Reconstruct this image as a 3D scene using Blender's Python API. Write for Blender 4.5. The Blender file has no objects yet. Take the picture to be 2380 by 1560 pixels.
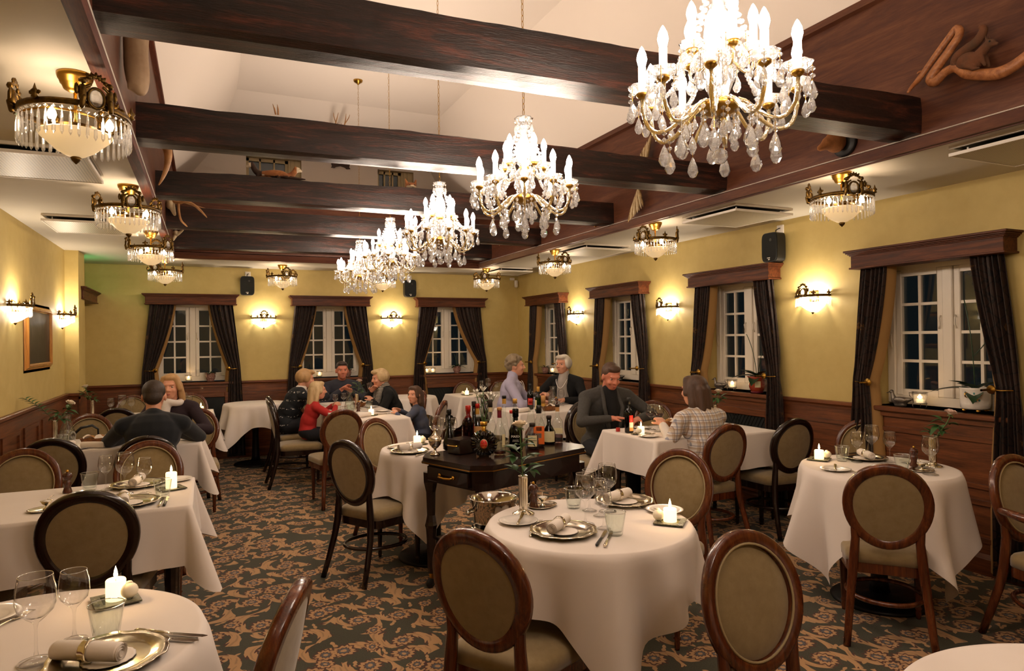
import bpy, bmesh, math, random
from mathutils import Vector, Matrix, noise as mnoise
from math import sin, cos, pi, radians, sqrt, atan2
SC = bpy.context.scene
COL = SC.collection
random.seed(7)

# ------------------------------------------------------------------ camera
YAW, PITCH, ROLL = 0.426468, 0.004705, -0.011818
EYE = Vector((0.0, 0.0, 1.5))
_f = Vector((sin(YAW)*cos(PITCH), cos(YAW)*cos(PITCH), sin(PITCH)))
_r = Vector((cos(YAW), -sin(YAW), 0)); _u = _r.cross(_f)
_r2 = _r*cos(ROLL)+_u*sin(ROLL); _u2 = -_r*sin(ROLL)+_u*cos(ROLL)
cam_data = bpy.data.cameras.new('camera'); cam = bpy.data.objects.new('camera', cam_data)
COL.objects.link(cam)
cam_data.sensor_width = 36.0; cam_data.lens = 1568.486*36.0/2380.0; cam_data.clip_start = 0.05
cam.matrix_world = Matrix(((_r2.x, _u2.x, -_f.x, EYE.x), (_r2.y, _u2.y, -_f.y, EYE.y), (_r2.z, _u2.z, -_f.z, EYE.z), (0, 0, 0, 1)))
SC.camera = cam

# ------------------------------------------------------------------ world, exposure, light levels
world = bpy.data.worlds.new('night'); SC.world = world; world.use_nodes = True
world.node_tree.nodes['Background'].inputs[0].default_value = (0.30, 0.36, 0.42, 1)
world.node_tree.nodes['Background'].inputs[1].default_value = 0.05
SC.view_settings.view_transform = 'Standard'; SC.view_settings.look = 'None'
SC.view_settings.exposure = 0.45; SC.view_settings.gamma = 1.0; SC.view_settings.use_curve_mapping = False
W_CHAND, W_CEIL, W_SCONCE, W_CANDLE = 4.8, 1.5, 6.0, 0.5
C_CHAND, C_WARM, C_FLAME = (1.0, 0.80, 0.64), (1.0, 0.76, 0.54), (1.0, 0.60, 0.26)
cy = SC.cycles
cy.max_bounces = 7; cy.diffuse_bounces = 3; cy.glossy_bounces = 2; cy.transmission_bounces = 4
cy.transparent_max_bounces = 18; cy.sample_clamp_indirect = 4.0; cy.sample_clamp_direct = 0.0
cy.caustics_reflective = False; cy.caustics_refractive = False; cy.use_denoising = True
cy.blur_glossy = 0.5

# ------------------------------------------------------------------ mesh helper
def V3(*a): return Vector(a)
class MB:
    def __init__(s): s.v = []; s.f = []; s.sm = []; s.mi = []
    def add(s, vs, fs, smooth=False, m=0, M=None):
        b = len(s.v)
        if M is not None: vs = [M @ Vector(v) for v in vs]
        s.v += [tuple(v) for v in vs]
        for f in fs:
            s.f.append([b+i for i in f]); s.sm.append(smooth); s.mi.append(m)
        return s
    def box(s, c, d, rz=0, m=0, M=None, bev=0.0):
        x, y, z = d[0]/2, d[1]/2, d[2]/2
        T = Matrix.Translation(c) @ Matrix.Rotation(rz, 4, 'Z')
        if M is not None: T = M @ T
        if bev <= 0:
            vs = [(i*x, j*y, k*z) for k in (-1, 1) for j in (-1, 1) for i in (-1, 1)]
            return s.add(vs, [(0, 2, 3, 1), (4, 5, 7, 6), (0, 1, 5, 4), (2, 6, 7, 3), (0, 4, 6, 2), (1, 3, 7, 5)], False, m, T)
        b = min(bev, x*.9, y*.9, z*.9)
        vs = []
        for k in (-1, 1):
            for j in (-1, 1):
                for i in (-1, 1):
                    vs += [(i*x, j*(y-b), k*(z-b)), (i*(x-b), j*y, k*(z-b)), (i*(x-b), j*(y-b), k*z)]
        I = lambda i, j, k, a: 3*(i+2*j+4*k)+a
        fs = []
        for k in (0, 1): fs.append([I(0, 0, k, 2), I(1, 0, k, 2), I(1, 1, k, 2), I(0, 1, k, 2)])
        for j in (0, 1): fs.append([I(0, j, 0, 1), I(1, j, 0, 1), I(1, j, 1, 1), I(0, j, 1, 1)])
        for i in (0, 1): fs.append([I(i, 0, 0, 0), I(i, 1, 0, 0), I(i, 1, 1, 0), I(i, 0, 1, 0)])
        for k in (0, 1):
            for j in (0, 1): fs.append([I(0, j, k, 1), I(1, j, k, 1), I(1, j, k, 2), I(0, j, k, 2)])
            for i in (0, 1): fs.append([I(i, 0, k, 0), I(i, 1, k, 0), I(i, 1, k, 2), I(i, 0, k, 2)])
        for j in (0, 1):
            for i in (0, 1): fs.append([I(i, j, 0, 0), I(i, j, 1, 0), I(i, j, 1, 1), I(i, j, 0, 1)])
        for k in (0, 1):
            for j in (0, 1):
                for i in (0, 1): fs.append([I(i, j, k, 0), I(i, j, k, 1), I(i, j, k, 2)])
        return s.add(vs, fs, False, m, T)
    def lathe(s, prof, seg=24, c=(0, 0, 0), smooth=True, m=0, M=None, rfn=None, a0=0, a1=2*pi):
        vs = []; fs = []; n = len(prof); full = abs(a1-a0-2*pi) < 1e-6
        cols = seg if full else seg+1
        for i in range(cols):
            a = a0+(a1-a0)*i/seg
            for (r, z) in prof:
                k = rfn(a, r, z) if rfn else 1.0
                vs.append((c[0]+r*k*cos(a), c[1]+r*k*sin(a), c[2]+z))
        for i in range(seg):
            j = (i+1) % cols
            for q in range(n-1):
                a_, b_, c_, d_ = i*n+q, j*n+q, j*n+q+1, i*n+q+1
                if prof[q][0] < 1e-6: fs.append((a_, c_, d_))
                elif prof[q+1][0] < 1e-6: fs.append((a_, b_, d_))
                else: fs.append((a_, b_, c_, d_))
        return s.add(vs, fs, smooth, m, M)
    def tube(s, pts, rad, seg=8, smooth=True, m=0, cap=True, closed=False, M=None, flat=1.0, up=None, sub=0):
        pts = [Vector(p) for p in pts]; n = len(pts)
        if sub and hasattr(rad, '__len__'):
            P2 = []; R2 = []
            for i in range(n-1):
                a, b_, c_, d_ = pts[max(i-1, 0)], pts[i], pts[i+1], pts[min(i+2, n-1)]
                for q in range(sub):
                    t = q/sub; P2.append(.5*((2*b_)+(c_-a)*t+(2*a-5*b_+4*c_-d_)*t*t+(3*b_-a-3*c_+d_)*t**3)); R2.append(rad[i]+(rad[i+1]-rad[i])*t)
            pts = P2+[pts[-1]]; rad = R2+[rad[-1]]; n = len(pts)
        if not hasattr(rad, '__len__'): rad = [rad]*n
        vs = []; fs = []
        prev = None
        for i, p in enumerate(pts):
            if closed: t = pts[(i+1) % n]-pts[i-1]
            else: t = pts[min(i+1, n-1)]-pts[max(i-1, 0)]
            t.normalize()
            if up is not None: u = Vector(up)-t*t.dot(Vector(up))
            elif prev is None:
                u = Vector((0, 0, 1)) if abs(t.z) < .9 else Vector((0, 1, 0)); u = u-t*t.dot(u)
            else: u = prev-t*t.dot(prev)
            u.normalize(); prev = u; w = t.cross(u)
            for k in range(seg):
                a = 2*pi*(k+.5)/seg
                vs.append(p+(u*cos(a)*flat+w*sin(a))*rad[i])
        for i in range(n if closed else n-1):
            j = (i+1) % n
            for k in range(seg):
                l = (k+1) % seg
                fs.append((i*seg+k, i*seg+l, j*seg+l, j*seg+k))
        if cap and not closed:
            fs.append(tuple(range(seg-1, -1, -1))); fs.append(tuple((n-1)*seg+k for k in range(seg)))
        return s.add(vs, fs, smooth, m, M)
    def ell(s, c, r, seg=12, m=0, M=None, rot=None, smooth=True):
        T = Matrix.Translation(c)
        if rot is not None: T = T @ rot
        if not hasattr(r, '__len__'): r = (r, r, r)
        T = T @ Matrix.Diagonal((r[0], r[1], r[2], 1))
        if M is not None: T = M @ T
        h = seg//2
        return s.lathe([(sin(pi*i/h) if 0 < i < h else 0, -cos(pi*i/h)) for i in range(h+1)], seg, smooth=smooth, m=m, M=T)
    def cap(s, a, b, ra, rb, seg=10, m=0, M=None):
        a = Vector(a); b = Vector(b); d = b-a; L = max(d.length, 1e-5)
        Q = d.to_track_quat('Z', 'Y').to_matrix().to_4x4(); T = Matrix.Translation(a) @ Q
        if M is not None: T = M @ T
        pr = [(0, -ra)]+[(ra*cos(t), -ra*sin(t)) for t in (pi/3, pi/6, 0)]+[(rb*cos(t), L+rb*sin(t)) for t in (0, pi/6, pi/3)]+[(0, L+rb)]
        return s.lathe(pr, seg, m=m, M=T)
    def prism(s, poly, z0, z1, m=0, M=None, smooth=False):
        n = len(poly)
        vs = [(p[0], p[1], z0) for p in poly]+[(p[0], p[1], z1) for p in poly]
        fs = [tuple(range(n-1, -1, -1)), tuple(range(n, 2*n))]
        s.add(vs, fs, False, m, M)
        s.add(vs, [(i, (i+1) % n, n+(i+1) % n, n+i) for i in range(n)], smooth, m, M)
        return s
    def prof(s, poly, A, B, u, w, m=0, cap=True, smooth=False):
        A = Vector(A); B = Vector(B); u = Vector(u); w = Vector(w); n = len(poly)
        vs = [A+u*p[0]+w*p[1] for p in poly]+[B+u*p[0]+w*p[1] for p in poly]
        fs = [(i, (i+1) % n, n+(i+1) % n, n+i) for i in range(n)]
        if cap: fs += [tuple(range(n-1, -1, -1)), tuple(range(n, 2*n))]
        return s.add(vs, fs, smooth, m)
    def sheet(s, fn, nu, nv, smooth=True, m=0, closed_u=False, M=None):
        vs = [fn(i/nu, j/nv) for i in range(nu if closed_u else nu+1) for j in range(nv+1)]
        k = nv+1; cu = nu if closed_u else nu+1
        fs = [(i*k+j, ((i+1) % cu)*k+j, ((i+1) % cu)*k+j+1, i*k+j+1) for i in range(nu) for j in range(nv)]
        return s.add(vs, fs, smooth, m, M)
    def mesh(s, name, mats):
        me = bpy.data.meshes.new(name); me.from_pydata(s.v, [], s.f)
        if not isinstance(mats, (list, tuple)): mats = [mats]
        for q in mats: me.materials.append(q)
        me.polygons.foreach_set('use_smooth', s.sm); me.polygons.foreach_set('material_index', s.mi)
        bm = bmesh.new(); bm.from_mesh(me); bmesh.ops.recalc_face_normals(bm, faces=bm.faces); bm.to_mesh(me); bm.free()
        me.update(); return me
    def build(s, name, mats, parent=None, loc=None, rz=None):
        o = bpy.data.objects.new(name, s.mesh(name, mats)); COL.objects.link(o)
        if parent is not None: o.parent = parent
        if loc is not None: o.location = loc
        if rz is not None: o.rotation_euler = (0, 0, rz)
        return o
def tag(o, label, cat, group=None):
    o['label'] = label; o['category'] = cat
    if group: o['group'] = group
    return o
def thing(name, label, cat, loc=(0, 0, 0), rz=0, group=None):
    o = bpy.data.objects.new(name, None); COL.objects.link(o); o.empty_display_size = .1
    o.location = loc; o.rotation_euler = (0, 0, rz); return tag(o, label, cat, group)
def struct(o): o['kind'] = 'structure'; return o
def kids(o): return [c for c in o.children]
def dup(root, loc=None, rz=None, label=None, group=None, remat=None, scale=None):
    def cp(o, par):
        c = o.copy(); COL.objects.link(c)
        if par is not None: c.parent = par
        if remat and c.type == 'MESH':
            for i, sl in enumerate(c.material_slots):
                if sl.material in remat: sl.link = 'OBJECT'; sl.material = remat[sl.material]
        for ch in TREE.get(o.name, ()): cp(ch, c)
        return c
    build_tree(root)
    r = cp(root, None)
    if loc is not None: r.location = loc
    if rz is not None: r.rotation_euler = (0, 0, rz)
    if label: r['label'] = label
    if group: r['group'] = group
    if scale: r.scale = (scale, scale, scale)
    return r
TREE = {}
def build_tree(root):
    if root.name in TREE: return
    def rec(o):
        TREE[o.name] = ch = [c for c in o.children]
        for c in ch: rec(c)
    rec(root)
def lamp(parent, loc, watts, color, radius=.02, name='bulb_light'):
    d = bpy.data.lights.new(name, 'POINT'); d.energy = watts; d.color = color; d.shadow_soft_size = radius
    o = bpy.data.objects.new(name, d); COL.objects.link(o); o.parent = parent; o.location = loc; return o
def R(deg): return radians(deg)
def FACE(a): return -radians(a)           # heading in degrees clockwise from +y

# ------------------------------------------------------------------ materials
def lin(c):
    if isinstance(c, str): c = tuple(int(c[i:i+2], 16) for i in (0, 2, 4))
    f = lambda x: (x/255/12.92) if x/255 <= .04045 else ((x/255+.055)/1.055)**2.4
    return (f(c[0]), f(c[1]), f(c[2]), 1.0)
class NT:
    def __init__(s, name):
        s.m = bpy.data.materials.new(name); s.m.use_nodes = True; s.t = s.m.node_tree
        s.b = s.t.nodes['Principled BSDF']; s.out = s.t.nodes['Material Output']
    def n(s, ty, **kw):
        q = s.t.nodes.new(ty)
        for k, v in kw.items(): setattr(q, k, v)
        return q
    def put(s, sock, v):
        if isinstance(v, bpy.types.NodeSocket): s.t.links.new(v, sock)
        elif v is not None: sock.default_value = v
    def ma(s, op, a, b=None, c=None, clamp=False):
        q = s.n('ShaderNodeMath', operation=op, use_clamp=clamp); s.put(q.inputs[0], a); s.put(q.inputs[1], b)
        if c is not None: s.put(q.inputs[2], c)
        return q.outputs[0]
    def obj(s, scale=(1, 1, 1), rot=(0, 0, 0), loc=(0, 0, 0), src='Object'):
        tc = s.n('ShaderNodeTexCoord'); mp = s.n('ShaderNodeMapping')
        mp.inputs['Scale'].default_value = scale; mp.inputs['Rotation'].default_value = rot; mp.inputs['Location'].default_value = loc
        s.put(mp.inputs[0], tc.outputs[src]); return mp.outputs[0]
    def noise(s, vec, scale=5, detail=3, rough=.5, dist=0):
        q = s.n('ShaderNodeTexNoise'); s.put(q.inputs['Vector'], vec); q.inputs['Scale'].default_value = scale
        q.inputs['Detail'].default_value = detail; q.inputs['Roughness'].default_value = rough; q.inputs['Distortion'].default_value = dist
        return q.outputs['Fac']
    def ramp(s, fac, st, interp='LINEAR'):
        q = s.n('ShaderNodeValToRGB'); q.color_ramp.interpolation = interp; s.put(q.inputs[0], fac); e = q.color_ramp.elements
        while len(e) < len(st): e.new(.5)
        for i, (p, c) in enumerate(st): e[i].position = p; e[i].color = lin(c) if not isinstance(c, float) else (c, c, c, 1)
        return q.outputs[0]
    def mix(s, f, a, b):
        q = s.n('ShaderNodeMix', data_type='RGBA'); s.put(q.inputs[0], f); s.put(q.inputs[6], a); s.put(q.inputs[7], b); return q.outputs[2]
    def bump(s, h, strength=.2, dist=.01):
        q = s.n('ShaderNodeBump'); q.inputs['Strength'].default_value = strength; q.inputs['Distance'].default_value = dist
        s.put(q.inputs['Height'], h); s.t.links.new(q.outputs[0], s.b.inputs['Normal']); return q.outputs[0]
    def set(s, col=None, rough=None, metal=None, spec=None, coat=None, sheen=None):
        for k, v in (('Base Color', col), ('Roughness', rough), ('Metallic', metal), ('Specular IOR Level', spec), ('Coat Weight', coat), ('Sheen Weight', sheen)):
            if v is not None: s.put(s.b.inputs[k], v)
        return s
def mat(name, col, rough=.5, metal=0., var=None, vs=6., spec=.5, coat=None, bump=None, sheen=None, vscale=(1, 1, 1), bs=60., bd=.002):
    t = NT(name)
    if var: t.set(t.ramp(t.noise(t.obj(vscale), vs, 4, .6), [(.3, col), (.72, var)]))
    else: t.set(lin(col))
    t.set(None, rough, metal, spec, coat, sheen)
    if bump: t.bump(t.noise(t.obj(), bs, 3), bump, bd)
    return t.m
def wood(name, dark, mid, light, axis='x', rough=.35, scale=6., coat=0., bump=.08, stretch=14., spec=.5):
    t = NT(name); st = {'x': (1, stretch, stretch), 'y': (stretch, 1, stretch), 'z': (stretch, stretch, 1)}[axis]
    v = t.obj(st)
    n1 = t.noise(v, scale*.35, 6, .62, 1.2); n2 = t.noise(t.obj(tuple(q*4 for q in st)), scale, 3, .6)
    f = t.ma('ADD', t.ma('MULTIPLY', n1, .75), t.ma('MULTIPLY', n2, .25))
    t.set(t.ramp(f, [(.36, dark), (.52, mid), (.68, light)]), rough, 0, spec, coat)
    t.bump(n2, bump, .003); return t.m
def emis(name, col, strength):
    t = NT(name); e = t.n('ShaderNodeEmission'); e.inputs[0].default_value = lin(col); e.inputs[1].default_value = strength
    t.t.links.new(e.outputs[0], t.out.inputs[0]); t.m.cycles.emission_sampling = 'NONE'; return t.m
def glass(name, col='ffffff', ior=1.45, tint=.995, refr=0., rough=.02, boost=1.0, haze=0., pw=4.5):
    """clear glass: light passes straight (thin wall), mirror-like towards grazing angles; refr mixes in true refraction"""
    t = NT(name); c = lin(col); tr = t.n('ShaderNodeBsdfTransparent'); tr.inputs[0].default_value = (c[0]*tint, c[1]*tint, c[2]*tint, 1)
    gl = t.n('ShaderNodeBsdfGlossy'); gl.inputs['Roughness'].default_value = rough
    lw = t.n('ShaderNodeLayerWeight'); lw.inputs[0].default_value = .5
    k0 = ((ior-1)/(ior+1))**2
    fr = t.n('ShaderNodeMath', operation='MULTIPLY_ADD'); t.put(fr.inputs[0], t.ma('POWER', lw.outputs['Facing'], pw)); fr.inputs[1].default_value = .75; fr.inputs[2].default_value = k0
    base = tr.outputs[0]
    if refr > 0:
        rf = t.n('ShaderNodeBsdfGlass'); rf.inputs['IOR'].default_value = 1.5; rf.inputs['Roughness'].default_value = .0; rf.inputs[0].default_value = c
        mx = t.n('ShaderNodeMixShader'); mx.inputs[0].default_value = refr; t.t.links.new(base, mx.inputs[1]); t.t.links.new(rf.outputs[0], mx.inputs[2]); base = mx.outputs[0]
    if haze > 0:
        a1 = t.n('ShaderNodeBsdfTranslucent'); a2 = t.n('ShaderNodeBsdfDiffuse'); a1.inputs[0].default_value = a2.inputs[0].default_value = c
        mh = t.n('ShaderNodeMixShader'); t.t.links.new(a1.outputs[0], mh.inputs[1]); t.t.links.new(a2.outputs[0], mh.inputs[2])
        mz = t.n('ShaderNodeMixShader'); mz.inputs[0].default_value = haze; t.t.links.new(base, mz.inputs[1]); t.t.links.new(mh.outputs[0], mz.inputs[2]); base = mz.outputs[0]
    m2 = t.n('ShaderNodeMixShader'); t.put(m2.inputs[0], t.ma('MULTIPLY', fr.outputs[0], boost, clamp=True)); t.t.links.new(base, m2.inputs[1]); t.t.links.new(gl.outputs[0], m2.inputs[2])
    t.t.links.new(m2.outputs[0], t.out.inputs[0]); return t.m

MT = {}
MT['wall'] = mat('yellow_wallpaper', 'c9b26e', .6, var='c0a864', vs=9, bump=.05, bs=160)
MT['ceil'] = mat('painted_ceiling', 'cdc5b6', .75, var='c6beae', vs=2)
MT['vault'] = mat('white_vault_plaster', 'ece1d4', .8)
MT['panel'] = wood('oak_wainscot', '45230f', '69391c', '854d27', 'y', .38, 5, .05)
MT['panel_x'] = wood('oak_wainscot_back', '45230f', '69391c', '854d27', 'x', .38, 5, .05)
MT['panel_z'] = wood('oak_upright', '45230f', '69391c', '854d27', 'z', .38, 5, .05)
MT['veneer'] = wood('oak_veneer_recess', '42221a', '54301f', '68402b', 'y', .42, 4, 0, .04, 10, .3)
MT['veneer_x'] = wood('oak_veneer_recess_end', '42221a', '54301f', '68402b', 'x', .42, 4, 0, .04, 10, .3)
MT['beam'] = wood('rough_sawn_beam', '0c0706', '24130d', '54291a', 'x', .42, 5, 0, .8, 12, .35)
MT['trimwood'] = wood('dark_trim_wood', '35190d', '54291a', '6e3d26', 'y', .6, 6, 0, .05, 14, .12)
MT['val_x'] = wood('stained_valance', '35190d', '542b16', '6e3d20', 'x', .45, 6, 0, .05, 14, .2)
MT['chair_dark'] = wood('dark_chair_wood', '120806', '1e0e09', '2c150c', 'z', .22, 6, .35, .03)
MT['chair_brown'] = wood('walnut_chair_wood', '3c1a0c', '5a2a13', '77401c', 'z', .25, 6, .3, .03)
MT['cart'] = wood('mahogany_cart', '130806', '1e0c08', '2a120b', 'x', .25, 6, .25, .02)
MT['white_paint'] = mat('white_gloss_paint', 'e6dccb', .35)
MT['cream_paint'] = mat('cream_paint', 'cdbb90', .5)
MT['velour'] = mat('taupe_velour', '846f47', .85, var='937e57', vs=30, sheen=.4, bump=.1, bs=300)
MT['piping'] = mat('pale_piping', 'a3906a', .6)
MT['silver'] = mat('silver_plate', 'e8dfcc', .16, 1.)
MT['steel'] = mat('polished_steel', 'd0c8bc', .12, 1.)
MT['brass'] = mat('brushed_brass', 'b48a3c', .28, 1.)
MT['gold'] = mat('polished_gold', 'd8a548', .2, 1.)
MT['bronze'] = mat('antique_bronze', '6d5327', .42, 1., var='3f2f18', vs=60)
MT['china'] = mat('white_china', 'eee7de', .2, coat=.3)
MT['wax'] = mat('candle_wax', 'f8eed4', .45, spec=.3)
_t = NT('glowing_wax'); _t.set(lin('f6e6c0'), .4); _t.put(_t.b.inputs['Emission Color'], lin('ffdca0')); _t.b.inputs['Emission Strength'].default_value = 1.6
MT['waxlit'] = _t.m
MT['flame'] = emis('candle_flame', 'ffe2a8', 14)
MT['bulb'] = emis('lit_candle_bulb', 'fff1e4', 16)
MT['bulb2'] = emis('lit_warm_bulb', 'ffdca6', 12)
MT['glass'] = glass('wine_glass', ior=1.5, boost=1.7, rough=.04)
MT['rim'] = glass('glass_rim', ior=1.8, boost=5., haze=.3, pw=2.)
MT['tumbler'] = glass('tumbler_glass', 'fbfefc', ior=1.5, boost=1.6, rough=.04)
MT['crystal'] = glass('cut_crystal', ior=1.6, refr=.3, boost=2.2, haze=.15, pw=3.)
MT['pane'] = glass('window_pane', 'c9d2cf', ior=1.5, tint=.8, boost=2.2)
MT['greenglass'] = glass('green_bottle_glass', '1f4a20', ior=1.5, tint=.45)
MT['darkglass'] = glass('dark_bottle_glass', '0c140c', ior=1.5, tint=.3)
MT['brightgreen'] = glass('bright_green_glass', '2e8a3c', ior=1.5, tint=.8)
MT['plateglass'] = glass('candle_plate_glass', '9aa58c', ior=1.5, tint=.85, boost=1.5)
MT['mosaic'] = mat('mosaic_glass', '2b2c24', .25, var='8f8a70', vs=55)
MT['liquor'] = glass('red_liqueur', 'd23a1c', ior=1.4, tint=.8)
MT['amber'] = glass('amber_spirit', 'b06a26', ior=1.4, tint=.85)
MT['cognac'] = glass('dark_cognac', '351205', ior=1.5, tint=.7, boost=2.2)
MT['wine'] = mat('red_wine', '1c0306', .05, spec=.08)
MT['label_cream'] = mat('cream_paper', 'd8cba0', .6, var='cdbd8e', vs=40)
MT['label_white'] = mat('white_paper', 'e8e0d0', .6)
MT['label_orange'] = mat('orange_paper', 'e0661c', .5)
MT['label_tan'] = mat('tan_paper', 'c9945a', .6)
MT['label_red'] = mat('red_paper', 'c02018', .5)
MT['red'] = mat('red_wax', 'b8261a', .35)
MT['maroon'] = mat('maroon_foil', '6d1526', .3)
MT['black'] = mat('black_plastic', '0c0c0c', .45)
MT['ink'] = mat('dark_print', '2a1c10', .6)
MT['teal'] = mat('teal_print', '4e8f90', .6)
MT['whiteprint'] = mat('white_print', 'eee8dc', .5)
MT['goldprint'] = mat('gold_print', 'd9a850', .35, .4)
MT['plastic'] = mat('white_plastic', 'e6ddd0', .4)
MT['leaf'] = mat('rose_leaf', '2a4a22', .45, var='3d6330', vs=30)
MT['orchidleaf'] = mat('orchid_leaf', '1c3a1e', .35)
MT['stem'] = mat('flower_stem', '4e6b34', .5)
MT['petal'] = mat('cream_rose_petal', 'f0dcc4', .6, var='f3e7cf', vs=40)
MT['petal_pink'] = mat('pale_pink_petal', 'eec8b8', .6, var='f3e0d2', vs=40)
MT['petal_white'] = mat('lily_petal', 'f2efe2', .6)
MT['bread'] = mat('bread_basket_weave', '5e3414', .7, var='a5682a', vs=40, bump=.5, bs=90)
MT['mill'] = wood('pepper_mill_wood', '2e1409', '4a2110', '63301a', 'z', .25, 8, .3, .02)
MT['grille'] = mat('black_mesh', '0b0d0c', .6, .3, var='1c1f1d', vs=150)
MT['vent'] = mat('grey_vent', 'b7ad96', .5)
MT['ferret'] = mat('tan_fur', '9c6232', .9, var='5a2f16', vs=14, bump=.6, bs=220)
MT['fur_dark'] = mat('dark_fur', '2a1a10', .9, var='3a2416', vs=20, bump=.6, bs=220)
MT['squirrel'] = mat('squirrel_fur', '4a3320', .9, var='6a3d20', vs=14, bump=.6, bs=240)
MT['boar'] = mat('ginger_fur', '8a5626', .95, var='6a3d18', vs=20, bump=.8, bs=180)
MT['whitefur'] = mat('pale_fur', 'c9b79a', .9, bump=.5, bs=220)
MT['antler'] = mat('antler_bone', 'b98a56', .5, var='8a5c30', vs=14, bump=.3, bs=60)
MT['bone'] = mat('bleached_bone', 'cdbd9c', .6, var='a58c64', vs=16)
MT['drift'] = mat('grey_driftwood', 'b39a7c', .7, var='86694c', vs=5, bump=.4, bs=40)
MT['branch'] = wood('stripped_branch', '7a4826', '9c6338', 'b87a48', 'x', .45, 5, 0, .2)
MT['feather'] = mat('barred_feathers', 'b59a6a', .8, var='5c4326', vs=26)
MT['pewter'] = mat('pewter', '8f8880', .38, .8, var='6a635a', vs=40)
MT['redpot'] = mat('red_glazed_pot', '8e2a1a', .12, var='b25030', vs=8, coat=.6)
MT['maroonpot'] = mat('patterned_pot', '6a2a2a', .25, var='b59484', vs=60, coat=.4)
MT['dial'] = mat('shield_board', '3a2013', .5)
MT['iron'] = mat('black_iron', '14110f', .45, .6)
MT['rubber'] = mat('black_rubber', '0a0a0a', .7)
def cloth_mat():
    t = NT('white_damask'); v = t.obj()
    t.set(t.ramp(t.noise(v, 3, 3), [(.3, 'e2d6cc'), (.7, 'e8ddd3')]), .75, sheen=.15)
    t.bump(t.noise(v, 260, 2), .06, .001); return t.m
MT['cloth'] = cloth_mat()
MT['napkin'] = mat('white_napkin', 'ebe0d4', .75, bump=.06, bs=240)
def curtain_mat():
    t = NT('brown_brocade'); v = t.obj((1, 1, 1))
    vo = t.n('ShaderNodeTexVoronoi', feature='DISTANCE_TO_EDGE'); t.put(vo.inputs['Vector'], v); vo.inputs['Scale'].default_value = 13
    vine = t.ma('LESS_THAN', vo.outputs['Distance'], .045)
    fl = t.n('ShaderNodeTexVoronoi'); t.put(fl.inputs['Vector'], v); fl.inputs['Scale'].default_value = 5.5
    dot = t.ma('LESS_THAN', t.ma('ADD', fl.outputs['Distance'], t.ma('MULTIPLY', t.noise(v, 40, 2), .25)), .30)
    c = t.mix(vine, lin('2c1b13'), lin('100907')); c = t.mix(dot, c, t.ramp(t.noise(v, 60, 2), [(.4, '2a1c16'), (.6, '64441e')]))
    t.set(c, .6, sheen=.08, spec=.3); return t.m
MT['curtain'] = curtain_mat()
MT['lining'] = mat('tan_curtain_lining', '9a7440', .8)
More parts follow.
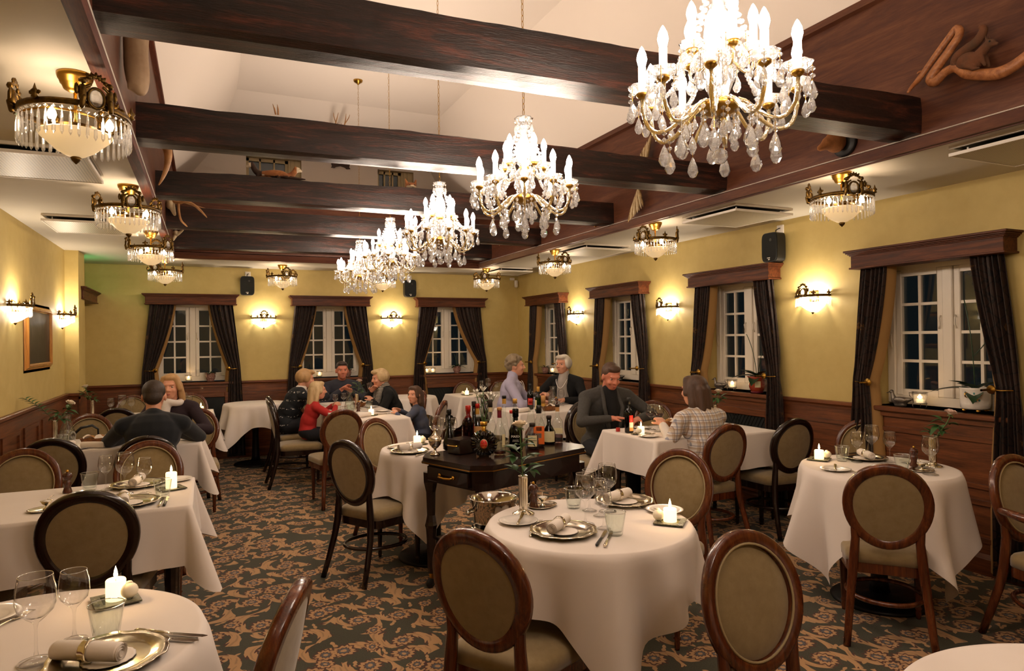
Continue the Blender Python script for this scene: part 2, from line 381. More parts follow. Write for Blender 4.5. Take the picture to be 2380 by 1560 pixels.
def carpet_mat():
    t = NT('floral_carpet'); p = t.obj(src='Object')
    nz = t.n('ShaderNodeTexNoise'); t.put(nz.inputs['Vector'], p); nz.inputs['Scale'].default_value = 8; nz.inputs['Detail'].default_value = 2
    wv = t.n('ShaderNodeVectorMath', operation='MULTIPLY_ADD'); t.put(wv.inputs[0], nz.outputs['Color']); wv.inputs[1].default_value = (.05, .05, 0); t.put(wv.inputs[2], p)
    P = wv.outputs[0]
    def cell(scale, rnd, off):
        ad = t.n('ShaderNodeVectorMath', operation='ADD'); t.put(ad.inputs[0], P); ad.inputs[1].default_value = off
        vo = t.n('ShaderNodeTexVoronoi', voronoi_dimensions='2D'); t.put(vo.inputs['Vector'], ad.outputs[0]); vo.inputs['Scale'].default_value = scale; vo.inputs['Randomness'].default_value = rnd
        sb = t.n('ShaderNodeVectorMath', operation='SUBTRACT'); t.put(sb.inputs[0], ad.outputs[0]); t.put(sb.inputs[1], vo.outputs['Position'])
        sp = t.n('ShaderNodeSeparateXYZ'); t.put(sp.inputs[0], sb.outputs[0])
        x, y = sp.outputs[0], sp.outputs[1]
        r = t.ma('SQRT', t.ma('ADD', t.ma('MULTIPLY', x, x), t.ma('MULTIPLY', y, y)))
        sc = t.n('ShaderNodeSeparateColor'); t.put(sc.inputs[0], vo.outputs['Color'])
        return r, t.ma('ARCTAN2', y, x), sc.outputs[0]
    TAN, TAN2, MAR, OLV, BLU = lin('b38b60'), lin('9c7a56'), lin('4c2a21'), lin('413a28'), lin('54555a')
    base = t.ramp(t.noise(p, 180, 2), [(.35, '353324'), (.65, '434232')])
    # feathery scrolls spiralling out of each rosette
    r, th, rnd = cell(4.3, .85, (.31, .17, 0))
    lg = t.ma('LOGARITHM', t.ma('ADD', r, .004), 2.718)
    ph = t.ma('ADD', t.ma('MULTIPLY', th, 2.0), t.ma('MULTIPLY', lg, t.ma('ADD', 2.2, t.ma('MULTIPLY', rnd, 2.5))))
    arm = t.ma('SINE', t.ma('ADD', ph, t.ma('MULTIPLY', rnd, 6.28)))
    ser = t.ma('MULTIPLY', t.ma('SINE', t.ma('ADD', t.ma('MULTIPLY', lg, 26), t.ma('MULTIPLY', th, 7))), .22)
    lf = t.ma('ADD', arm, ser)
    away = t.ma('GREATER_THAN', r, .052)
    e1 = t.ma('MULTIPLY', t.ma('GREATER_THAN', lf, .42), away); e2 = t.ma('MULTIPLY', t.ma('GREATER_THAN', lf, .58), away); e3 = t.ma('MULTIPLY', t.ma('GREATER_THAN', lf, 1.1), away)
    c = t.mix(e1, base, MAR); c = t.mix(e2, c, TAN); c = t.mix(e3, c, TAN2)
    # small leaves
    r2, th2, k2 = cell(9.5, 1.0, (1.7, .4, 0))
    l2 = t.ma('ADD', t.ma('ABSOLUTE', t.ma('SINE', t.ma('ADD', th2, t.ma('MULTIPLY', k2, 6)))), t.ma('MULTIPLY', r2, 32))
    s2 = t.ma('MULTIPLY', t.ma('LESS_THAN', l2, 1.15), t.ma('GREATER_THAN', k2, .25))
    c = t.mix(s2, c, TAN)
    # rosettes
    def flower(c, r, th, R0, n):
        q = t.ma('DIVIDE', r, t.ma('MULTIPLY', t.ma('ADD', 1.0, t.ma('MULTIPLY', t.ma('COSINE', t.ma('MULTIPLY', th, n)), .13)), R0))
        for lim, col in ((1.25, MAR), (1.02, TAN), (.62, MAR), (.5, BLU), (.25, TAN)):
            c = t.mix(t.ma('LESS_THAN', q, lim), c, col)
        return c
    c = flower(c, r, th, .048, 11)
    r3, th3, k3 = cell(3.1, .9, (.9, 1.35, 0)); c = flower(c, r3, th3, .034, 9)
    t.set(c, .95, sheen=.1); t.bump(t.noise(p, 400, 2), .25, .003); return t.m
MT['carpet'] = carpet_mat()
def stripes(name, a, b, freq, ax=2, duty=.5, rough=.8):
    t = NT(name); sp = t.n('ShaderNodeSeparateXYZ'); t.put(sp.inputs[0], t.obj()); w = t.ma('FRACT', t.ma('MULTIPLY', sp.outputs[ax], freq))
    t.set(t.mix(t.ma('LESS_THAN', w, duty), lin(a), lin(b)), rough); return t.m
def plaid():
    t = NT('plaid_shirt'); sp = t.n('ShaderNodeSeparateXYZ'); t.put(sp.inputs[0], t.obj())
    c = lin('d9d2cc')
    for ax, fr, off, du, col in ((0, 22, 0, .3, 'b59a78'), (2, 22, 0, .3, 'b59a78'), (0, 22, .45, .12, '5c6480'), (2, 22, .45, .12, '5c6480'), (0, 22, .75, .08, '8a5f3a'), (2, 22, .75, .08, '8a5f3a')):
        w = t.ma('FRACT', t.ma('ADD', t.ma('MULTIPLY', sp.outputs[ax], fr), off)); t_ = t.ma('MULTIPLY', t.ma('LESS_THAN', w, du), .6)
        c = t.mix(t_, c, lin(col))
    t.set(c, .8); return t.m
def nordic():
    t = NT('patterned_sweater'); sp = t.n('ShaderNodeSeparateXYZ'); t.put(sp.inputs[0], t.obj())
    w = t.ma('FRACT', t.ma('MULTIPLY', sp.outputs[2], 11)); d = t.n('ShaderNodeTexVoronoi'); t.put(d.inputs['Vector'], t.obj()); d.inputs['Scale'].default_value = 46
    f = t.ma('MULTIPLY', t.ma('LESS_THAN', w, .2), t.ma('LESS_THAN', d.outputs['Distance'], .38))
    t.set(t.mix(f, lin('0d1016'), lin('b9b4ac')), .9); return t.m
def skin(name, c): return mat(name, c, .5, spec=.35, var=c, vs=10)
MT['skin'] = skin('fair_skin', 'd79a7c'); MT['skin_r'] = skin('ruddy_skin', 'c87e64')
MT['eye'] = mat('dark_eyes', '2a1a14', .3); MT['eyewhite'] = mat('eye_white', 'b9a798', .3); MT['lips'] = mat('lips', 'b8665a', .5)
# ================================================================== room shell (metres; x right, y into the room, z up)
XL, XR, YB, YF, H, WZ = -1.307, 4.401, 9.4545, -2.0, 2.4614, .994
TL, TR, TY, T0, TZ, RZ = -.3066, 3.348, 8.39, -1.2, 3.36, 4.32
SILL, WTOP, WW, RD = .994, 2.02, .88, .24
B = MB(); B.box(((XL+XR)/2, (YB+YF)/2, -.05), (XR-XL+.6, YB-YF+.6, .1))
struct(B.build('floor', MT['carpet']))
B = MB()
for x0, x1, y0, y1 in ((XL-.3, TL, YF-.3, YB+.3), (TR, XR+.3, YF-.3, YB+.3), (TL, TR, TY, YB+.3), (TL, TR, YF-.3, T0)):
    B.box(((x0+x1)/2, (y0+y1)/2, H+.03), (x1-x0, y1-y0, .06))
struct(B.build('ceiling', MT['ceil']))
WIN_B = [-.15, 1.565, 3.285]; WIN_R = [2.92, 4.735, 6.58, 8.39]
def wall_faces(mb, P0, U, L, z0, z1, ops, N, depth=RD, m=0, mr=0):
    """upright wall from P0 along U, openings (s0,s1,za,zb), with reveals going back along N"""
    P0 = Vector(P0); U = Vector(U); N = Vector(N); Z = Vector((0, 0, 1))
    ss = sorted({0, L, *[o[0] for o in ops], *[o[1] for o in ops]}); zs = sorted({z0, z1, *[o[2] for o in ops], *[o[3] for o in ops]})
    for i in range(len(ss)-1):
        for j in range(len(zs)-1):
            sm, zm = (ss[i]+ss[i+1])/2, (zs[j]+zs[j+1])/2
            if any(o[0] < sm < o[1] and o[2] < zm < o[3] for o in ops): continue
            mb.add([P0+U*s+Z*z for s, z in ((ss[i], zs[j]), (ss[i+1], zs[j]), (ss[i+1], zs[j+1]), (ss[i], zs[j+1]))], [(0, 1, 2, 3)], False, m)
    for a, b, za, zb in ops:
        for (s, z), (s2, z2) in (((a, za), (a, zb)), ((b, za), (b, zb)), ((a, zb), (b, zb)), ((a, za), (b, za))):
            mb.add([P0+U*s+Z*z, P0+U*s2+Z*z2, P0+U*s2+Z*z2+N*depth, P0+U*s+Z*z+N*depth], [(0, 1, 2, 3)], False, mr)
B = MB(); wall_faces(B, (XL, YB, 0), (1, 0, 0), XR-XL, 0, H+.05, [(c-XL-WW/2, c-XL+WW/2, SILL, WTOP) for c in WIN_B], (0, 1, 0))
struct(B.build('wall_back', MT['wall']))
B = MB(); wall_faces(B, (XR, YB, 0), (0, -1, 0), YB-YF, 0, H+.05, [(YB-c-WW/2, YB-c+WW/2, SILL, WTOP) for c in WIN_R], (1, 0, 0))
struct(B.build('wall_right', MT['wall']))
B = MB(); B.box((XL-.03, (YB+YF)/2, H/2), (.06, YB-YF+.4, H+.1)); B.box((XL+.0605, 8.36, H/2), (.121, .38, H+.02))
struct(B.build('wall_left', MT['wall']))
B = MB(); B.box(((XL+XR)/2, YF-.03, H/2), (XR-XL+.4, .06, H+.1)); struct(B.build('wall_front', MT['wall']))

# ceiling recess and vault
def slab(name, vs, m, N, th=.05):
    b = MB(); N = Vector(N).normalized()*th; n = len(vs); vs = [Vector(v) for v in vs]
    b.add(vs+[v+N for v in vs], [tuple(range(n)), tuple(range(2*n-1, n-1, -1))]+[(i, n+i, n+(i+1) % n, (i+1) % n) for i in range(n)])
    return struct(b.build(name, m))
slab('wall_recess_right', [(TR, T0, H), (TR, TY, H), (TR, TY, TZ-.02), (TR, T0, TZ-.02)], MT['veneer'], (1, 0, 0))
slab('wall_recess_left', [(TL, T0, H), (TL, TY, H), (TL, TY, TZ+.04), (TL, T0, TZ+.04)], MT['veneer'], (-1, 0, 0))
slab('wall_recess_back', [(TL, TY, H), (TR, TY, H), (TR, TY, TZ), (TL, TY, TZ)], MT['veneer_x'], (0, 1, 0))
slab('wall_recess_front', [(TL, T0, H), (TR, T0, H), (TR, T0, TZ), (TL, T0, TZ)], MT['veneer_x'], (0, -1, 0))
B = MB()
B.prof([(0, 0), (.03, .01), (.03, .05), (0, .06)], (TR, T0, TZ-.06), (TR, TY, TZ-.06), (-1, 0, 0), (0, 0, 1))
B.prof([(0, 0), (.025, 0), (.045, .05), (0, .07)], (TR, T0, H-.015), (TR, TY, H-.015), (-1, 0, 0), (0, 0, 1))
B.prof([(0, 0), (.014, 0), (.014, .06), (0, .06)], (TR+.004, T0, H-.02), (TR+.004, TY, H-.02), (1, 0, 0), (0, 0, 1))
struct(B.build('trim_1', MT['veneer']))
B = MB()
B.prof([(0, 0), (.03, .01), (.03, .05), (0, .06)], (TL, T0, TZ), (TL, TY, TZ), (1, 0, 0), (0, 0, 1))
B.prof([(-.045, 0), (.006, 0), (.012, .03), (.006, .05), (-.045, .05)], (TL, T0, H-.024), (TL, TY+.03, H-.024), (1, 0, 0), (0, 0, 1))
struct(B.build('trim_2', MT['trimwood']))
B = MB()
B.prof([(-.03, 0), (.02, 0), (.04, .03), (.02, .07), (-.03, .07)], (TL, TY, H-.02), (TR, TY, H-.02), (0, -1, 0), (0, 0, 1))
struct(B.build('trim_3', MT['veneer_x']))
XA, XB_, YH, GZ = .345, 2.73, 8.1, 3.98
slab('ceiling_vault', [(XA, T0, RZ), (XB_, T0, RZ), (XB_, YH, RZ), (XA, YH, RZ)], MT['vault'], (0, 0, 1))
slab('ceiling_slope_left', [(TL-.02, T0, TZ+.04), (XA, T0, RZ), (XA, YH, RZ), (TL-.02, YB, TZ+.04)], MT['vault'], (-1, 0, 1))
slab('ceiling_slope_right', [(TR+.02, T0, TZ-.02), (TR+.02, YB, TZ-.02), (XB_, YH, RZ), (XB_, T0, RZ)], MT['vault'], (1, 0, 1))
slab('ceiling_slope_back', [(XA, YH, RZ), (XB_, YH, RZ), (XB_+.28, YB, GZ-.02), (XA-.25, YB, GZ-.02)], MT['vault'], (0, 1, 1))
slab('ceiling_hip_left', [(XA, YH, RZ), (XA-.25, YB, GZ-.02), (TL-.02, YB, TZ+.04)], MT['vault'], (-1, 1, 1))
slab('ceiling_hip_right', [(XB_, YH, RZ), (TR+.02, YB, TZ-.02), (XB_+.28, YB, GZ-.02)], MT['vault'], (1, 1, 1))
B = MB(); wall_faces(B, (TL-.1, YB, 0), (1, 0, 0), TR-TL+.2, TZ-.1, GZ+.1, [(.505-TL+.1, 1.20-TL+.1, 3.0, 3.94), (2.24-TL+.1, 2.76-TL+.1, 3.0, 3.92)], (0, 1, 0), .16, 0, 1)
struct(B.build('wall_gable', [MT['vault'], MT['cream_paint']]))
slab('wall_vault_front', [(TL-.1, T0, TZ-.1), (TR+.1, T0, TZ-.1), (TR+.1, T0, RZ+.1), (TL-.1, T0, RZ+.1)], MT['vault'], (0, -1, 0))
slab('floor_loft', [(TL, TY, TZ-.02), (TR, TY, TZ-.02), (TR, YB, TZ-.02), (TL, YB, TZ-.02)], MT['veneer_x'], (0, 0, -1))
wn = 0
for x0, x1, xe, zt in ((.505, 1.04, 1.20, 3.94), (2.24, 2.60, 2.76, 3.92)):
    wn += 1; b = MB(); w = x1-x0; z0 = 3.0
    for cx, wd in ((x0+.02, .04), (x1-.02, .04), (x0+w/3, .022), (x0+2*w/3, .022)): b.box((cx, YB+.13, (z0+zt)/2), (wd, .05, zt-z0))
    b.box(((x0+x1)/2, YB+.13, zt-.02), (w, .05, .04)); b.box(((x1+xe)/2, YB+.1, (z0+zt)/2), (xe-x1, .05, zt-z0))
    b.box((x1+.045, YB+.07, (z0+zt)/2), (.03, .02, zt-z0)); b.box((x1+.1, YB+.07, (z0+zt)/2), (.03, .02, zt-z0))
    o = struct(b.build('window_%d' % wn, MT['cream_paint']))
    g = MB(); g.box(((x0+x1)/2, YB+.14, (z0+zt)/2), (w, .008, zt-z0)); g.build('pane', MT['pane'], o)

# beams
def beam(i, yr, yl, label):
    b = MB(); n = 60; zb, zt, d = 2.52, 2.71, .19
    def fn(u, v):
        x = TL+(TR-TL)*u; y = yl+(yr-yl)*u; k = int(round(v*12)) % 12
        e = [(0, 0), (0, .33), (0, .66), (0, 1), (.33, 1), (.66, 1), (1, 1), (1, .66), (1, .33), (1, 0), (.66, 0), (.33, 0)][k]
        w = mnoise.noise((x*1.7+i*9, e[0]*2, e[1]*3))*.012+mnoise.noise((x*9, e[0]*9+i, e[1]*7))*.003
        c = .006 if (e[0] in (0, 1) and e[1] in (0, 1)) else 0
        return (x, y+e[0]*d+(c if e[0] == 0 else -c)+w*.6, zb+e[1]*(zt-zb)+w*(1.5 if e[1] == 1 else .5)+(c if e[1] == 0 else -c))
    b.sheet(fn, n, 12, smooth=False)
    o = b.build('timber_beam', MT['beam']); o['kind'] = 'thing'; tag(o, label, 'beam', 'timber beams across the ceiling recess'); return o
for i, (yr, lab) in enumerate(((2.264, 'nearest dark timber beam, crossing behind the biggest chandelier'), (3.682, 'second dark timber beam from the camera, squirrel wall to log'),
        (5.125, 'third dark timber beam, with two ferrets standing on it'), (6.565, 'fourth dark timber beam, just past the branching antlers'), (7.96, 'farthest dark timber beam, next to the recess end wall'))):
    beam(i, yr, yr+(.14 if i < 3 else .08), lab)

# windows, valances, curtains, sills: local frame = x right along the wall, y out through the wall, z up
def window_unit():
    """frame, two sashes with 2 x 4 panes each, window hooks; origin on the floor at the wall face"""
    b = MB(); y = RD-.05; W = WW/2; z0, z1 = SILL+.01, WTOP-.005
    for s in (-1, 1): b.box((s*(W-.03), y, (z0+z1)/2), (.06, .1, z1-z0), bev=.006)
    b.box((0, y, z1-.03), (WW-.12, .098, .06)); b.box((0, y, z0+.03), (WW-.12, .098, .06)); b.box((0, y, (z0+z1)/2), (.07, .1, z1-z0-.12), bev=.006)
    sashes = []; panes = []
    for s in (-1, 1):
        q = MB(); xa, xb = .035, W-.06; za, zb = z0+.06, z1-.06; ys = y-.01
        for xx in (xa+.022, xb-.022): q.box((s*xx, ys, (za+zb)/2), (.044, .05, zb-za), bev=.005)
        for zz in (za+.022, zb-.022): q.box((s*(xa+xb)/2, ys, zz), (xb-xa-.088, .048, .044))
        q.box((s*(xa+xb)/2, ys, (za+zb)/2), (.02, .03, zb-za-.088))
        for k in (1, 2, 3): q.box((s*(xa+xb)/2, ys, za+.044+(zb-za-.088)*k/4), (xb-xa-.088, .032, .02))
        g = MB(); g.box((s*(xa+xb)/2, ys+.006, (za+zb)/2), (xb-xa-.08, .006, zb-za-.08)); hk = MB()
        hk.tube([(s*.05, ys-.03, z0+.62), (s*.055, ys-.045, z0+.6), (s*.05, ys-.04, z0+.56), (s*.06, ys-.035, z0+.53)], .005, 6)
        hk.tube([(s*(W-.05), ys-.06, z0+.5), (s*(W-.052), ys-.07, z0+.46), (s*(W-.05), ys-.055, z0+.4)], .005, 6)
        sashes.append(q.mesh('sash', MT['white_paint'])); panes.append((g.mesh('pane', MT['pane']), hk.mesh('window_hook', MT['white_paint'])))
    return b.mesh('window_frame', MT['white_paint']), sashes, panes
WU = window_unit()
def put(me, name, parent):
    o = bpy.data.objects.new(name, me); COL.objects.link(o); o.parent = parent; return o
def valance_mesh():
    b = MB(); w, d, z = 1.03, .137, 1.972
    b.box((0, -d/2, z+.05), (w, d, .1), bev=.003)
    for k, (e, zz, t) in enumerate(((.010, z+.006, .012), (.008, z+.098, .008), (.016, z+.106, .008), (.026, z+.115, .010), (.036, z+.127, .014))):
        b.box((0, -d/2-e/2, zz), (w+2*e, d+e, t), bev=.002)
    return b.mesh('valance', MT['val_x'])
VAL = valance_mesh()
def curtain_mesh(sgn, seed, inner_top=.20):
    rnd = random.Random(seed); ph = [rnd.uniform(0, 6) for _ in range(6)]
    z1, zt, z0 = 1.98, 1.16, .03
    def edges(z):
        if z > zt:
            t = (z1-z)/(z1-zt); o = .475+.085*t; i = inner_top+(.425-inner_top)*(t**1.35)
        else:
            t = (zt-z)/(zt-z0); o = .56+.03*sin(t*pi/2)+.02*t; i = .425-.035*sin(min(1, t*1.5)*pi/2)
        return o, i
    def fn(u, v):
        z = z1+(z0-z1)*v; o, i = edges(z); x = o+(i-o)*u
        pinch = 1-.55*math.exp(-((z-zt)/.13)**2)
        f = sin(u*2*pi*5.2+ph[0]+.5*sin(v*4+ph[1])+1.3*sin(u*7+ph[5]))*.022+sin(u*2*pi*11+ph[2]+v*3+sin(u*9))*.009+sin(v*9+u*7+ph[3])*.004
        return (sgn*x, -.062+f*pinch-.012*math.exp(-((z-zt)/.1)**2), z)
    a = MB(); a.sheet(fn, 60, 44)
    def fl(u, v):
        z = z1+(z0-z1)*v; o, i = edges(z); p = fn(1, v); w = .06+.015*sin(v*6+ph[4])
        return (sgn*(i+.006-.055*sin(u*pi/2)*(.45+.8*v)), p[1]+.004+(w+.02*v)*u*.95, z)
    l = MB(); l.sheet(fl, 8, 44)
    h = MB(); T = Matrix.Translation((sgn*.415, -.10, zt)) @ Matrix.Rotation(R(90), 4, 'X')
    h.lathe([(0, -.010), (.014, -.008), (.024, -.002), (.027, .004), (.024, .01), (.010, .013), (.007, .03), (.007, .10)], 18, M=T)
    h.tube([(sgn*.415, -.1, zt), (sgn*.47, -.105, zt-.004), (sgn*.53, -.09, zt)], .0035, 6)
    return a.mesh('drape', MT['curtain']), l.mesh('lining', MT['lining']), h.mesh('curtain_holdback', MT['brass'])
CUR = {}
for s in (-1, 1):
    for k in range(2): CUR[(s, k)] = curtain_mesh(s, 11+k+s*3)
    CUR[(s, 2)] = curtain_mesh(s, 21+s, .08); CUR[(s, 3)] = curtain_mesh(s, 31+s, .28)
VPOS = {}
def fit_window(wall, c, n, where, kL=0, kR=1):
    loc, rz = ((c, YB, 0), 0) if wall == 'B' else ((XR, c, 0), R(-90)) if wall == 'R' else ((XL, c, 0), R(90))
    if wall != 'L':
        w = put(WU[0], 'window_%d' % n, None); struct(w); w.location = loc; w.rotation_euler = (0, 0, rz)
        for q, (g, hk) in zip(WU[1], WU[2]):
            so = put(q, 'sash', w); put(g, 'pane', so); put(hk, 'window_hook', so)
        b = MB(); b.box((0, RD/2-.03, SILL-.017), (WW+.06 if False else WW, RD+.02, .034), bev=.004); b.box((0, -.035, SILL-.017), (WW+.1, .05, .034), bev=.005); b.box((0, -.018, SILL-.05), (WW+.06, .03, .04))
        s = struct(b.build('trim_%d' % (20+n), MT['panel_x'])); s.location = loc; s.rotation_euler = (0, 0, rz)
        for sg, k, nm in ((-1, kL, 'left'), (1, kR, 'right')):
            me = CUR[(sg, k)]
            t = thing('curtain', 'dark brocade curtain, %s side of %s' % (nm, where), 'curtain', loc, rz, 'tied back curtains')
            put(me[0], 'drape', t); put(me[1], 'lining', t)
            h = put(me[2], 'curtain_holdback', None); h.location = loc; h.rotation_euler = (0, 0, rz)
            tag(h, 'brass curtain holdback, %s side of %s' % (nm, where), 'curtain holdback', 'brass curtain holdbacks')
    v = put(VAL, 'valance', None); v.location = loc; v.rotation_euler = (0, 0, rz)
    tag(v, 'dark wooden valance box over %s' % where, 'valance', 'wooden valance boxes')
for i, (c, wh) in enumerate(zip(WIN_B, ('the leftmost back wall window', 'the middle back wall window', 'the rightmost back wall window'))):
    fit_window('B', c, 3+i, wh, 0, 2 if i == 2 else 1)
for i, (c, wh) in enumerate(zip(WIN_R, ('the nearest right wall window', 'the second right wall window from the camera', 'the third right wall window from the camera', 'the farthest right wall window by the corner'))):
    fit_window('R', c, 6+i, wh, 3, 3)
fit_window('L', 8.86, 0, 'the window hidden behind the left pier')

# wainscot
def wain(name, P0, U, N, L, gaps, m, panels=True, step=.62, h=WZ):
    """board wall to height h along P0+U*s, N points into the room; gaps = (s0,s1) under windows where the cap is replaced by the sill"""
    b = MB(); P0 = Vector(P0); U = Vector(U); N = Vector(N); Z = (0, 0, 1)
    def bx(s0, s1, z0, z1, t):
        if s1-s0 < .01: return
        b.prof([(0, z0), (t, z0), (t, z1), (0, z1)], P0+U*s0, P0+U*s1, N, Z)
    segs = []; s = 0
    for g0, g1 in sorted(gaps): segs.append((s, g0)); s = g1
    segs.append((s, L))
    bx(0, L, 0, h-.034, .014)
    for a, c in segs:
        if c-a < .02: continue
        b.prof([(0, h-.06), (.016, h-.06), (.02, h-.04), (.036, h-.024), (.036, h-.004), (.028, h), (0, h)], P0+U*a, P0+U*c, N, Z)
    b.prof([(0, 0), (.026, 0), (.026, .10), (.016, .13), (0, .13)], P0, P0+U*L, N, Z)
    if panels:
        rows = ((.2, .46), (.53, .85))
        for a, c in segs+list(gaps):
            n = max(1, int((c-a)/step)); w = (c-a)/n
            for k in range(n):
                s0, s1 = a+k*w+.07, a+(k+1)*w-.07
                if s1-s0 < .1: continue
                for z0, z1 in rows:
                    for q in ((s0, s0+.03, z0, z1), (s1-.03, s1, z0, z1), (s0+.03, s1-.03, z0, z0+.03), (s0+.03, s1-.03, z1-.03, z1)): bx(q[0], q[1], q[2], q[3], .028)
    return struct(b.build(name, m))
wain('trim_10', (XL, YB, 0), (1, 0, 0), (0, -1, 0), XR-XL, [(c-XL-.49, c-XL+.49) for c in WIN_B], MT['panel_x'])
wain('trim_11', (XR, YB, 0), (0, -1, 0), (-1, 0, 0), YB-YF, [(YB-c-.49, YB-c+.49) for c in WIN_R], MT['panel'])
wain('trim_12', (XL, YF, 0), (0, 1, 0), (1, 0, 0), 8.17-YF, [], MT['panel'])
wain('trim_13', (XL, 8.17, 0), (1, 0, 0), (0, -1, 0), .121, [], MT['panel_x'], False)
wain('trim_14', (XL+.121, 8.14, 0), (0, 1, 0), (1, 0, 0), .41, [], MT['panel'], False)
wain('trim_15', (XL, 8.55, 0), (0, 1, 0), (1, 0, 0), YB-8.55, [], MT['panel'], False)
def grille(wall, c, where):
    loc, rz = ((c, YB, 0), 0) if wall == 'B' else ((XR, c, 0), R(-90))
    t = thing('radiator_cover', 'black mesh radiator cover with wooden frame under %s' % where, 'radiator cover', loc, rz, 'radiator covers under the windows')
    f = MB(); w, z0, z1, y = .8, .14, .86, -.035
    for s in (-1, 1): f.box((s*w/2, y, (z0+z1)/2), (.06, .04, z1-z0), bev=.004)
    f.box((0, y, z1-.03), (w-.06, .04, .06), bev=.004); f.box((0, y, z0+.03), (w-.06, .04, .06), bev=.004); f.build('frame', MT['panel_x'], t)
    g = MB(); g.box((0, y+.005, (z0+z1)/2), (w-.06, .01, z1-z0-.12))
    n = 26
    for k in range(-n, n):
        for sg in (-1, 1):
            x0 = k*.04; hgt = z1-z0-.12
            pa = Vector((x0, y-.003, z0+.06)); pb = Vector((x0+sg*hgt*.6, y-.003, z1-.06))
            lo, hi = -w/2+.03, w/2-.03
            if not (lo < pa.x < hi and lo < pb.x < hi): continue
            g.tube([pa, pb], .003, 4, False)
    g.build('mesh_panel', MT['grille'], t)
for c, wh in ((WIN_B[0], 'the leftmost back wall window'), (WIN_B[2], 'the rightmost back wall window')): grille('B', c, wh)
grille('R', WIN_R[1], 'the second right wall window from the camera')
grille('R', WIN_R[2], 'the third right wall window from the camera')

# ceiling air panels: a framed slot and a lowered perforated plate
def perf_mat():
    t = NT('perforated_plate'); sp = t.n('ShaderNodeSeparateXYZ'); t.put(sp.inputs[0], t.obj())
    fx = t.ma('FRACT', t.ma('MULTIPLY', sp.outputs[0], 70)); fy = t.ma('FRACT', t.ma('MULTIPLY', sp.outputs[1], 70))
    d = t.ma('ADD', t.ma('POWER', t.ma('SUBTRACT', fx, .5), 2.), t.ma('POWER', t.ma('SUBTRACT', fy, .5), 2.))
    t.set(t.mix(t.ma('LESS_THAN', d, .07), lin('c4baa4'), lin('57503f')), .4); return t.m
MT['perf'] = perf_mat()
def vent(x, y, w, d, lab):
    t = thing('ceiling_vent', lab, 'ceiling vent', (x, y, H), 0, 'perforated ceiling vents')
    f = MB()
    for s in (-1, 1): f.box((s*(w/2-.008), 0, -.008), (.016, d, .016)); f.box((0, s*(d/2-.008), -.008), (w-.032, .016, .016))
    for sx in (-1, 1):
        for sy in (-1, 1): f.box((sx*(w/2-.06), sy*(d/2-.06), -.028), (.008, .008, .03))
    f.build('frame', MT['plastic'], t)
    b = MB(); b.box((0, 0, -.004), (w-.04, d-.04, .006)); b.build('duct', MT['grille'], t)
    g = MB(); g.box((0, 0, -.046), (w-.01, d-.01, .01)); o = g.build('perforated_plate', [MT['perf']], t)
    e = MB()
    for s in (-1, 1): e.box((s*(w/2-.003), 0, -.046), (.008, d, .016)); e.box((0, s*(d/2-.003), -.046), (w, .008, .016))
    e.build('plate_edge', MT['plastic'], t)
vent(-.82, 4.16, .6, .58, 'perforated air vent in the ceiling behind the biggest left lamp')
vent(-.80, 6.22, .58, .6, 'perforated air vent in the ceiling above the framed picture')
vent(3.765, 1.93, .56, .58, 'perforated air vent at the right edge, near the mounted squirrel')
vent(3.775, 4.06, .56, .6, 'perforated air vent between the right wall lamps and speaker')
vent(3.79, 6.22, .56, .6, 'perforated air vent in the ceiling before the far right corner')
vent(3.83, 8.52, .5, .5, 'perforated air vent nearest the back right corner')
# ================================================================== lamps
def pear_drop(n=8, L=.052, r=.013, beads=2, top=0.0):
    """bead chain with a faceted pear drop, hanging down from z = 0"""
    b = MB(); z = 0
    for k in range(beads):
        z -= .011; b.lathe([(0, -.008), (.0075, -.002), (.0075, .002), (0, .008)], 7, (0, 0, z), False); z -= .009
    b.tube([(0, 0, 0), (0, 0, z-.006)], .0012, 4, False, m=1)
    b.lathe([(0, -L), (r*.55, -L*.94), (r, -L*.72), (r*.86, -L*.5), (r*.4, -L*.2), (0, 0)], n, (0, 0, z-.003), False)
    return b
DROP_L = pear_drop(8, .07, .018, 3).mesh('crystal_drop', [MT['crystal'], MT['brass']])
DROP_M = pear_drop(8, .056, .0135, 2).mesh('crystal_drop', [MT['crystal'], MT['brass']])
DROP_S = pear_drop(7, .044, .0105, 1).mesh('crystal_drop', [MT['crystal'], MT['brass']])
def flame_bulb(L=.062, r=.016):
    b = MB(); b.lathe([(0, 0), (r*.7, .002), (r, L*.35), (r*.8, L*.62), (r*.3, L*.9), (0, L)], 12); return b
BULB_C = flame_bulb().mesh('bulb', MT['bulb']); BULB_W = flame_bulb(.045, .015).mesh('bulb', MT['bulb2'])
def pan_mesh(r=.042):
    b = MB()
    f = lambda a, rr, z: 1+.07*cos(8*a)*(rr/r)
    b.lathe([(.008, 0), (r*.5, .003), (r*.85, .012), (r, .024), (r*.94, .026), (r*.78, .014), (r*.45, .006), (.008, .004)], 32, rfn=f)
    return b.mesh('drip_pan', MT['crystal'])
PAN = pan_mesh(); PAN_S = pan_mesh(.036)
b = MB(); b.lathe([(.0, 0), (.017, 0), (.018, .006), (.013, .01), (.0115, .012), (.0115, .085), (.008, .087)], 14); SLEEVE = b.mesh('candle_sleeve', MT['plastic'])
b = MB(); b.lathe([(.0, -.012), (.008, -.012), (.018, -.004), (.019, .004), (.0, .004)], 14); CUP = b.mesh('candle_cup', MT['brass'])
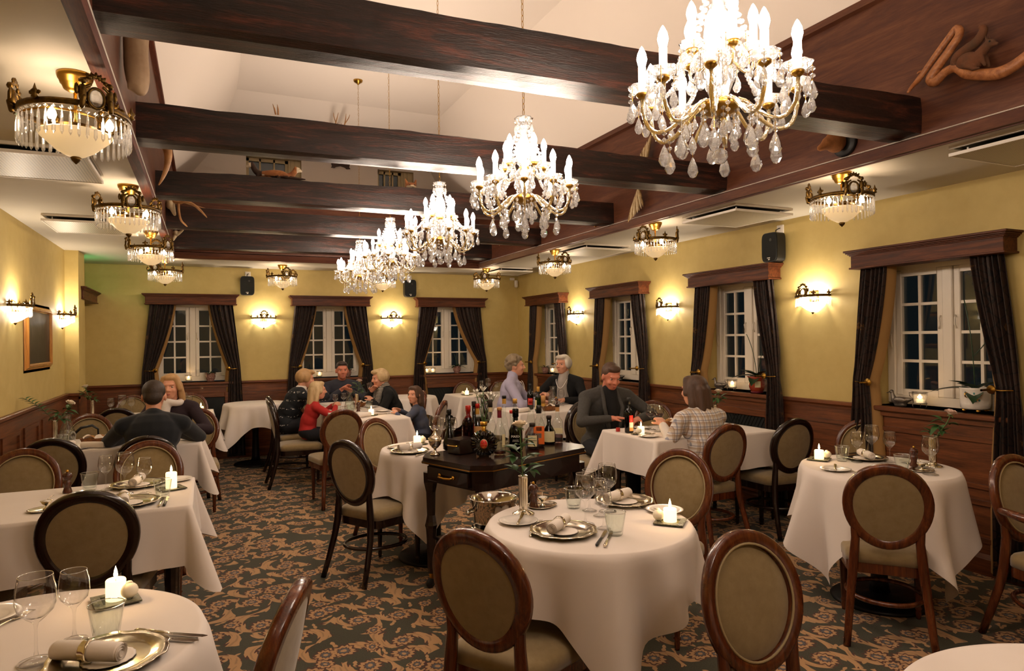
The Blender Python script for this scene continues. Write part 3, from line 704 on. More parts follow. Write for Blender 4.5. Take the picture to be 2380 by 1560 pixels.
def arm_mesh(pts, r):
    b = MB()
    for off in (0,):
        b.tube(pts, r, 9, m=0)
    # glass-twist ridges
    for k in range(3):
        q = []
        for i, p in enumerate(pts):
            a = k*2*pi/3+i*.9; q.append((p[0]+r*.75*cos(a), p[1]+r*.75*sin(a), p[2]+r*.55*sin(a)))
        b.tube(q, r*.45, 5, m=0)
    return b
def bez(P, n=14):
    P = [Vector(p) for p in P]; out = []
    for i in range(n+1):
        t = i/n; Q = P[:]
        while len(Q) > 1: Q = [Q[k].lerp(Q[k+1], t) for k in range(len(Q)-1)]
        out.append(Q[0])
    return out
MT['armglass'] = glass('champagne_glass_arm', 'f0e2b8', ior=1.6, refr=.3, boost=2.2, haze=.25, pw=3.)
def chandelier():
    t = thing('chandelier', '', 'chandelier')
    b = MB()
    b.lathe([(0, .15), (.03, .152), (.055, .165), (.06, .18), (.045, .196), (.022, .2), (.02, .205), (0, .206)], 28); b.build('hub_bowl', MT['brass'], t)
    b = MB()
    b.lathe([(.012, .2), (.03, .215), (.045, .25), (.05, .285), (.035, .315), (.016, .325), (.02, .335), (.034, .35), (.042, .39), (.036, .44), (.02, .48), (.017, .5), (.02, .515), (.034, .53), (.036, .536), (.012, .54), (0, .54)], 24, rfn=lambda a, r, z: 1+.05*cos(12*a))
    b.build('glass_stem', MT['crystal'], t)
    b = MB(); b.lathe([(.016, .54), (.022, .548), (.04, .566), (.044, .575), (.036, .572), (.016, .556), (0, .555)], 24, rfn=lambda a, r, z: 1+.08*cos(8*a)); b.build('crown', MT['crystal'], t)
    b = MB(); b.lathe([(0, .318), (.024, .32), (.028, .328), (.018, .336), (0, .336)], 18); b.build('collar', MT['brass'], t)
    L = 4.32-2.01-.565; b = MB(); z = .56; k = 0
    while z < .56+L-.06:
        T = Matrix.Translation((0, 0, z)) @ Matrix.Rotation(k*pi/2, 4, 'Z')
        b.tube([(.006*cos(a), 0, .017*sin(a)+.013) for a in [2*pi*i/8 for i in range(8)]], .0016, 4, closed=True, M=T); z += .029; k += 1
    b.build('chain', MT['brass'], t)
    b = MB(); b.lathe([(0, -.055), (.008, -.05), (.012, -.04), (.045, -.02), (.05, -.004), (.05, 0), (0, 0)], 20, (0, 0, 2.31)); b.build('ceiling_rose', MT['brass'], t)
    for tier, n, R0, zb, ph in ((0, 10, .228, .222, .2), (1, 5, .10, .33, .5)):
        low = .095 if tier == 0 else .26
        pts = bez([(.035, 0, zb-.05 if tier == 0 else .33), (R0*.35, 0, zb+.03), (R0*.55, 0, low-.05), (R0*1.04, 0, low-.03), (R0, 0, zb-.012)]) if tier == 0 else bez([(.02, 0, .32), (R0*.4, 0, .33), (R0*.7, 0, .25), (R0, 0, .26), (R0, 0, zb-.012)])
        am = arm_mesh(pts, .006 if tier == 0 else .005).mesh('arm', MT['armglass'])
        for k in range(n):
            a = 2*pi*(k+ph)/n
            o = put(am, 'arm', t); o.rotation_euler = (0, 0, a)
            c = put(CUP, 'candle_cup', o); c.location = (R0, 0, zb)
            c = put(PAN if tier == 0 else PAN_S, 'drip_pan', o); c.location = (R0, 0, zb)
            c = put(SLEEVE, 'candle_sleeve', o); c.location = (R0, 0, zb)
            c = put(BULB_C, 'bulb', o); c.location = (R0, 0, zb+.087)
            lamp(o, (R0, 0, zb+.11), W_CHAND, C_CHAND, .028)
            # drops round the pan rim
            for q in range(5 if tier == 0 else 3):
                aa = 2*pi*(q+.5)/(5 if tier == 0 else 3); rr = .04 if tier == 0 else .034
                px, py = R0+rr*cos(aa), rr*sin(aa)
                d = put(DROP_S if q % 2 else DROP_M, 'crystal_drop', t); d.location = (px*cos(a)-py*sin(a), px*sin(a)+py*cos(a), zb+.02); d.rotation_euler = (0, 0, q)
            if tier == 0:
                d = put(DROP_L, 'crystal_drop', t); rr = R0*.72; d.location = (rr*cos(a), rr*sin(a), .135); d.rotation_euler = (0, 0, k)
                d = put(DROP_L if k % 2 else DROP_M, 'crystal_drop', t); rr = .11; d.location = (rr*cos(a+.3), rr*sin(a+.3), .165)
    for k in range(10):
        a = 2*pi*(k+.2)/10; b = MB(); n = 22
        for i in range(n+1):
            f = i/n; rr = .04+(.212-.04)*f; zz = .50+(.245-.50)*f-.075*sin(pi*f)
            b.lathe([(0, -.008), (.006, -.005), (.008, 0), (.006, .005), (0, .008)], 7, (rr*cos(a), rr*sin(a), zz), False)
        b.build('bead_swag', MT['crystal'], t)
    for k in range(6):
        a = 2*pi*k/6; d = put(DROP_M, 'crystal_drop', t); d.location = (.052*cos(a), .052*sin(a), .17)
        d = put(DROP_S, 'crystal_drop', t); d.location = (.04*cos(a), .04*sin(a), .57)
    b = MB()
    for k in range(6): b.lathe([(0, -.008), (.007, 0), (0, .008)], 7, (0, 0, .15-.016*k), False)
    b.tube([(0, 0, .155), (0, 0, .04)], .0014, 4, m=1)
    b.lathe([(0, -.024), (.012, -.021), (.021, -.012), (.024, 0), (.021, .012), (.012, .021), (0, .024)], 12, (0, 0, .03), False); b.build('crystal_ball', [MT['crystal'], MT['brass']], t)
    return t
CH = chandelier()
chl = ['biggest crystal chandelier, nearest the camera, in front of the squirrel wall', 'second nearest crystal chandelier, between the first two timber beams', 'middle of five crystal chandeliers, third from the camera', 'fourth crystal chandelier from the camera, overlapping the third', 'farthest and lowest looking crystal chandelier in the row', 'added crystal chandelier overhead behind the camera, outside the photo']
for i, (x, y) in enumerate(((1.41, 1.58), (1.435, 2.99), (1.485, 4.45), (1.505, 5.9), (1.53, 7.32), (1.44, .12))):  # last one is unseen, added behind the camera to light the foreground
    o = CH if i == 0 else dup(CH)
    o.location = (x, y, 2.01); o.rotation_euler = (0, 0, .37*i); o['label'] = chl[i]; o['group'] = 'crystal chandeliers in a row'

def prism_mesh(L=.085, w=.006):
    b = MB(); b.lathe([(0, -.007), (.007, 0), (0, .007)], 7, (0, 0, -.008), False)
    b.lathe([(0, -L), (w, -L*.86), (w*.75, -L*.2), (w*.3, -L*.02), (0, 0)], 6, (0, 0, -.016), False); return b.mesh('crystal_prism', MT['crystal'])
PRISM = prism_mesh(); PRISM_S = prism_mesh(.055, .0045)
def medallion(b, M, s=1.0, m=0, mg=1):
    """cast figure group round an oval crystal; stands upright, facing +y in M's frame"""
    b.tube([(.026*s*cos(a), 0, .034*s*sin(a)) for a in [2*pi*i/16 for i in range(16)]], .006*s, 6, closed=True, m=m, M=M)
    b.ell((0, .002, 0), (.022*s, .008*s, .03*s), 10, m=mg, M=M, smooth=False)
    for sx in (-1, 1):
        b.cap((sx*.045*s, 0, -.035*s), (sx*.042*s, .006*s, -.005*s), .009*s, .010*s, 8, m, M)      # leg
        b.cap((sx*.042*s, 0, -.005*s), (sx*.042*s, 0, .028*s), .013*s, .012*s, 8, m, M)            # body
        b.ell((sx*.042*s, .004*s, .05*s), .012*s, 8, m, M)                                         # head
        b.cap((sx*.04*s, .004*s, .026*s), (sx*.02*s, .008*s, .04*s), .006*s, .005*s, 6, m, M)      # arm
        b.ell((sx*.06*s, 0, .02*s), (.008*s, .005*s, .02*s), 8, m, M)
        for k in range(4): b.ell((sx*(.008+.012*k)*s, 0, (.062+.012*cos(k))*s), (.012*s, .006*s, .009*s), 7, m, M)
    for k in range(-2, 3): b.ell((k*.012*s, 0, (.078-.004*abs(k))*s), (.006*s, .005*s, .014*s), 7, m, M, Matrix.Rotation(k*.3, 4, 'Y'))
def finial(b, M, s=1., m=0):
    b.lathe([(0, -.01*s), (.012*s, -.004*s), (.008*s, .006*s), (.014*s, .014*s), (.006*s, .024*s), (0, .044*s)], 10, m=m, M=M)
    for sx in (-1, 1): b.ell((sx*.014*s, 0, .012*s), (.009*s, .005*s, .008*s), 7, m, M)
def ceiling_lamp():
    t = thing('ceiling_lamp', '', 'ceiling lamp')
    b = MB(); b.lathe([(0, 0), (.058, 0), (.058, -.006), (.054, -.02), (.051, -.021), (.047, -.036), (.043, -.037), (.036, -.055), (.016, -.066), (0, -.067)], 28); b.build('canopy', MT['brass'], t)
    b = MB(); b.tube([(0, 0, -.06), (0, 0, -.2)], .006, 8)
    for k in range(3): a = 2*pi*k/3; b.tube([(0, 0, -.13), (.085*cos(a), .085*sin(a), -.125), (.172*cos(a), .172*sin(a), -.15)], .004, 6)
    b.build('stem', MT['brass'], t)
    b = MB(); b.lathe([(.168, -.160), (.173, -.160), (.176, -.152), (.174, -.140), (.169, -.138), (.168, -.160)], 56, rfn=lambda a, r, z: 1+.006*cos(40*a)); b.build('ring', MT['bronze'], t)
    for k in range(3):
        a = 2*pi*k/3; M = Matrix.Translation((.178*cos(a), .178*sin(a), -.127)) @ Matrix.Rotation(a-pi/2, 4, 'Z')
        b = MB(); medallion(b, M); b.build('medallion', [MT['bronze'], MT['crystal']], t)
        a += pi/3; b = MB(); finial(b, Matrix.Translation((.175*cos(a), .175*sin(a), -.137)) @ Matrix.Rotation(a-pi/2, 4, 'Z')); b.build('finial', MT['bronze'], t)
    n = 44
    for k in range(n):
        a = 2*pi*k/n; o = put(PRISM, 'crystal_prism', t); dz = .018*abs(cos(1.5*a+pi/2)); o.location = (.170*cos(a), .170*sin(a), -.160-.010+dz*.6); o.rotation_euler = (0, 0, a)
    b = MB(); b.lathe([(.062, -.205), (.112, -.211), (.116, -.217), (.108, -.229), (.085, -.25), (.06, -.274), (.03, -.291), (.008, -.296), (0, -.296)], 36); b.build('glass_bowl', MT['opal'], t)
    b = MB(); b.lathe([(.058, -.185), (.07, -.19), (.07, -.207), (.0, -.207)], 24); b.build('bowl_fitting', MT['bronze'], t); b = MB(); b.lathe([(0, -.322), (.006, -.316), (.014, -.308), (.018, -.298), (.012, -.294), (0, -.294)], 14); b.build('bowl_finial', MT['bronze'], t)
    for k in range(3):
        a = 2*pi*(k+.5)/3; o = put(BULB_W, 'bulb', t); o.location = (.105*cos(a), .105*sin(a), -.192)
        lamp(t, (.105*cos(a), .105*sin(a), -.17), W_CEIL, C_WARM, .03)
    return t
def opal():
    t = NT('opal_glass'); d = t.n('ShaderNodeBsdfTranslucent'); d.inputs[0].default_value = lin('f6e6c4'); t.set(lin('f3e6cc'), .25)
    t.put(t.b.inputs['Emission Color'], lin('ffe3b4')); t.b.inputs['Emission Strength'].default_value = .35
    m = t.n('ShaderNodeMixShader'); m.inputs[0].default_value = .45; t.t.links.new(t.b.outputs[0], m.inputs[1]); t.t.links.new(d.outputs[0], m.inputs[2]); t.t.links.new(m.outputs[0], t.out.inputs[0]); return t.m
MT['opal'] = opal()
_t = NT('lit_opal_glass'); _t.set(lin('f6ecd8'), .3); _t.put(_t.b.inputs['Emission Color'], lin('fff5e8')); _t.b.inputs['Emission Strength'].default_value = 8.0
MT['opal_lit'] = _t.m
CL = ceiling_lamp()
cll = ['brass and crystal ceiling lamp, largest and nearest, upper left', 'second nearest crystal ceiling lamp on the left ceiling strip', 'third crystal ceiling lamp along the left ceiling strip', 'farthest crystal ceiling lamp of the left ceiling strip',
       'crystal ceiling lamp above the back wall between the first speaker and middle window', 'crystal ceiling lamp partly hidden behind the far chandeliers', 'crystal ceiling lamp near the back right corner of the ceiling',
       'third crystal ceiling lamp from the camera, right ceiling strip', 'second nearest crystal ceiling lamp on the right ceiling strip', 'nearest crystal ceiling lamp on the right, over the wall speaker', 'unseen added crystal ceiling lamp behind the camera on the left strip', 'unseen added crystal ceiling lamp behind the camera on the right strip']
for i, (x, y) in enumerate(((-.415, 2.83), (-.42, 4.70), (-.42, 6.56), (-.41, 8.58), (.89, 8.91), (2.16, 8.91), (3.49, 8.50), (3.455, 6.46), (3.455, 4.665), (3.445, 2.83), (-.415, .95), (3.445, .95))):  # last two lamps are out of view, added to brighten the foreground
    o = CL if i == 0 else dup(CL)
    o.location = (x, y, H); o.rotation_euler = (0, 0, R(-62) if i == 0 else R(40*i)); o['label'] = cll[i]; o['group'] = 'crystal ceiling lamps'

def sconce():
    t = thing('wall_sconce', '', 'wall lamp')    # wall plane is y = 0, the lamp stands out towards -y
    b = MB(); b.box((0, -.006, .0), (.09, .012, .12), bev=.004); b.tube([(0, 0, -.02), (0, -.05, -.02)], .006, 6); b.build('back_plate', MT['bronze'], t)
    r = .15
    el = [(r*cos(a), r*.8*sin(a)) for a in [pi+pi*i/24 for i in range(25)]]
    b = MB(); b.tube([(x, y, .02) for x, y in el], .008, 6, flat=1.5, up=(0, 0, 1)); b.build('ring', MT['bronze'], t)
    b = MB(); medallion(b, Matrix.Translation((0, -r*.8-.004, .045)) @ Matrix.Rotation(pi, 4, 'Z'), .85); b.build('medallion', [MT['bronze'], MT['crystal']], t)
    for a in (pi+.12, pi+1.0, 2*pi-1.0, 2*pi-.12):
        b = MB(); finial(b, Matrix.Translation((r*cos(a), r*.8*sin(a), .03)) @ Matrix.Rotation(a+pi/2, 4, 'Z'), .9); b.build('finial', MT['bronze'], t)
    for k in range(22):
        a = pi+pi*(k+.5)/22; o = put(PRISM_S, 'crystal_prism', t); o.location = (r*cos(a), r*.8*sin(a), .012-.012*sin(2*(a-pi))**2)
    b = MB(); b.lathe([(.105, -.03), (.108, -.038), (.09, -.062), (.055, -.088), (.02, -.104), (0, -.108)], 20, (0, -.004, 0), a0=pi, a1=2*pi); b.build('glass_bowl', MT['opal_lit'], t)
    b = MB(); b.lathe([(0, -.126), (.006, -.12), (.012, -.112), (.01, -.106), (0, -.104)], 10, (0, -.018, 0)); b.build('bowl_finial', MT['bronze'], t)
    for s in (-1, 1):
        o = put(BULB_W, 'bulb', t); o.location = (s*.055, -.06, -.02); lamp(t, (s*.055, -.055, .02), W_SCONCE, (1., .84, .66), .022)
    return t
SN = sconce()
snl = ['lit crystal wall sconce between the left and middle back windows', 'lit crystal wall sconce between the middle and right back windows', 'lit crystal wall sconce nearest the back right corner',
       'lit crystal wall sconce between the second and third right windows', 'lit crystal wall sconce under the right wall speaker, by the nearest window', 'lit crystal wall sconce at the left edge, before the picture', 'lit crystal wall sconce on the left wall between picture and pier']
for i, (w, s) in enumerate((('B', .70), ('B', 2.415), ('R', 7.62), ('R', 5.72), ('R', 3.88), ('L', 6.11), ('L', 8.02 if False else 7.93))):
    o = SN if i == 0 else dup(SN)
    o.location = {'B': (s, YB, 1.79), 'R': (XR, s, 1.79), 'L': (XL, s, 1.77)}[w]; o.rotation_euler = (0, 0, {'B': 0, 'R': R(-90), 'L': R(90)}[w])
    o['label'] = snl[i]; o['group'] = 'crystal wall sconces'

# ================================================================== wall fittings
def text(parent, body, size, loc, rot, m, name='lettering', ext=.0003):
    cu = bpy.data.curves.new(name, 'FONT'); cu.body = body; cu.size = size; cu.align_x = 'CENTER'; cu.align_y = 'CENTER'; cu.extrude = ext
    o = bpy.data.objects.new(name, cu); COL.objects.link(o); o.parent = parent; o.location = loc; o.rotation_euler = rot; cu.materials.append(m)
    bpy.context.view_layer.update(); me = bpy.data.meshes.new_from_object(o.evaluated_get(bpy.context.evaluated_depsgraph_get()))
    q = bpy.data.objects.new(name, me); COL.objects.link(q); q.parent = parent; q.location = loc; q.rotation_euler = rot
    bpy.data.objects.remove(o); return q
def speaker():
    t = thing('wall_speaker', '', 'speaker')
    b = MB(); pl = []
    for k in range(32):
        a = 2*pi*k/32; e = .35; pl.append((.085*math.copysign(abs(cos(a))**e, cos(a)), .122*math.copysign(abs(sin(a))**e, sin(a))))
    M = Matrix.Translation((0, -.03, 0)) @ Matrix.Rotation(R(90), 4, 'X'); b.prism(pl, 0, .09, M=M, smooth=True); b.build('cabinet', MT['black'], t)
    b = MB(); b.prism([(x*.93, y*.95) for x, y in pl], .09, .098, M=M, smooth=True); b.build('grille', mat('speaker_cloth', '0b0f0f', .8, bump=.3, bs=400), t)
    b = MB(); T = Matrix.Translation((.02, -.128, .06)) @ Matrix.Rotation(R(90), 4, 'X'); b.lathe([(.012, 0), (.014, .002), (.012, .003), (.004, .001), (0, .002)], 16, M=T); b.build('tweeter', mat('speaker_ring', '22221e', .5), t)
    b = MB(); b.box((-.008, -.129, -.088), (.024, .002, .006)); b.box((.008, -.1291, -.088), (.006, .002, .008)); b.box((0, -.129, -.102), (.018, .002, .009)); b.build('emblem', MT['whiteprint'], t)
    b = MB(); b.box((0, -.015, 0), (.05, .03, .1)); b.build('bracket', MT['black'], t)
    b = MB(); b.tube([(0, -.05, .12), (.0, -.05, .145), (.015, -.03, .16), (.02, -.01, .165)], .004, 6); b.build('cable', MT['black'], t)
    return t
SP = speaker()
b = MB(); b.box((0, -.008, 0), (.07, .016, .07), bev=.004); b.box((0, -.017, 0), (.046, .004, .046), bev=.001); SOCK = b.mesh('wall_socket', MT['plastic'])
for i, (w, s, z, lab) in enumerate((('B', .50, 2.225, 'above the leftmost back wall curtain'), ('B', 2.665, 2.235, 'between the back middle and right windows'), ('R', 4.22, 2.235, 'on the right wall over a sconce'))):
    o = SP if i == 0 else dup(SP)
    loc = lambda d, zz: {'B': (s+d, YB, zz), 'R': (XR, s-d, zz)}[w]
    o.location = loc(0, z); o.rotation_euler = (0, 0, 0 if w == 'B' else R(-90)); o['label'] = 'black wall speaker ' + lab; o['group'] = 'black wall speakers'
    k = put(SOCK, 'wall_socket', None); k.location = loc(.012, z+.155); k.rotation_euler = o.rotation_euler; tag(k, 'white socket above the speaker ' + lab, 'socket', 'white wall sockets')
t = thing('motion_sensor', 'small white motion sensor in the back right corner', 'sensor', (4.33, YB, 2.375))
b = MB(); b.box((-.03, -.02, .04), (.07, .04, .04), bev=.006); b.build('bracket', MT['plastic'], t)
b = MB(); b.box((.02, -.055, -.035), (.05, .04, .11), bev=.01); b.build('sensor_body', MT['plastic'], t)
# framed picture on the left wall
t = thing('framed_picture', 'gilt framed dark picture hanging on the left wall', 'picture', (XL, 6.93, 1.555), R(90))
b = MB(); w, h = .5, .285
fp = [(0, 0), (.02, 0), (.024, .012), (.034, .014), (.045, .03), (.06, .032), (.062, .02), (.07, .014), (.07, 0)]
for (ax, az), (bx_, bz), u in (((-w, -h), (w, -h), (0, 0, 1)), ((w, -h), (w, h), (-1, 0, 0)), ((w, h), (-w, h), (0, 0, -1)), ((-w, h), (-w, -h), (1, 0, 0))):
    A = Vector((ax, 0, az)); Bv = Vector((bx_, 0, bz)); U = Vector(u); d = (Bv-A).normalized(); n = len(fp)
    vs = [A+U*p[0]+d*p[0]+Vector((0, -1, 0))*p[1] for p in fp]+[Bv+U*p[0]-d*p[0]+Vector((0, -1, 0))*p[1] for p in fp]
    b.add(vs, [(i, (i+1) % n, n+(i+1) % n, n+i) for i in range(n)])
MT['gilt'] = wood('gilt_frame', '7a4a16', 'b5752a', 'd69a44', 'z', .3, 5, .3, .02); b.build('frame', MT['gilt'], t)
def art():
    q = NT('dark_picture_print'); v = q.obj(); sp = q.n('ShaderNodeSeparateXYZ'); q.put(sp.inputs[0], v)
    n = q.noise(v, 4, 4, .6, .8); z = sp.outputs[2]
    c = q.ramp(q.ma('ADD', q.ma('MULTIPLY', n, .6), q.ma('MULTIPLY', z, .9)), [(.18, '17130f'), (.34, '39332b'), (.5, '6a6156')])
    dx = q.ma('ADD', sp.outputs[0], .02); dz = q.ma('ADD', z, .07)
    d = q.ma('SQRT', q.ma('ADD', q.ma('MULTIPLY', dx, q.ma('MULTIPLY', dx, 1.2)), q.ma('MULTIPLY', dz, q.ma('MULTIPLY', dz, 5.))))
    q.set(q.mix(q.ma('LESS_THAN', q.ma('ADD', d, q.ma('MULTIPLY', n, .3)), .17), c, lin('8d8474')), .35); return q.m
b = MB(); b.box((0, -.006, 0), (2*w-.12, .008, 2*h-.12)); b.build('print', art(), t)
# green escape sign behind the pier
t = thing('exit_sign', 'small green lit escape sign behind the left pier', 'sign', (XL+.055, 8.566, 2.08))
b = MB(); b.box((0, 0, 0), (.1, .03, .1), bev=.004); b.build('housing', MT['plastic'], t)
b = MB(); b.box((0, .0165, 0), (.09, .003, .085)); b.build('lit_panel', emis('green_sign', '30ff80', 5), t)
lamp(t, (.02, .14, .08), 1.3, (.12, 1., .35), .05, 'sign_light')

# ================================================================== mounted animals and antlers
def remesh(mb, name, voxel, mats, parent=None, smooth=3, fac=.5, matfn=None):
    ob = mb.build(name+'_raw', mats)
    q = ob.modifiers.new('r', 'REMESH'); q.mode = 'VOXEL'; q.voxel_size = voxel
    if smooth: w = ob.modifiers.new('s', 'SMOOTH'); w.iterations = smooth; w.factor = fac
    dg = bpy.context.evaluated_depsgraph_get(); dg.update()
    me = bpy.data.meshes.new_from_object(ob.evaluated_get(dg)); me.name = name
    old = ob.data; bpy.data.objects.remove(ob); bpy.data.meshes.remove(old)
    me.materials.clear()
    for m in (mats if isinstance(mats, (list, tuple)) else [mats]): me.materials.append(m)
    n = len(me.polygons); me.polygons.foreach_set('use_smooth', [True]*n)
    me.polygons.foreach_set('material_index', [matfn(p.center) for p in me.polygons] if matfn else [0]*n)
    me.update()
    o = bpy.data.objects.new(name, me); COL.objects.link(o)
    if parent is not None: o.parent = parent
    return o
# squirrel on its bent branch (right recess wall, x = TR)
WR = TR
def on(y, z, d=.05): return (WR-d, y, z)
t = thing('bent_branch', 'pale twisted bare branch fixed to the wood above, holding a squirrel', 'branch', (0, 0, 0))
b = MB()
b.tube([(3.148, 2.2, 2.685), (3.205, 2.215, 2.73), (3.262, 2.22, 2.775), on(2.15, 2.86, .07), on(2.07, 2.945, .06), on(2.045, 2.96, .06), on(2.03, 2.935, .06)], [.006, .010, .014, .016, .017, .018, .018], 10, sub=4)
b.tube([on(2.045, 2.958, .06), on(2.03, 2.92, .07), on(2.07, 2.86, .08), on(2.145, 2.785, .08), on(2.165, 2.75, .08), on(2.14, 2.735, .08), on(2.09, 2.765, .08), on(2.04, 2.765, .08), on(1.99, 2.72, .08), on(1.92, 2.69, .08), on(1.85, 2.672, .08), on(1.78, 2.69, .07), on(1.66, 2.75, .05), on(1.5, 2.76, .02)], [.018, .019, .02, .022, .024, .022, .02, .022, .026, .026, .028, .026, .026, .02], 10, sub=4)
b.tube([on(2.20, 2.80, .06), on(2.215, 2.81, .085), on(2.22, 2.80, .1)], [.008, .006, .003], 7, sub=4)
b.build('bent_branch', MT['branch'], t)
t = thing('mounted_squirrel', 'stuffed brown squirrel crouching on the twisted branch', 'squirrel', (0, 0, 0))
b = MB(); S = WR-.085
b.ell((S, 1.985, 2.775), (.034, .052, .042), 14); b.ell((S, 1.945, 2.765), (.03, .04, .04), 14); b.cap((S, 1.93, 2.785), (S, 1.90, 2.81), .026, .022)
b.ell((S, 1.885, 2.818), (.021, .026, .021), 12); b.cap((S, 1.872, 2.812), (S, 1.855, 2.806), .014, .008)
for s in (-1, 1):
    b.cap((S+s*.013, 1.893, 2.836), (S+s*.016, 1.897, 2.862), .006, .003); b.cap((S+s*.02, 1.975, 2.75), (S+s*.022, 1.945, 2.725), .02, .010); b.cap((S+s*.022, 1.95, 2.722), (S+s*.022, 1.92, 2.718), .009, .006)
    b.cap((S+s*.018, 1.915, 2.77), (S+s*.015, 1.90, 2.725), .012, .008)
remesh(b, 'body', .005, [MT['squirrel'], MT['whitefur']], t, 3, .5, None)
b = MB(); b.tube([(S, 2.03, 2.765), (S, 2.045, 2.79), (S, 2.03, 2.815), (S, 1.99, 2.833), (S, 1.95, 2.845), (S, 1.925, 2.865), (S, 1.912, 2.89), (S, 1.922, 2.908), (S, 1.935, 2.905)], [.012, .018, .021, .022, .022, .021, .019, .014, .004], 12, sub=4); b.build('tail', MT['squirrel'], t)
b = MB()
for s in (-1, 1): b.ell((S+s*.019, 1.876, 2.822), .0045, 8)
b.build('eyes', MT['black'], t)
# boar-skin trophy on a round shield
t = thing('fur_trophy', 'round ginger fur trophy on a dark shield, right recess wall', 'trophy', (WR, 2.72, 2.60), R(-90))
b = MB(); T = Matrix.Rotation(R(90), 4, 'X'); b.lathe([(0, 0), (.078, 0), (.082, .008), (.074, .02), (0, .022)], 28, M=T); b.build('shield', MT['black'], t)
b = MB(); b.ell((-.01, -.07, 0), (.055, .065, .062), 16); b.ell((-.015, -.12, -.012), (.035, .04, .04), 12); b.cap((-.02, -.13, -.02), (-.03, -.165, -.04), .03, .02)
for s in (-1, 1): b.cap((s*.03-.01, -.08, .045), (s*.045-.01, -.07, .085), .014, .006)
remesh(b, 'head', .008, MT['boar'], t)
# spread bird on the recess wall
def wing(b, root, tip, n, w, M=None):
    root = Vector(root); tip = Vector(tip)
    for k in range(n):
        f = k/(n-1); a = root.lerp(tip, .12+.3*f); L = (tip-root).length*(.55+.45*f); d = (tip-root).normalized()
        side = Vector((0, -d.z, d.y)); e = a+d*L*.75-side*w*(1-f)*1.2
        mid = a.lerp(e, .5); q = (e-a).to_track_quat('Z', 'X').to_matrix().to_4x4()
        b.ell(mid, ((e-a).length*.02+.005, .014, (e-a).length*.55), 8, k % 2, M, q)
t = thing('mounted_bird', 'stuffed barred bird with spread wings behind the second beam', 'bird', (0, 0, 0))
b = MB(); b.ell((WR-.07, 4.60, 2.78), (.04, .06, .05), 12); b.ell((WR-.09, 4.53, 2.82), (.025, .03, .025), 10); b.cap((WR-.095, 4.51, 2.815), (WR-.1, 4.48, 2.805), .01, .003)
remesh(b, 'body', .007, MT['feather'], t)
b = MB(); wing(b, (WR-.07, 4.63, 2.79), (WR-.06, 4.79, 2.53), 9, .12); b.build('wing', [MT['feather'], MT['bone']], t)
b = MB(); wing(b, (WR-.07, 4.57, 2.82), (WR-.05, 4.50, 3.10), 9, .10); b.build('wing', [MT['feather'], MT['bone']], t)
# roe skull on a light wooden board
t = thing('antler_trophy', 'small skull and antlers on a pale shield, right recess wall', 'trophy', (WR, 5.43, 2.62), R(-90))
b = MB(); T = Matrix.Rotation(R(90), 4, 'X'); b.prism([(-.035, .07), (.035, .07), (.045, .03), (.035, -.03), (0, -.085), (-.035, -.03), (-.045, .03)], 0, .018, M=T); b.build('shield', mat('pale_shield_board', 'b07a3c', .4), t)
b = MB(); b.ell((0, -.04, .03), (.026, .03, .03), 12); b.cap((0, -.045, .02), (0, -.07, -.045), .022, .008); remesh(b, 'skull', .006, MT['bone'], t)
b = MB()
for s in (-1, 1):
    b.tube([(s*.015, -.045, .05), (s*.04, -.09, .06), (s*.05, -.15, .04), (s*.04, -.2, -.01), (s*.03, -.21, -.06)], [.008, .007, .006, .004, .002], 7, sub=4); b.tube([(s*.045, -.13, .05), (s*.07, -.15, .0), (s*.075, -.155, -.03)], [.005, .004, .002], 6, sub=4)
b.build('antlers', MT['antler'], t)
t = thing('roe_trophy', 'small antlered trophy at the far end, right recess wall', 'trophy', (WR, 7.35, 2.68), R(-90))
b = MB(); b.prism([(-.04, .07), (.04, .07), (.045, 0), (0, -.07), (-.045, 0)], 0, .016, M=T); b.build('shield', MT['dial'], t)
b = MB(); b.ell((0, -.05, .02), (.035, .05, .04), 12); b.cap((0, -.09, .01), (0, -.14, -.02), .028, .016); remesh(b, 'head', .007, MT['bone'], t)
b = MB()
for s in (-1, 1): b.tube([(s*.02, -.05, .05), (s*.045, -.1, .04), (s*.05, -.13, -.02), (s*.045, -.14, -.07)], [.007, .006, .005, .002], 6, sub=4)
b.build('antlers', MT['antler'], t)
# left recess wall: driftwood, horn, branching antlers, light skull
t = thing('driftwood_log', 'thick grey driftwood limb hanging on the left recess wall', 'driftwood', (0, 0, 0))
b = MB(); b.tube([(-.232, 3.2, 2.98), (-.24, 3.2, 2.88), (-.25, 3.19, 2.80), (-.252, 3.18, 2.70), (-.248, 3.17, 2.63), (-.243, 3.17, 2.58), (-.235, 3.165, 2.545), (-.23, 3.16, 2.525)], [.066, .058, .05, .047, .048, .044, .03, .012], 14, sub=4)
b.tube([(-.255, 3.17, 2.60), (-.268, 3.165, 2.555), (-.27, 3.16, 2.54)], [.024, .018, .008], 9, sub=4); remesh(b, 'driftwood_log', .008, MT['drift'], t, 2)
t = thing('ram_horn', 'curled brown horn hanging between the second and third beams', 'horn', (0, 0, 0))
b = MB(); b.tube([(-.29, 4.47, 2.70), (-.235, 4.46, 2.69), (-.20, 4.45, 2.655), (-.19, 4.45, 2.60), (-.20, 4.45, 2.53), (-.222, 4.45, 2.465), (-.242, 4.45, 2.425)], [.02, .026, .027, .022, .015, .009, .003], 12, sub=4); b.build('horn', MT['antler'], t)
b = MB(); b.ell((-.285, 4.47, 2.70), (.025, .045, .04), 12); b.build('mount', MT['fur_dark'], t)
t = thing('branching_antlers', 'skull with branching antlers on the left recess wall', 'antlers', (0, 0, 0))
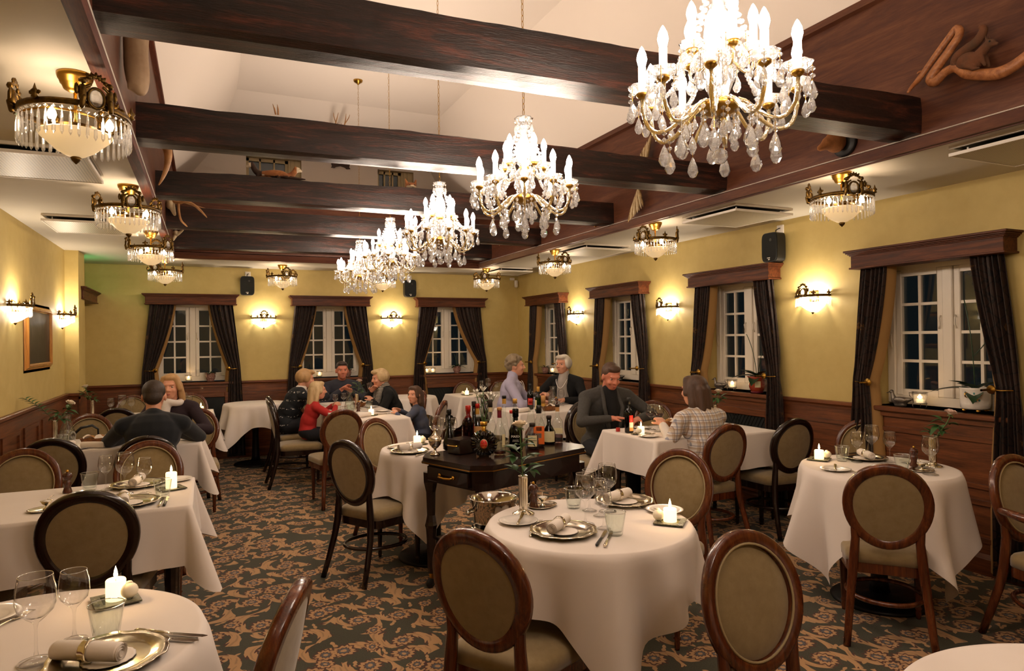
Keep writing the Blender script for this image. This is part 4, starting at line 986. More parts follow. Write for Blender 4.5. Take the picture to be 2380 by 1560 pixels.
b = MB(); b.ell((-.27, 6.6, 2.71), (.04, .05, .045), 12); b.cap((-.26, 6.6, 2.70), (-.235, 6.58, 2.62), .03, .014); remesh(b, 'skull', .007, MT['bone'], t)
b = MB(); b.tube([(-.25, 6.58, 2.735), (-.20, 6.56, 2.72), (-.15, 6.55, 2.735), (-.09, 6.55, 2.715), (-.03, 6.55, 2.665), (.022, 6.55, 2.605)], [.014, .014, .013, .012, .011, .003], 8, sub=4)
b.tube([(-.205, 6.56, 2.72), (-.2, 6.55, 2.64), (-.185, 6.55, 2.57), (-.15, 6.55, 2.53), (-.135, 6.55, 2.515)], [.012, .011, .009, .007, .003], 8, sub=4); b.tube([(-.16, 6.55, 2.735), (-.145, 6.55, 2.765), (-.14, 6.55, 2.785)], [.008, .005, .002], 6, sub=4)
b.tube([(-.25, 6.66, 2.735), (-.18, 6.72, 2.76), (-.08, 6.76, 2.74), (.03, 6.76, 2.71), (.07, 6.76, 2.68)], [.013, .012, .011, .008, .003], 8, sub=4); b.build('antlers', MT['antler'], t)
t = thing('small_skull', 'small bleached skull at the far left of the recess', 'skull', (0, 0, 0))
b = MB(); b.ell((-.265, 7.7, 2.62), (.03, .05, .03), 12); b.cap((-.25, 7.68, 2.61), (-.20, 7.64, 2.645), .02, .01); b.cap((-.27, 7.7, 2.6), (-.29, 7.68, 2.55), .022, .014); remesh(b, 'small_skull', .006, MT['bone'], t)
# ferrets and a kitten-faced fur on beam tops, scalloped board on the gable
def ferret(lab, x, y, z, rz, dark, up):
    t = thing('mounted_ferret', lab, 'ferret', (x, y, z), rz); b = MB()
    b.tube([(-.17, 0, .02), (-.12, 0, .045), (-.05, 0, .05), (.02, 0, .045), (.06, 0, .05+up*.3), (.085, 0, .07+up)], [.018, .03, .03, .024, .024, .021], 10, sub=4)
    b.ell((.1, 0, .085+up), (.03, .022, .021), 12); b.cap((.115, 0, .08+up), (.135, 0, .074+up), .014, .008)
    for s in (-1, 1):
        b.ell((.088, s*.016, .102+up), (.007, .005, .008), 8)
        for xx in (-.1, .05): b.cap((xx, s*.016, .035), (xx+.01, s*.018, .004), .013, .009)
    remesh(b, 'body', .006, [MT['ferret'], MT['fur_dark'], MT['whitefur']], t, 3, .5, lambda c: (2 if c.x > .1 else 1 if (dark and (c.x > .02 or c.z < .03)) else 2 if c.z < .04 and c.x > 0 else 0))
    q = MB(); q.tube([(-.165, 0, .022), (-.22, 0, .018), (-.29, 0, .014)], [.014, .012, .004], 8, sub=4); q.build('tail', MT['fur_dark'] if dark else MT['ferret'], t)
    e = MB()
    for s in (-1, 1): e.ell((.118, s*.013, .088+up), .004, 6)
    e.build('eyes', MT['black'], t)
ferret('stuffed dark ferret with pale mask on the third beam', .42, 5.36, 2.71, pi-.25, True, .025)
ferret('stuffed tan ferret facing right on the third beam', .545, 5.35, 2.705, -.15, False, .012)
t = thing('mounted_cat', 'small white and ginger stuffed animal head above the third beam', 'stuffed animal', (1.54, 5.34, 2.71))
b = MB(); b.ell((0, .02, .03), (.05, .05, .05), 14); b.ell((0, -.03, .035), (.022, .022, .016), 10)
for s in (-1, 1): b.cap((s*.032, .01, .06), (s*.045, .015, .105), .017, .005)
remesh(b, 'head', .006, [MT['ferret'], MT['whitefur']], t, 3, .5, lambda c: 1 if c.z < .045 and c.y < 0 else 0)
b = MB()
for s in (-1, 1): b.ell((s*.02, -.028, .05), .005, 6)
b.build('eyes', MT['black'], t)
T = Matrix.Translation((1.72, YB, 3.902)) @ Matrix.Rotation(R(90), 4, 'X')
b = MB(); pl = [(-.14, .09), (-.115, 0), (-.13, -.02), (-.085, -.025), (-.06, -.005), (0, .01), (.06, -.005), (.085, -.025), (.13, -.02), (.115, 0), (.14, .09)]
b.prism(pl, 0, .03, M=T); tag(b.build('scalloped_board', MT['dial']), 'dark scalloped board mounted on the white gable between attic windows', 'board')
T = Matrix.Translation((.36, 3.80, 2.715)); b = MB()
for k in (-1, 1): b.tube([(k*.006, 0, 0), (k*.009-.004, 0, .03), (k*.012-.01, 0, .055)], [.005, .004, .001], 6, M=T)
tag(b.build('antler_tip', MT['antler']), 'pale antler tip poking above the second beam', 'antler')
t = thing('deer_trophy', 'thin forked antlers rising on the pale vault slope above the second beam', 'antlers', (1.49, 8.50, 4.03))
b = MB(); b.ell((0, -.02, 0), (.05, .06, .06), 12); b.cap((0, -.05, -.02), (0, -.12, -.08), .04, .02); b.box((0, .04, .0), (.12, .03, .14)); remesh(b, 'skull', .009, MT['bone'], t)
b = MB()
for s in (-1, 1):
    b.tube([(s*.03, -.02, .05), (s*.05, -.15, .03), (s*.055, -.28, .05), (s*.05, -.40, .10), (s*.045, -.46, .15)], [.011, .009, .008, .006, .002], 7, sub=4)
    b.tube([(s*.052, -.33, .065), (s*.085, -.40, .12), (s*.095, -.43, .155)], [.006, .005, .002], 6, sub=4); b.tube([(s*.05, -.2, .03), (s*.02, -.28, .09)], [.006, .002], 6, sub=4)
b.build('antlers', MT['antler'], t)
# ================================================================== chairs
def oval(a, s=1.0):
    return (.172*s*cos(a)*(1+.05*sin(a)), .192*s*sin(a))
BZ, BT = .672, .205            # centre height and recline of the oval back
def bp(x, h, d):
    """point on the reclined, slightly curved back: x across, h up from the oval centre, d towards the sitter"""
    return (x, -.243-BT*h+.55*x*x+d, BZ+h*.985+d*BT)
def rr(w0, w1, y0, y1, r, n=5):
    P = []
    for cx, cy, a0 in ((w1/2-r, y1-r, 0), (-w1/2+r, y1-r, 90), (-w0/2+r, y0+r, 180), (w0/2-r, y0+r, 270)):
        for k in range(n+1):
            a = R(a0+90*k/n); P.append((cx+r*cos(a), cy+r*sin(a)))
    return P
def chair_meshes():
    M = {}
    b = MB(); n = 48; prof = [(-.022, -.017), (.016, -.019), (.0235, -.012), (.0235, .010), (.017, .018), (-.012, .018), (-.019, .012), (-.024, -.004)]; k = len(prof)
    vs = []
    for i in range(n):
        a = 2*pi*i/n; x, h = oval(a); L = sqrt(x*x+h*h)
        for du, dd in prof: vs.append(bp(x*(1+du/L), h*(1+du/L), dd))
    b.add(vs, [(i*k+j, ((i+1) % n)*k+j, ((i+1) % n)*k+(j+1) % k, i*k+(j+1) % k) for i in range(n) for j in range(k)], True)
    M['back_frame'] = b
    b = MB(); rings = 7; vs = [bp(0, 0, .022)]; fs = []
    for q in range(1, rings+1):
        f = q/rings
        for i in range(n):
            x, h = oval(2*pi*i/n, .905*f); vs.append(bp(x, h, -.002+.024*(1-f**4)))
    fs += [(0, 1+i, 1+(i+1) % n) for i in range(n)]
    fs += [(1+(q-1)*n+i, 1+q*n+i, 1+q*n+(i+1) % n, 1+(q-1)*n+(i+1) % n) for q in range(1, rings) for i in range(n)]
    b.add(vs, fs, True); o = len(b.v)
    vs = [bp(0, 0, -.019)]+[bp(*oval(2*pi*i/n, .905*q/3), -.019+.004*(q == 3)) for q in (1, 2, 3) for i in range(n)]
    fs = [(0, 1+(i+1) % n, 1+i) for i in range(n)]+[(1+(q-1)*n+(i+1) % n, 1+q*n+(i+1) % n, 1+q*n+i, 1+(q-1)*n+i) for q in (1, 2) for i in range(n)]
    b.add(vs, fs, True); M['back_cushion'] = b
    b = MB(); b.tube([bp(*oval(2*pi*i/n, .9), .016) for i in range(n)], .0042, 6, closed=True); M['piping'] = b
    P = rr(.365, .445, -.185, .235, .06); m = len(P)
    lay = [(1.0, .375), (1.0, .405), (.99, .418), (.95, .430), (.8, .440), (.5, .446), (.2, .448)]
    b = MB(); vs = [(x*s, (y-.02)*s+.02, z) for s, z in lay for x, y in P]+[(0, .02, .4485), (0, .02, .375)]
    fs = [(q*m+i, q*m+(i+1) % m, (q+1)*m+(i+1) % m, (q+1)*m+i) for q in range(len(lay)-1) for i in range(m)]
    fs += [((len(lay)-1)*m+i, (len(lay)-1)*m+(i+1) % m, len(lay)*m) for i in range(m)]+[((i+1) % m, i, len(lay)*m+1) for i in range(m)]
    b.add(vs, fs, True); M['seat'] = b
    b = MB(); P2 = [(x*.985, (y-.02)*.985+.02) for x, y in P]
    b.prism(P2, .325, .375, smooth=True); M['seat_rail'] = b
    for s in (-1, 1):
        b = MB(); b.lathe([(0, 0), (.011, 0), (.012, .01), (.0145, .03), (.012, .045), (.019, .055), (.012, .065), (.014, .07), (.021, .27), (.022, .285), (.026, .29), (.022, .3), (.022, .34), (0, .34)], 12, (s*.176, .185, 0)); M['fl%d' % s] = b
        b = MB(); b.tube([(s*.186, -.30, 0), (s*.174, -.262, .12), (s*.161, -.224, .26), (s*.150, -.208, .36), (s*.143, -.206, .44), (s*.138, -.205, .50), (s*.145, -.210, .56), (s*.162, -.214, .62)], [.0175, .019, .021, .024, .023, .021, .016, .007], 8, up=(0, 1, 0)); M['bl%d' % s] = b
    b = MB(); el = [(.172*cos(a), -.02+.222*sin(a), .19-.012*sin(a)) for a in [2*pi*i/40 for i in range(40)]]
    b.tube(el, .0115, 8, closed=True, up=(0, 0, 1)); M['stretcher'] = b
    return M
CM = chair_meshes()
def chair_proto(label, wm, arms=False):
    t = thing('dining_chair' if not arms else 'armchair', label, 'chair' if not arms else 'armchair')
    q = CM['back_frame'].build('back_frame', wm, t)
    c = CM['back_cushion'].build('back_cushion', MT['velour'], t); CM['piping'].build('piping', MT['piping'], c)
    CM['seat'].build('seat', MT['velour'], t); CM['seat_rail'].build('seat_rail', wm, t)
    for k in ('fl-1', 'fl1', 'bl-1', 'bl1'): CM[k].build('leg', wm, t)
    CM['stretcher'].build('stretcher', wm, t)
    if arms:
        for s in (-1, 1):
            b = MB(); b.tube([(s*.17, -.215, .63), (s*.225, -.16, .645), (s*.25, -.04, .64), (s*.25, .06, .635), (s*.235, .10, .63)], [.014, .018, .022, .023, .016], 9, up=(0, 0, 1)); b.tube([(s*.245, .05, .63), (s*.235, .03, .52), (s*.215, .06, .40), (s*.212, .07, .34)], [.016, .014, .016, .018], 8); b.build('armrest', wm, t)
    return t
CD = chair_proto('', MT['chair_dark']); CBR = chair_proto('', MT['chair_brown']); ARM = chair_proto('reddish wooden armchair with pale piping at the right edge', MT['chair_brown'], True)
used = set()
def chair(kind, x, y, a, label):
    p = {'d': CD, 'b': CBR, 'a': ARM}[kind]
    if kind not in used: used.add(kind); build_tree(p); o = p
    else: o = dup(p)
    o.location = (x, y, 0); o.rotation_euler = (0, 0, FACE(a)); o['label'] = label; o['group'] = 'oval back dining chairs' if kind != 'a' else 'armchairs'
    return o
chair('d', -.453, 3.60, 2, 'dark oval back chair, back to us, nearest at the left rectangular table')
chair('d', -1.00, 3.66, 4, 'dark chair cut by the left edge, only its seat corner showing')
chair('b', -.97, 4.55, 178, 'brown oval back chair at the left edge, facing us across the left table')
chair('d', -.93, 5.56, 0, 'dark oval back chair behind the left edge brown chair')
chair('b', -.327, 4.56, 180, 'brown oval back chair behind the left table glasses and candle')
chair('d', -.362, 5.38, 0, 'dark oval back chair the man in navy sweater sits on')
chair('b', -.93, 6.66, 180, 'brown chair with a black bag strap, left of the navy sweater man')
chair('b', -.10, 6.72, 185, 'chair the blonde woman in white scarf sits on')
chair('d', -.78, 7.72, 0, 'dark oval back chair left of the navy sweater man, at the corner table')
chair('d', -.17, 7.42, 0, 'dark oval back chair right of the blonde woman, at the corner table')
chair('b', -.80, 8.98, 180, 'brown oval back chair against the back wall, left of the navy sweater man')
chair('b', -.175, 8.92, 182, 'brown oval back chair behind the corner table candle')
chair('d', .87, 7.42, 90, 'dark chair seen from its side, with the girl in red on it')
chair('d', .92, 8.12, 84, 'dark chair under the woman in the patterned sweater')
chair('b', 1.30, 8.80, 178, 'chair of the man facing us at the far end of the family table')
chair('b', 2.12, 7.90, 268, 'chair of the woman in black with the striped collar')
chair('b', 1.105, 6.44, -3, 'dark brown oval back chair at the near end of the family table')
chair('b', 1.345, 5.08, 150, 'light brown oval back chair with piping left of the trolley candle')
chair('d', 1.02, 4.40, 59, 'dark chair with pale seat standing alone in the carpet aisle')
chair('b', 1.96, 6.66, -58, 'brown oval back chair the small child looks over')
chair('b', 3.48, 9.12, 180, 'brown oval back chair under the rightmost back window, left one')
chair('b', 3.98, 9.05, 195, 'brown oval back chair in the back right corner, right one')
chair('d', 3.11, 6.99, 120, 'dark chair of the elderly woman in lilac')
chair('b', 3.90, 7.02, 232, 'chair of the elderly woman in the dark cardigan')
chair('d', 3.25, 6.02, -24, 'dark oval back chair left of the man in the grey blazer')
chair('d', 3.20, 5.18, 184, 'chair of the man in the grey blazer')
chair('b', 3.86, 5.16, 200, 'brown chair back between blazer man and plaid shirt woman')
chair('b', 2.13, 2.87, 243, 'brown oval back chair with piping facing us behind the central round table')
chair('b', 3.35, 3.98, -2, 'dark brown chair of the woman in the plaid shirt')
chair('d', 4.02, 3.98, 4, 'dark oval back chair right of the plaid shirt woman')
chair('b', 4.15, 3.25, 232, 'brown oval back chair by the wall behind the right round table')
chair('b', 3.15, 2.37, 48, 'brown oval back chair, back to us, at the right round table')
chair('b', 1.015, 2.205, 58, 'nearest brown chair with its back to us at the central round table')
chair('b', 1.542, 1.375, 179, 'large brown chair with piping facing us, bottom right foreground')
chair('b', -.05, 1.91, 291, 'brown chair seen edge on at the bottom, by the lower left table')
chair('a', 3.68, 1.80, 186, 'reddish wooden armchair with pale piping at the right edge')

# ================================================================== tables and cloths
def cloth(name, label, half, over, c, rz=0, top=.75, round_r=None, S=None, seed=0, flare=.10, rectc=.03):
    """white square cloth over a round top (round_r, S) or a rectangular top (half, over); drops with folds at its corners"""
    rnd = random.Random(seed); ph = [rnd.uniform(0, 6.28) for _ in range(5)]
    P = []                                           # rim point, outward direction, drop length, fold weight
    if round_r:
        n = 192
        for i in range(n):
            a = 2*pi*i/n; ca, sa = cos(a), sin(a)
            d = S/max(abs(ca), abs(sa))-round_r
            off = abs(((a+pi/4) % (pi/2))-pi/4)      # 0 at side middle .. pi/4 at cloth corner
            P.append((round_r*ca, round_r*sa, ca, sa, d*.985, (off/(pi/4))**2, a))
    else:
        hx, hy = half; r = rectc
        for cx, cy_, a0 in ((hx-r, hy-r, 0), (-hx+r, hy-r, 90), (-hx+r, -hy+r, 180), (hx-r, -hy+r, 270)):
            for k in range(13):
                a = R(a0+90*k/12); ca, sa = cos(a), sin(a); t = k/12; w = sin(pi*t)
                P.append((cx+r*ca, cy_+r*sa, ca, sa, over*(1+.40*w**1.5), w, a))
            # straight run to the next corner
            a = R(a0+90); ca, sa = cos(a), sin(a); L = 2*((hx if a0 in (0, 180) else hy)-r); m = 22
            for k in range(1, m):
                f = k/m; P.append((cx+r*ca-sa*L*f, cy_+r*sa+ca*L*f, ca, sa, over*(1+.02*sin(f*9+ph[0])), max(0, 1-min(f, 1-f)*L/.16)*.5, a))
    n = len(P); rows = 16
    vs = []; acc = 0
    for i, (x, y, ca, sa, d, w, a) in enumerate(P):
        q = P[(i+1) % n]; acc += sqrt((q[0]-x)**2+(q[1]-y)**2)
        s = acc*(17 if round_r else 13)
        for j in range(rows+1):
            t = j/rows; dd = d*t
            if round_r:
                f = (.085*sin(8*a+ph[1]+.9*sin(3*a+ph[2]))+.035*sin(15*a+ph[3]))*t**1.1*(.6+.5*w)
                out = dd*flare*1.0+f*d*2.3+.012*min(1, dd/.03)
                # the cloth corners fold into a narrow pleat
                tang = -.30*sin(4*(a))*t*w*round_r*.55
            else:
                f = .018*sin(s+ph[1])*t+.012*sin(s*2.3+ph[2])*t
                out = .006+dd*(.05+.42*w*w*(1 if w > .55 else .5))+f*.6
                tang = 0
            rc = .012; z = top-max(0, dd-0)+rc*(1-min(1, dd/.03))*0
            vs.append((x+ca*out-sa*tang, y+sa*out+ca*tang, z))
    fs = [(i*(rows+1)+j, ((i+1) % n)*(rows+1)+j, ((i+1) % n)*(rows+1)+j+1, i*(rows+1)+j+1) for i in range(n) for j in range(rows)]
    base = len(vs)
    for k in (.97, .6, .25):
        vs += [(x*k, y*k, top) for (x, y, *_q) in P]
    vs.append((0, 0, top))
    fs += [(base+i, base+(i+1) % n, ((i+1) % n)*(rows+1), i*(rows+1)) for i in range(n)]
    for k in range(2): fs += [(base+(k+1)*n+i, base+(k+1)*n+(i+1) % n, base+k*n+(i+1) % n, base+k*n+i) for i in range(n)]
    fs += [(base+3*n, base+2*n+(i+1) % n, base+2*n+i)[::-1] for i in range(n)]
    b = MB(); b.add(vs, fs, True)
    # recalc order so that faces look outward
    o = b.build(name, MT['cloth'], None, (c[0], c[1], 0), rz)
    return tag(o, label, 'tablecloth', 'white tablecloths')
def round_table(x, y, r, S, rz, where, seed, top=.75):
    t = thing('round_table', 'round pedestal table under the cloth of %s' % where, 'table', (x, y, 0), 0, 'round tables')
    b = MB(); b.lathe([(0, top-.035), (r-.01, top-.035), (r-.004, top-.02), (r-.008, top-.006), (0, top-.006)], 48); b.build('tabletop', MT['chair_dark'], t)
    b = MB(); b.lathe([(0, top-.04), (.1, top-.04), (.045, top-.08), (.035, .35), (.045, .1), (.055, .05), (0, .05)], 20); b.build('column', MT['iron'], t)
    b = MB(); b.lathe([(0, 0), (.25, 0), (.255, .01), (.24, .022), (.07, .04), (.05, .055), (0, .055)], 40); b.build('base', MT['iron'], t)
    cloth('tablecloth', 'white tablecloth on %s' % where, None, None, (x, y), rz, top, r, S, seed)
def rect_table(x0, x1, y0, y1, where, seed, over=.27, top=.75):
    cx, cy_ = (x0+x1)/2, (y0+y1)/2; hx, hy = (x1-x0)/2, (y1-y0)/2
    t = thing('rectangular_table', 'rectangular wooden table under the cloth of %s' % where, 'table', (cx, cy_, 0), 0, 'rectangular tables')
    b = MB(); b.box((0, 0, top-.021), (2*hx-.02, 2*hy-.02, .03)); b.box((0, 0, top-.075), (2*hx-.16, 2*hy-.16, .08)); b.build('tabletop', MT['chair_dark'], t)
    for sx in (-1, 1):
        for sy in (-1, 1):
            b = MB(); b.lathe([(0, 0), (.016, 0), (.02, .04), (.016, .05), (.03, .45), (.034, .5), (.034, top-.036), (0, top-.036)], 8, (sx*(hx-.09), sy*(hy-.09), 0), False); b.build('leg', MT['chair_dark'], t)
    cloth('tablecloth', 'white tablecloth on %s' % where, (hx, hy), over, (cx, cy_), 0, top, seed=seed)
# short names of the tables used in every label
N = {1: 'the left rectangular table', 2: "the navy sweater man's table", 3: 'the back left corner table', 4: 'the bare table by the back wall', 5: "the family's long table",
     6: 'the empty table behind the striped collar woman', 7: 'the back right corner table', 8: "the elderly women's table", 9: "the wine drinking couple's table", 10: 'the central round table',
     11: 'the round table behind the trolley', 12: 'the right round table', 13: 'the lower left round table', 14: 'the cut off lower right table'}
rect_table(-1.13, -.066, 3.45, 4.17, N[1], 1)
rect_table(-1.13, -.035, 5.56, 6.24, N[2], 2)
rect_table(-1.05, .07, 7.66, 8.30, N[3], 3)
round_table(.55, 8.85, .36, .62, .05, N[4], 4)
rect_table(1.16, 1.79, 6.32, 8.42, N[5], 5, .24)
round_table(2.42, 8.72, .38, .58, .2, N[6], 6)
rect_table(3.0, 3.95, 8.22, 8.86, N[7], 7)
rect_table(2.84, 3.75, 6.10, 6.74, N[8], 8)
rect_table(2.93, 4.10, 3.985, 4.705, N[9], 9)
round_table(1.41, 2.37, .41, .64, R(252-45), N[10], 10)
round_table(1.44, 4.50, .36, .64, R(20), N[11], 11)
round_table(3.46, 2.63, .40, .73, R(175-45), N[12], 12)
round_table(-.43, 2.01, .42, .64, R(10), N[13], 13)
round_table(1.56, .58, .46, .70, R(30), N[14], 14)
# ================================================================== tableware prototypes
TT = .7515
def wine_mesh(Hh, rr_, bowl, st):
    b = MB(); z0 = Hh-bowl
    b.lathe([(0, .001), (rr_*.86, .001), (rr_*.88, .003), (rr_*.4, .009), (.005, .016), (.0036, .03), (.0034, z0-.02), (.006, z0-.006), (rr_*.5, z0+bowl*.06), (rr_*.86, z0+bowl*.22), (rr_, z0+bowl*.42), (rr_*.95, z0+bowl*.72), (rr_*.82, Hh-.001), (rr_*.815, Hh), (rr_*.80, Hh-.001), (rr_*.93, z0+bowl*.72), (rr_*.975, z0+bowl*.42), (rr_*.83, z0+bowl*.22), (rr_*.45, z0+bowl*.08), (0, z0+.004)], 32)
    b.tube([(rr_*.818*cos(a), rr_*.818*sin(a), Hh-.0005) for a in [2*pi*i/32 for i in range(32)]], .0009, 5, closed=True, m=1); b.tube([(rr_*.87*cos(a), rr_*.87*sin(a), .002) for a in [2*pi*i/32 for i in range(32)]], .0009, 5, closed=True, m=1)
    return b.mesh('wine_glass', [MT['glass'], MT['rim']])
G = {'L': wine_mesh(.205, .043, .105, 0), 'M': wine_mesh(.178, .035, .088, 0), 'S': wine_mesh(.155, .032, .07, 0)}
b = MB(); b.lathe([(0, 0), (.026, 0), (.029, .004), (.036, .05), (.041, .086), (.0415, .088), (.040, .086), (.034, .05), (.0265, .014), (0, .011)], 32); b.tube([(.0412*cos(a), .0412*sin(a), .0875) for a in [2*pi*i/32 for i in range(32)]], .0011, 5, closed=True, m=1); TUMB = b.mesh('tumbler', [MT['tumbler'], MT['rim']])
def item(me, name, label, cat, loc, rz=0, group=None, z=TT):
    o = put(me, name, None); o.location = (loc[0], loc[1], loc[2] if len(loc) > 2 else z); o.rotation_euler = (0, 0, rz); return tag(o, label, cat, group)
GN = {'L': 'large wine glass', 'M': 'medium wine glass', 'S': 'small wine glass'}
def wg(k, x, y, lab, z=TT): return item(G[k], 'wine_glass', 'empty %s %s' % (GN[k], lab), 'wine glass', (x, y), random.uniform(0, 6), 'wine glasses on the tables', z)
def tumbler(x, y, lab): return item(TUMB, 'tumbler', 'clear greenish tumbler ' + lab, 'tumbler', (x, y), 0, 'water tumblers')
b = MB(); wv = lambda a, r, z: 1+(.022*sin(10*a)+.012*sin(20*a))*max(0, (r-.09)/.04)
b.lathe([(0, .002), (.085, .002), (.09, .005), (.098, .008), (.128, .014), (.131, .016), (.128, .018), (.112, .015), (.1, .012), (.092, .008), (.086, .006), (0, .006)], 80, rfn=wv); CHARG = b.mesh('charger_plate', MT['silver'])
b = MB(); b.lathe([(0, .001), (.045, .001), (.05, .004), (.078, .011), (.08, .012), (.077, .013), (.05, .007), (.045, .004), (0, .004)], 40); BREAD = b.mesh('side_plate', MT['china'])
b = MB(); b.lathe([(0, .0), (.052, .0), (.056, .0015), (.05, .002), (0, .002)], 40, rfn=lambda a, r, z: 1+.05*abs(sin(9*a))*(r/.056)); DOILY = b.mesh('doily', MT['napkin'])
def charger(x, y, lab, doily=True):
    t = thing('charger_plate', 'round silver charger plate ' + lab, 'plate', (x, y, TT), random.uniform(0, 1), 'silver charger plates'); put(CHARG, 'plate', t)
    if doily: o = put(DOILY, 'doily', t); o.location = (0, 0, .0065)
    return t
def napkin_meshes():
    b = MB(); n = 60; pts = []
    for i in range(n+1):
        f = i/n; a = f*2*pi*3.1; r = .006+.017*f; pts.append((r*cos(a), r*sin(a)))
    L = .085
    vs = [(s*L*(1-.03*i/n), p[0], p[1]) for s in (-1, 1) for i, p in enumerate(pts)]; k = n+1
    b.add(vs, [(i, i+1, k+i+1, k+i) for i in range(n)], True)
    b.lathe([(0, -L*.95), (.0185, -L*.95), (.0215, -L*.9), (.0225, 0), (.0215, L*.9), (.0185, L*.95), (0, L*.95)], 24, M=Matrix.Rotation(R(90), 4, 'Y'))
    r = MB(); r.lathe([(.0235, -.011), (.0255, -.008), (.0245, 0), (.0265, .004), (.0255, .009), (.0235, .011), (.0235, -.011)], 32, M=Matrix.Rotation(R(90), 4, 'Y'), rfn=lambda a, q, z: 1+.02*sin(10*a))
    return b.mesh('napkin', MT['napkin']), r.mesh('napkin_ring', MT['silver'])
NAP = napkin_meshes()
def napkin(x, y, a, lab, z=TT+.007, ring=True):
    t = thing('napkin_roll', 'rolled white napkin ' + lab, 'napkin', (x, y, z+.0235), R(a), 'rolled napkins'); put(NAP[0], 'napkin', t)
    if ring: put(NAP[1], 'napkin_ring', t)
    return t
def cutlery():
    k = MB(); k.tube([(-.1, 0, .005), (-.09, 0, .006), (-.02, 0, .005), (0, 0, .004)], [.005, .0065, .0055, .004], 8, flat=.7, up=(0, 0, 1))
    kb = MB(); kb.prism([(0, -.006), (.07, -.0085), (.095, -.006), (.105, .004), (.09, .007), (0, .005)], .003, .0045)
    f = MB(); f.tube([(-.1, 0, .003), (-.06, 0, .005), (.02, 0, .006), (.04, 0, .004)], [.006, .005, .003, .004], 6, flat=.6, up=(0, 0, 1)); f.prism([(.035, -.004), (.05, -.011), (.062, -.011), (.062, .011), (.05, .011), (.035, .004)], .003, .005)
    for j in range(4): f.tube([(.06, -.0088+.0059*j, .004), (.085, -.0088+.0059*j, .0055), (.102, -.0088+.0059*j, .004)], .0016, 5)
    return k.mesh('handle', MT['silver']), kb.mesh('blade', MT['steel']), f.mesh('fork', MT['silver']), k.mesh('handle', MT['black'])
CUT = cutlery()
def knife(x, y, a, lab, dark=False, z=TT):
    t = thing('table_knife', 'silver knife ' + lab if not dark else 'dark handled knife ' + lab, 'knife', (x, y, z), R(a), 'table knives'); put(CUT[3] if dark else CUT[0], 'handle', t); put(CUT[1], 'blade', t); return t
def fork(x, y, a, lab, z=TT): return item(CUT[2], 'table_fork', 'silver fork ' + lab, 'fork', (x, y, z), R(a), 'table forks')
def side_plate(x, y, lab): return item(BREAD, 'side_plate', 'small white side plate ' + lab, 'plate', (x, y), 0, 'white side plates')
def candle_meshes():
    b = MB(); b.lathe([(0, 0), (.026, 0), (.0265, .002), (.0265, .05), (.024, .053), (.018, .05), (0, .047)], 28)
    s = MB(); s.lathe([(0, 0), (.026, 0), (.0265, .002), (.0265, .034), (.0, .034)], 28)
    f = MB(); f.lathe([(0, 0), (.0045, .006), (.0058, .012), (.004, .024), (0, .038)], 10)
    w = MB(); w.tube([(0, 0, .046), (0, .001, .06)], .001, 5)
    e = MB(); e.ell((0, 0, .022), (.024, .024, .022), 18); e.ell((0, .004, .043), (.01, .008, .006), 8)
    p = MB(); s_ = .058
    p.prism([(-s_, -s_), (s_, -s_), (s_, s_), (-s_, s_)], .003, .006); q = MB()
    for a in range(4):
        M = Matrix.Rotation(a*pi/2, 4, 'Z'); q.prism([(-s_, s_), (s_, s_), (s_-.022, s_-.022), (-s_+.022, s_-.022)], .0062, .0085, M=M)
    return b, f, w, e, p, q
_c = candle_meshes(); CAN = {'w': _c[0].mesh('wax', MT['waxlit']), 'f': _c[1].mesh('flame', MT['flame']), 'k': _c[2].mesh('wick', MT['ink']), 'e': _c[3].mesh('egg_candle', MT['wax']), 'p': _c[4].mesh('glass_base', MT['plateglass']), 'm': _c[5].mesh('mosaic_rim', MT['mosaic'])}
def candle(x, y, where, rz=.4, egg=None, h=1.0, z=TT, plate=True, watts=W_CANDLE):
    if plate:
        t = thing('candle_plate', 'square mosaic glass candle plate on %s' % where, 'candle plate', (x, y, z), rz, 'glass candle plates'); put(CAN['p'], 'glass_base', t); put(CAN['m'], 'mosaic_rim', t)
    zz = z+(.0065 if plate else 0)
    t = thing('pillar_candle', 'lit cream pillar candle on %s' % where, 'candle', (x, y, zz), 0, 'lit pillar candles')
    o = put(CAN['w'], 'wax', t); o.scale = (1, 1, h)
    o = put(CAN['k'], 'wick', t); o.location = (0, 0, .05*(h-1)); o = put(CAN['f'], 'flame', t); o.location = (0, 0, .054+.05*(h-1))
    lamp(t, (0, 0, .075+.05*(h-1)), watts, C_FLAME, .012, 'flame_light')
    if egg: item(CAN['e'], 'egg_candle', 'unlit rounded cream candle beside the lit one on %s' % where, 'candle', (x+egg[0], y+egg[1], z+(.0085 if plate else 0)), 0, 'rounded candles')
b = MB(); b.lathe([(0, 0), (.021, 0), (.022, .006), (.017, .02), (.015, .032), (.02, .05), (.017, .06), (.013, .064), (.02, .072), (.023, .084), (.02, .096), (.012, .102), (.005, .104), (0, .104)], 24); MILLM = b.mesh('mill_body', MT['mill'])
b = MB(); b.lathe([(0, .103), (.006, .104), (.007, .11), (.004, .115), (0, .116)], 12); KNOB = b.mesh('knob', MT['gold'])
def mill(x, y, lab):
    t = thing('pepper_mill', 'turned wooden pepper mill ' + lab, 'pepper mill', (x, y, TT), 0, 'pepper mills'); put(MILLM, 'body', t); put(KNOB, 'knob', t); return t
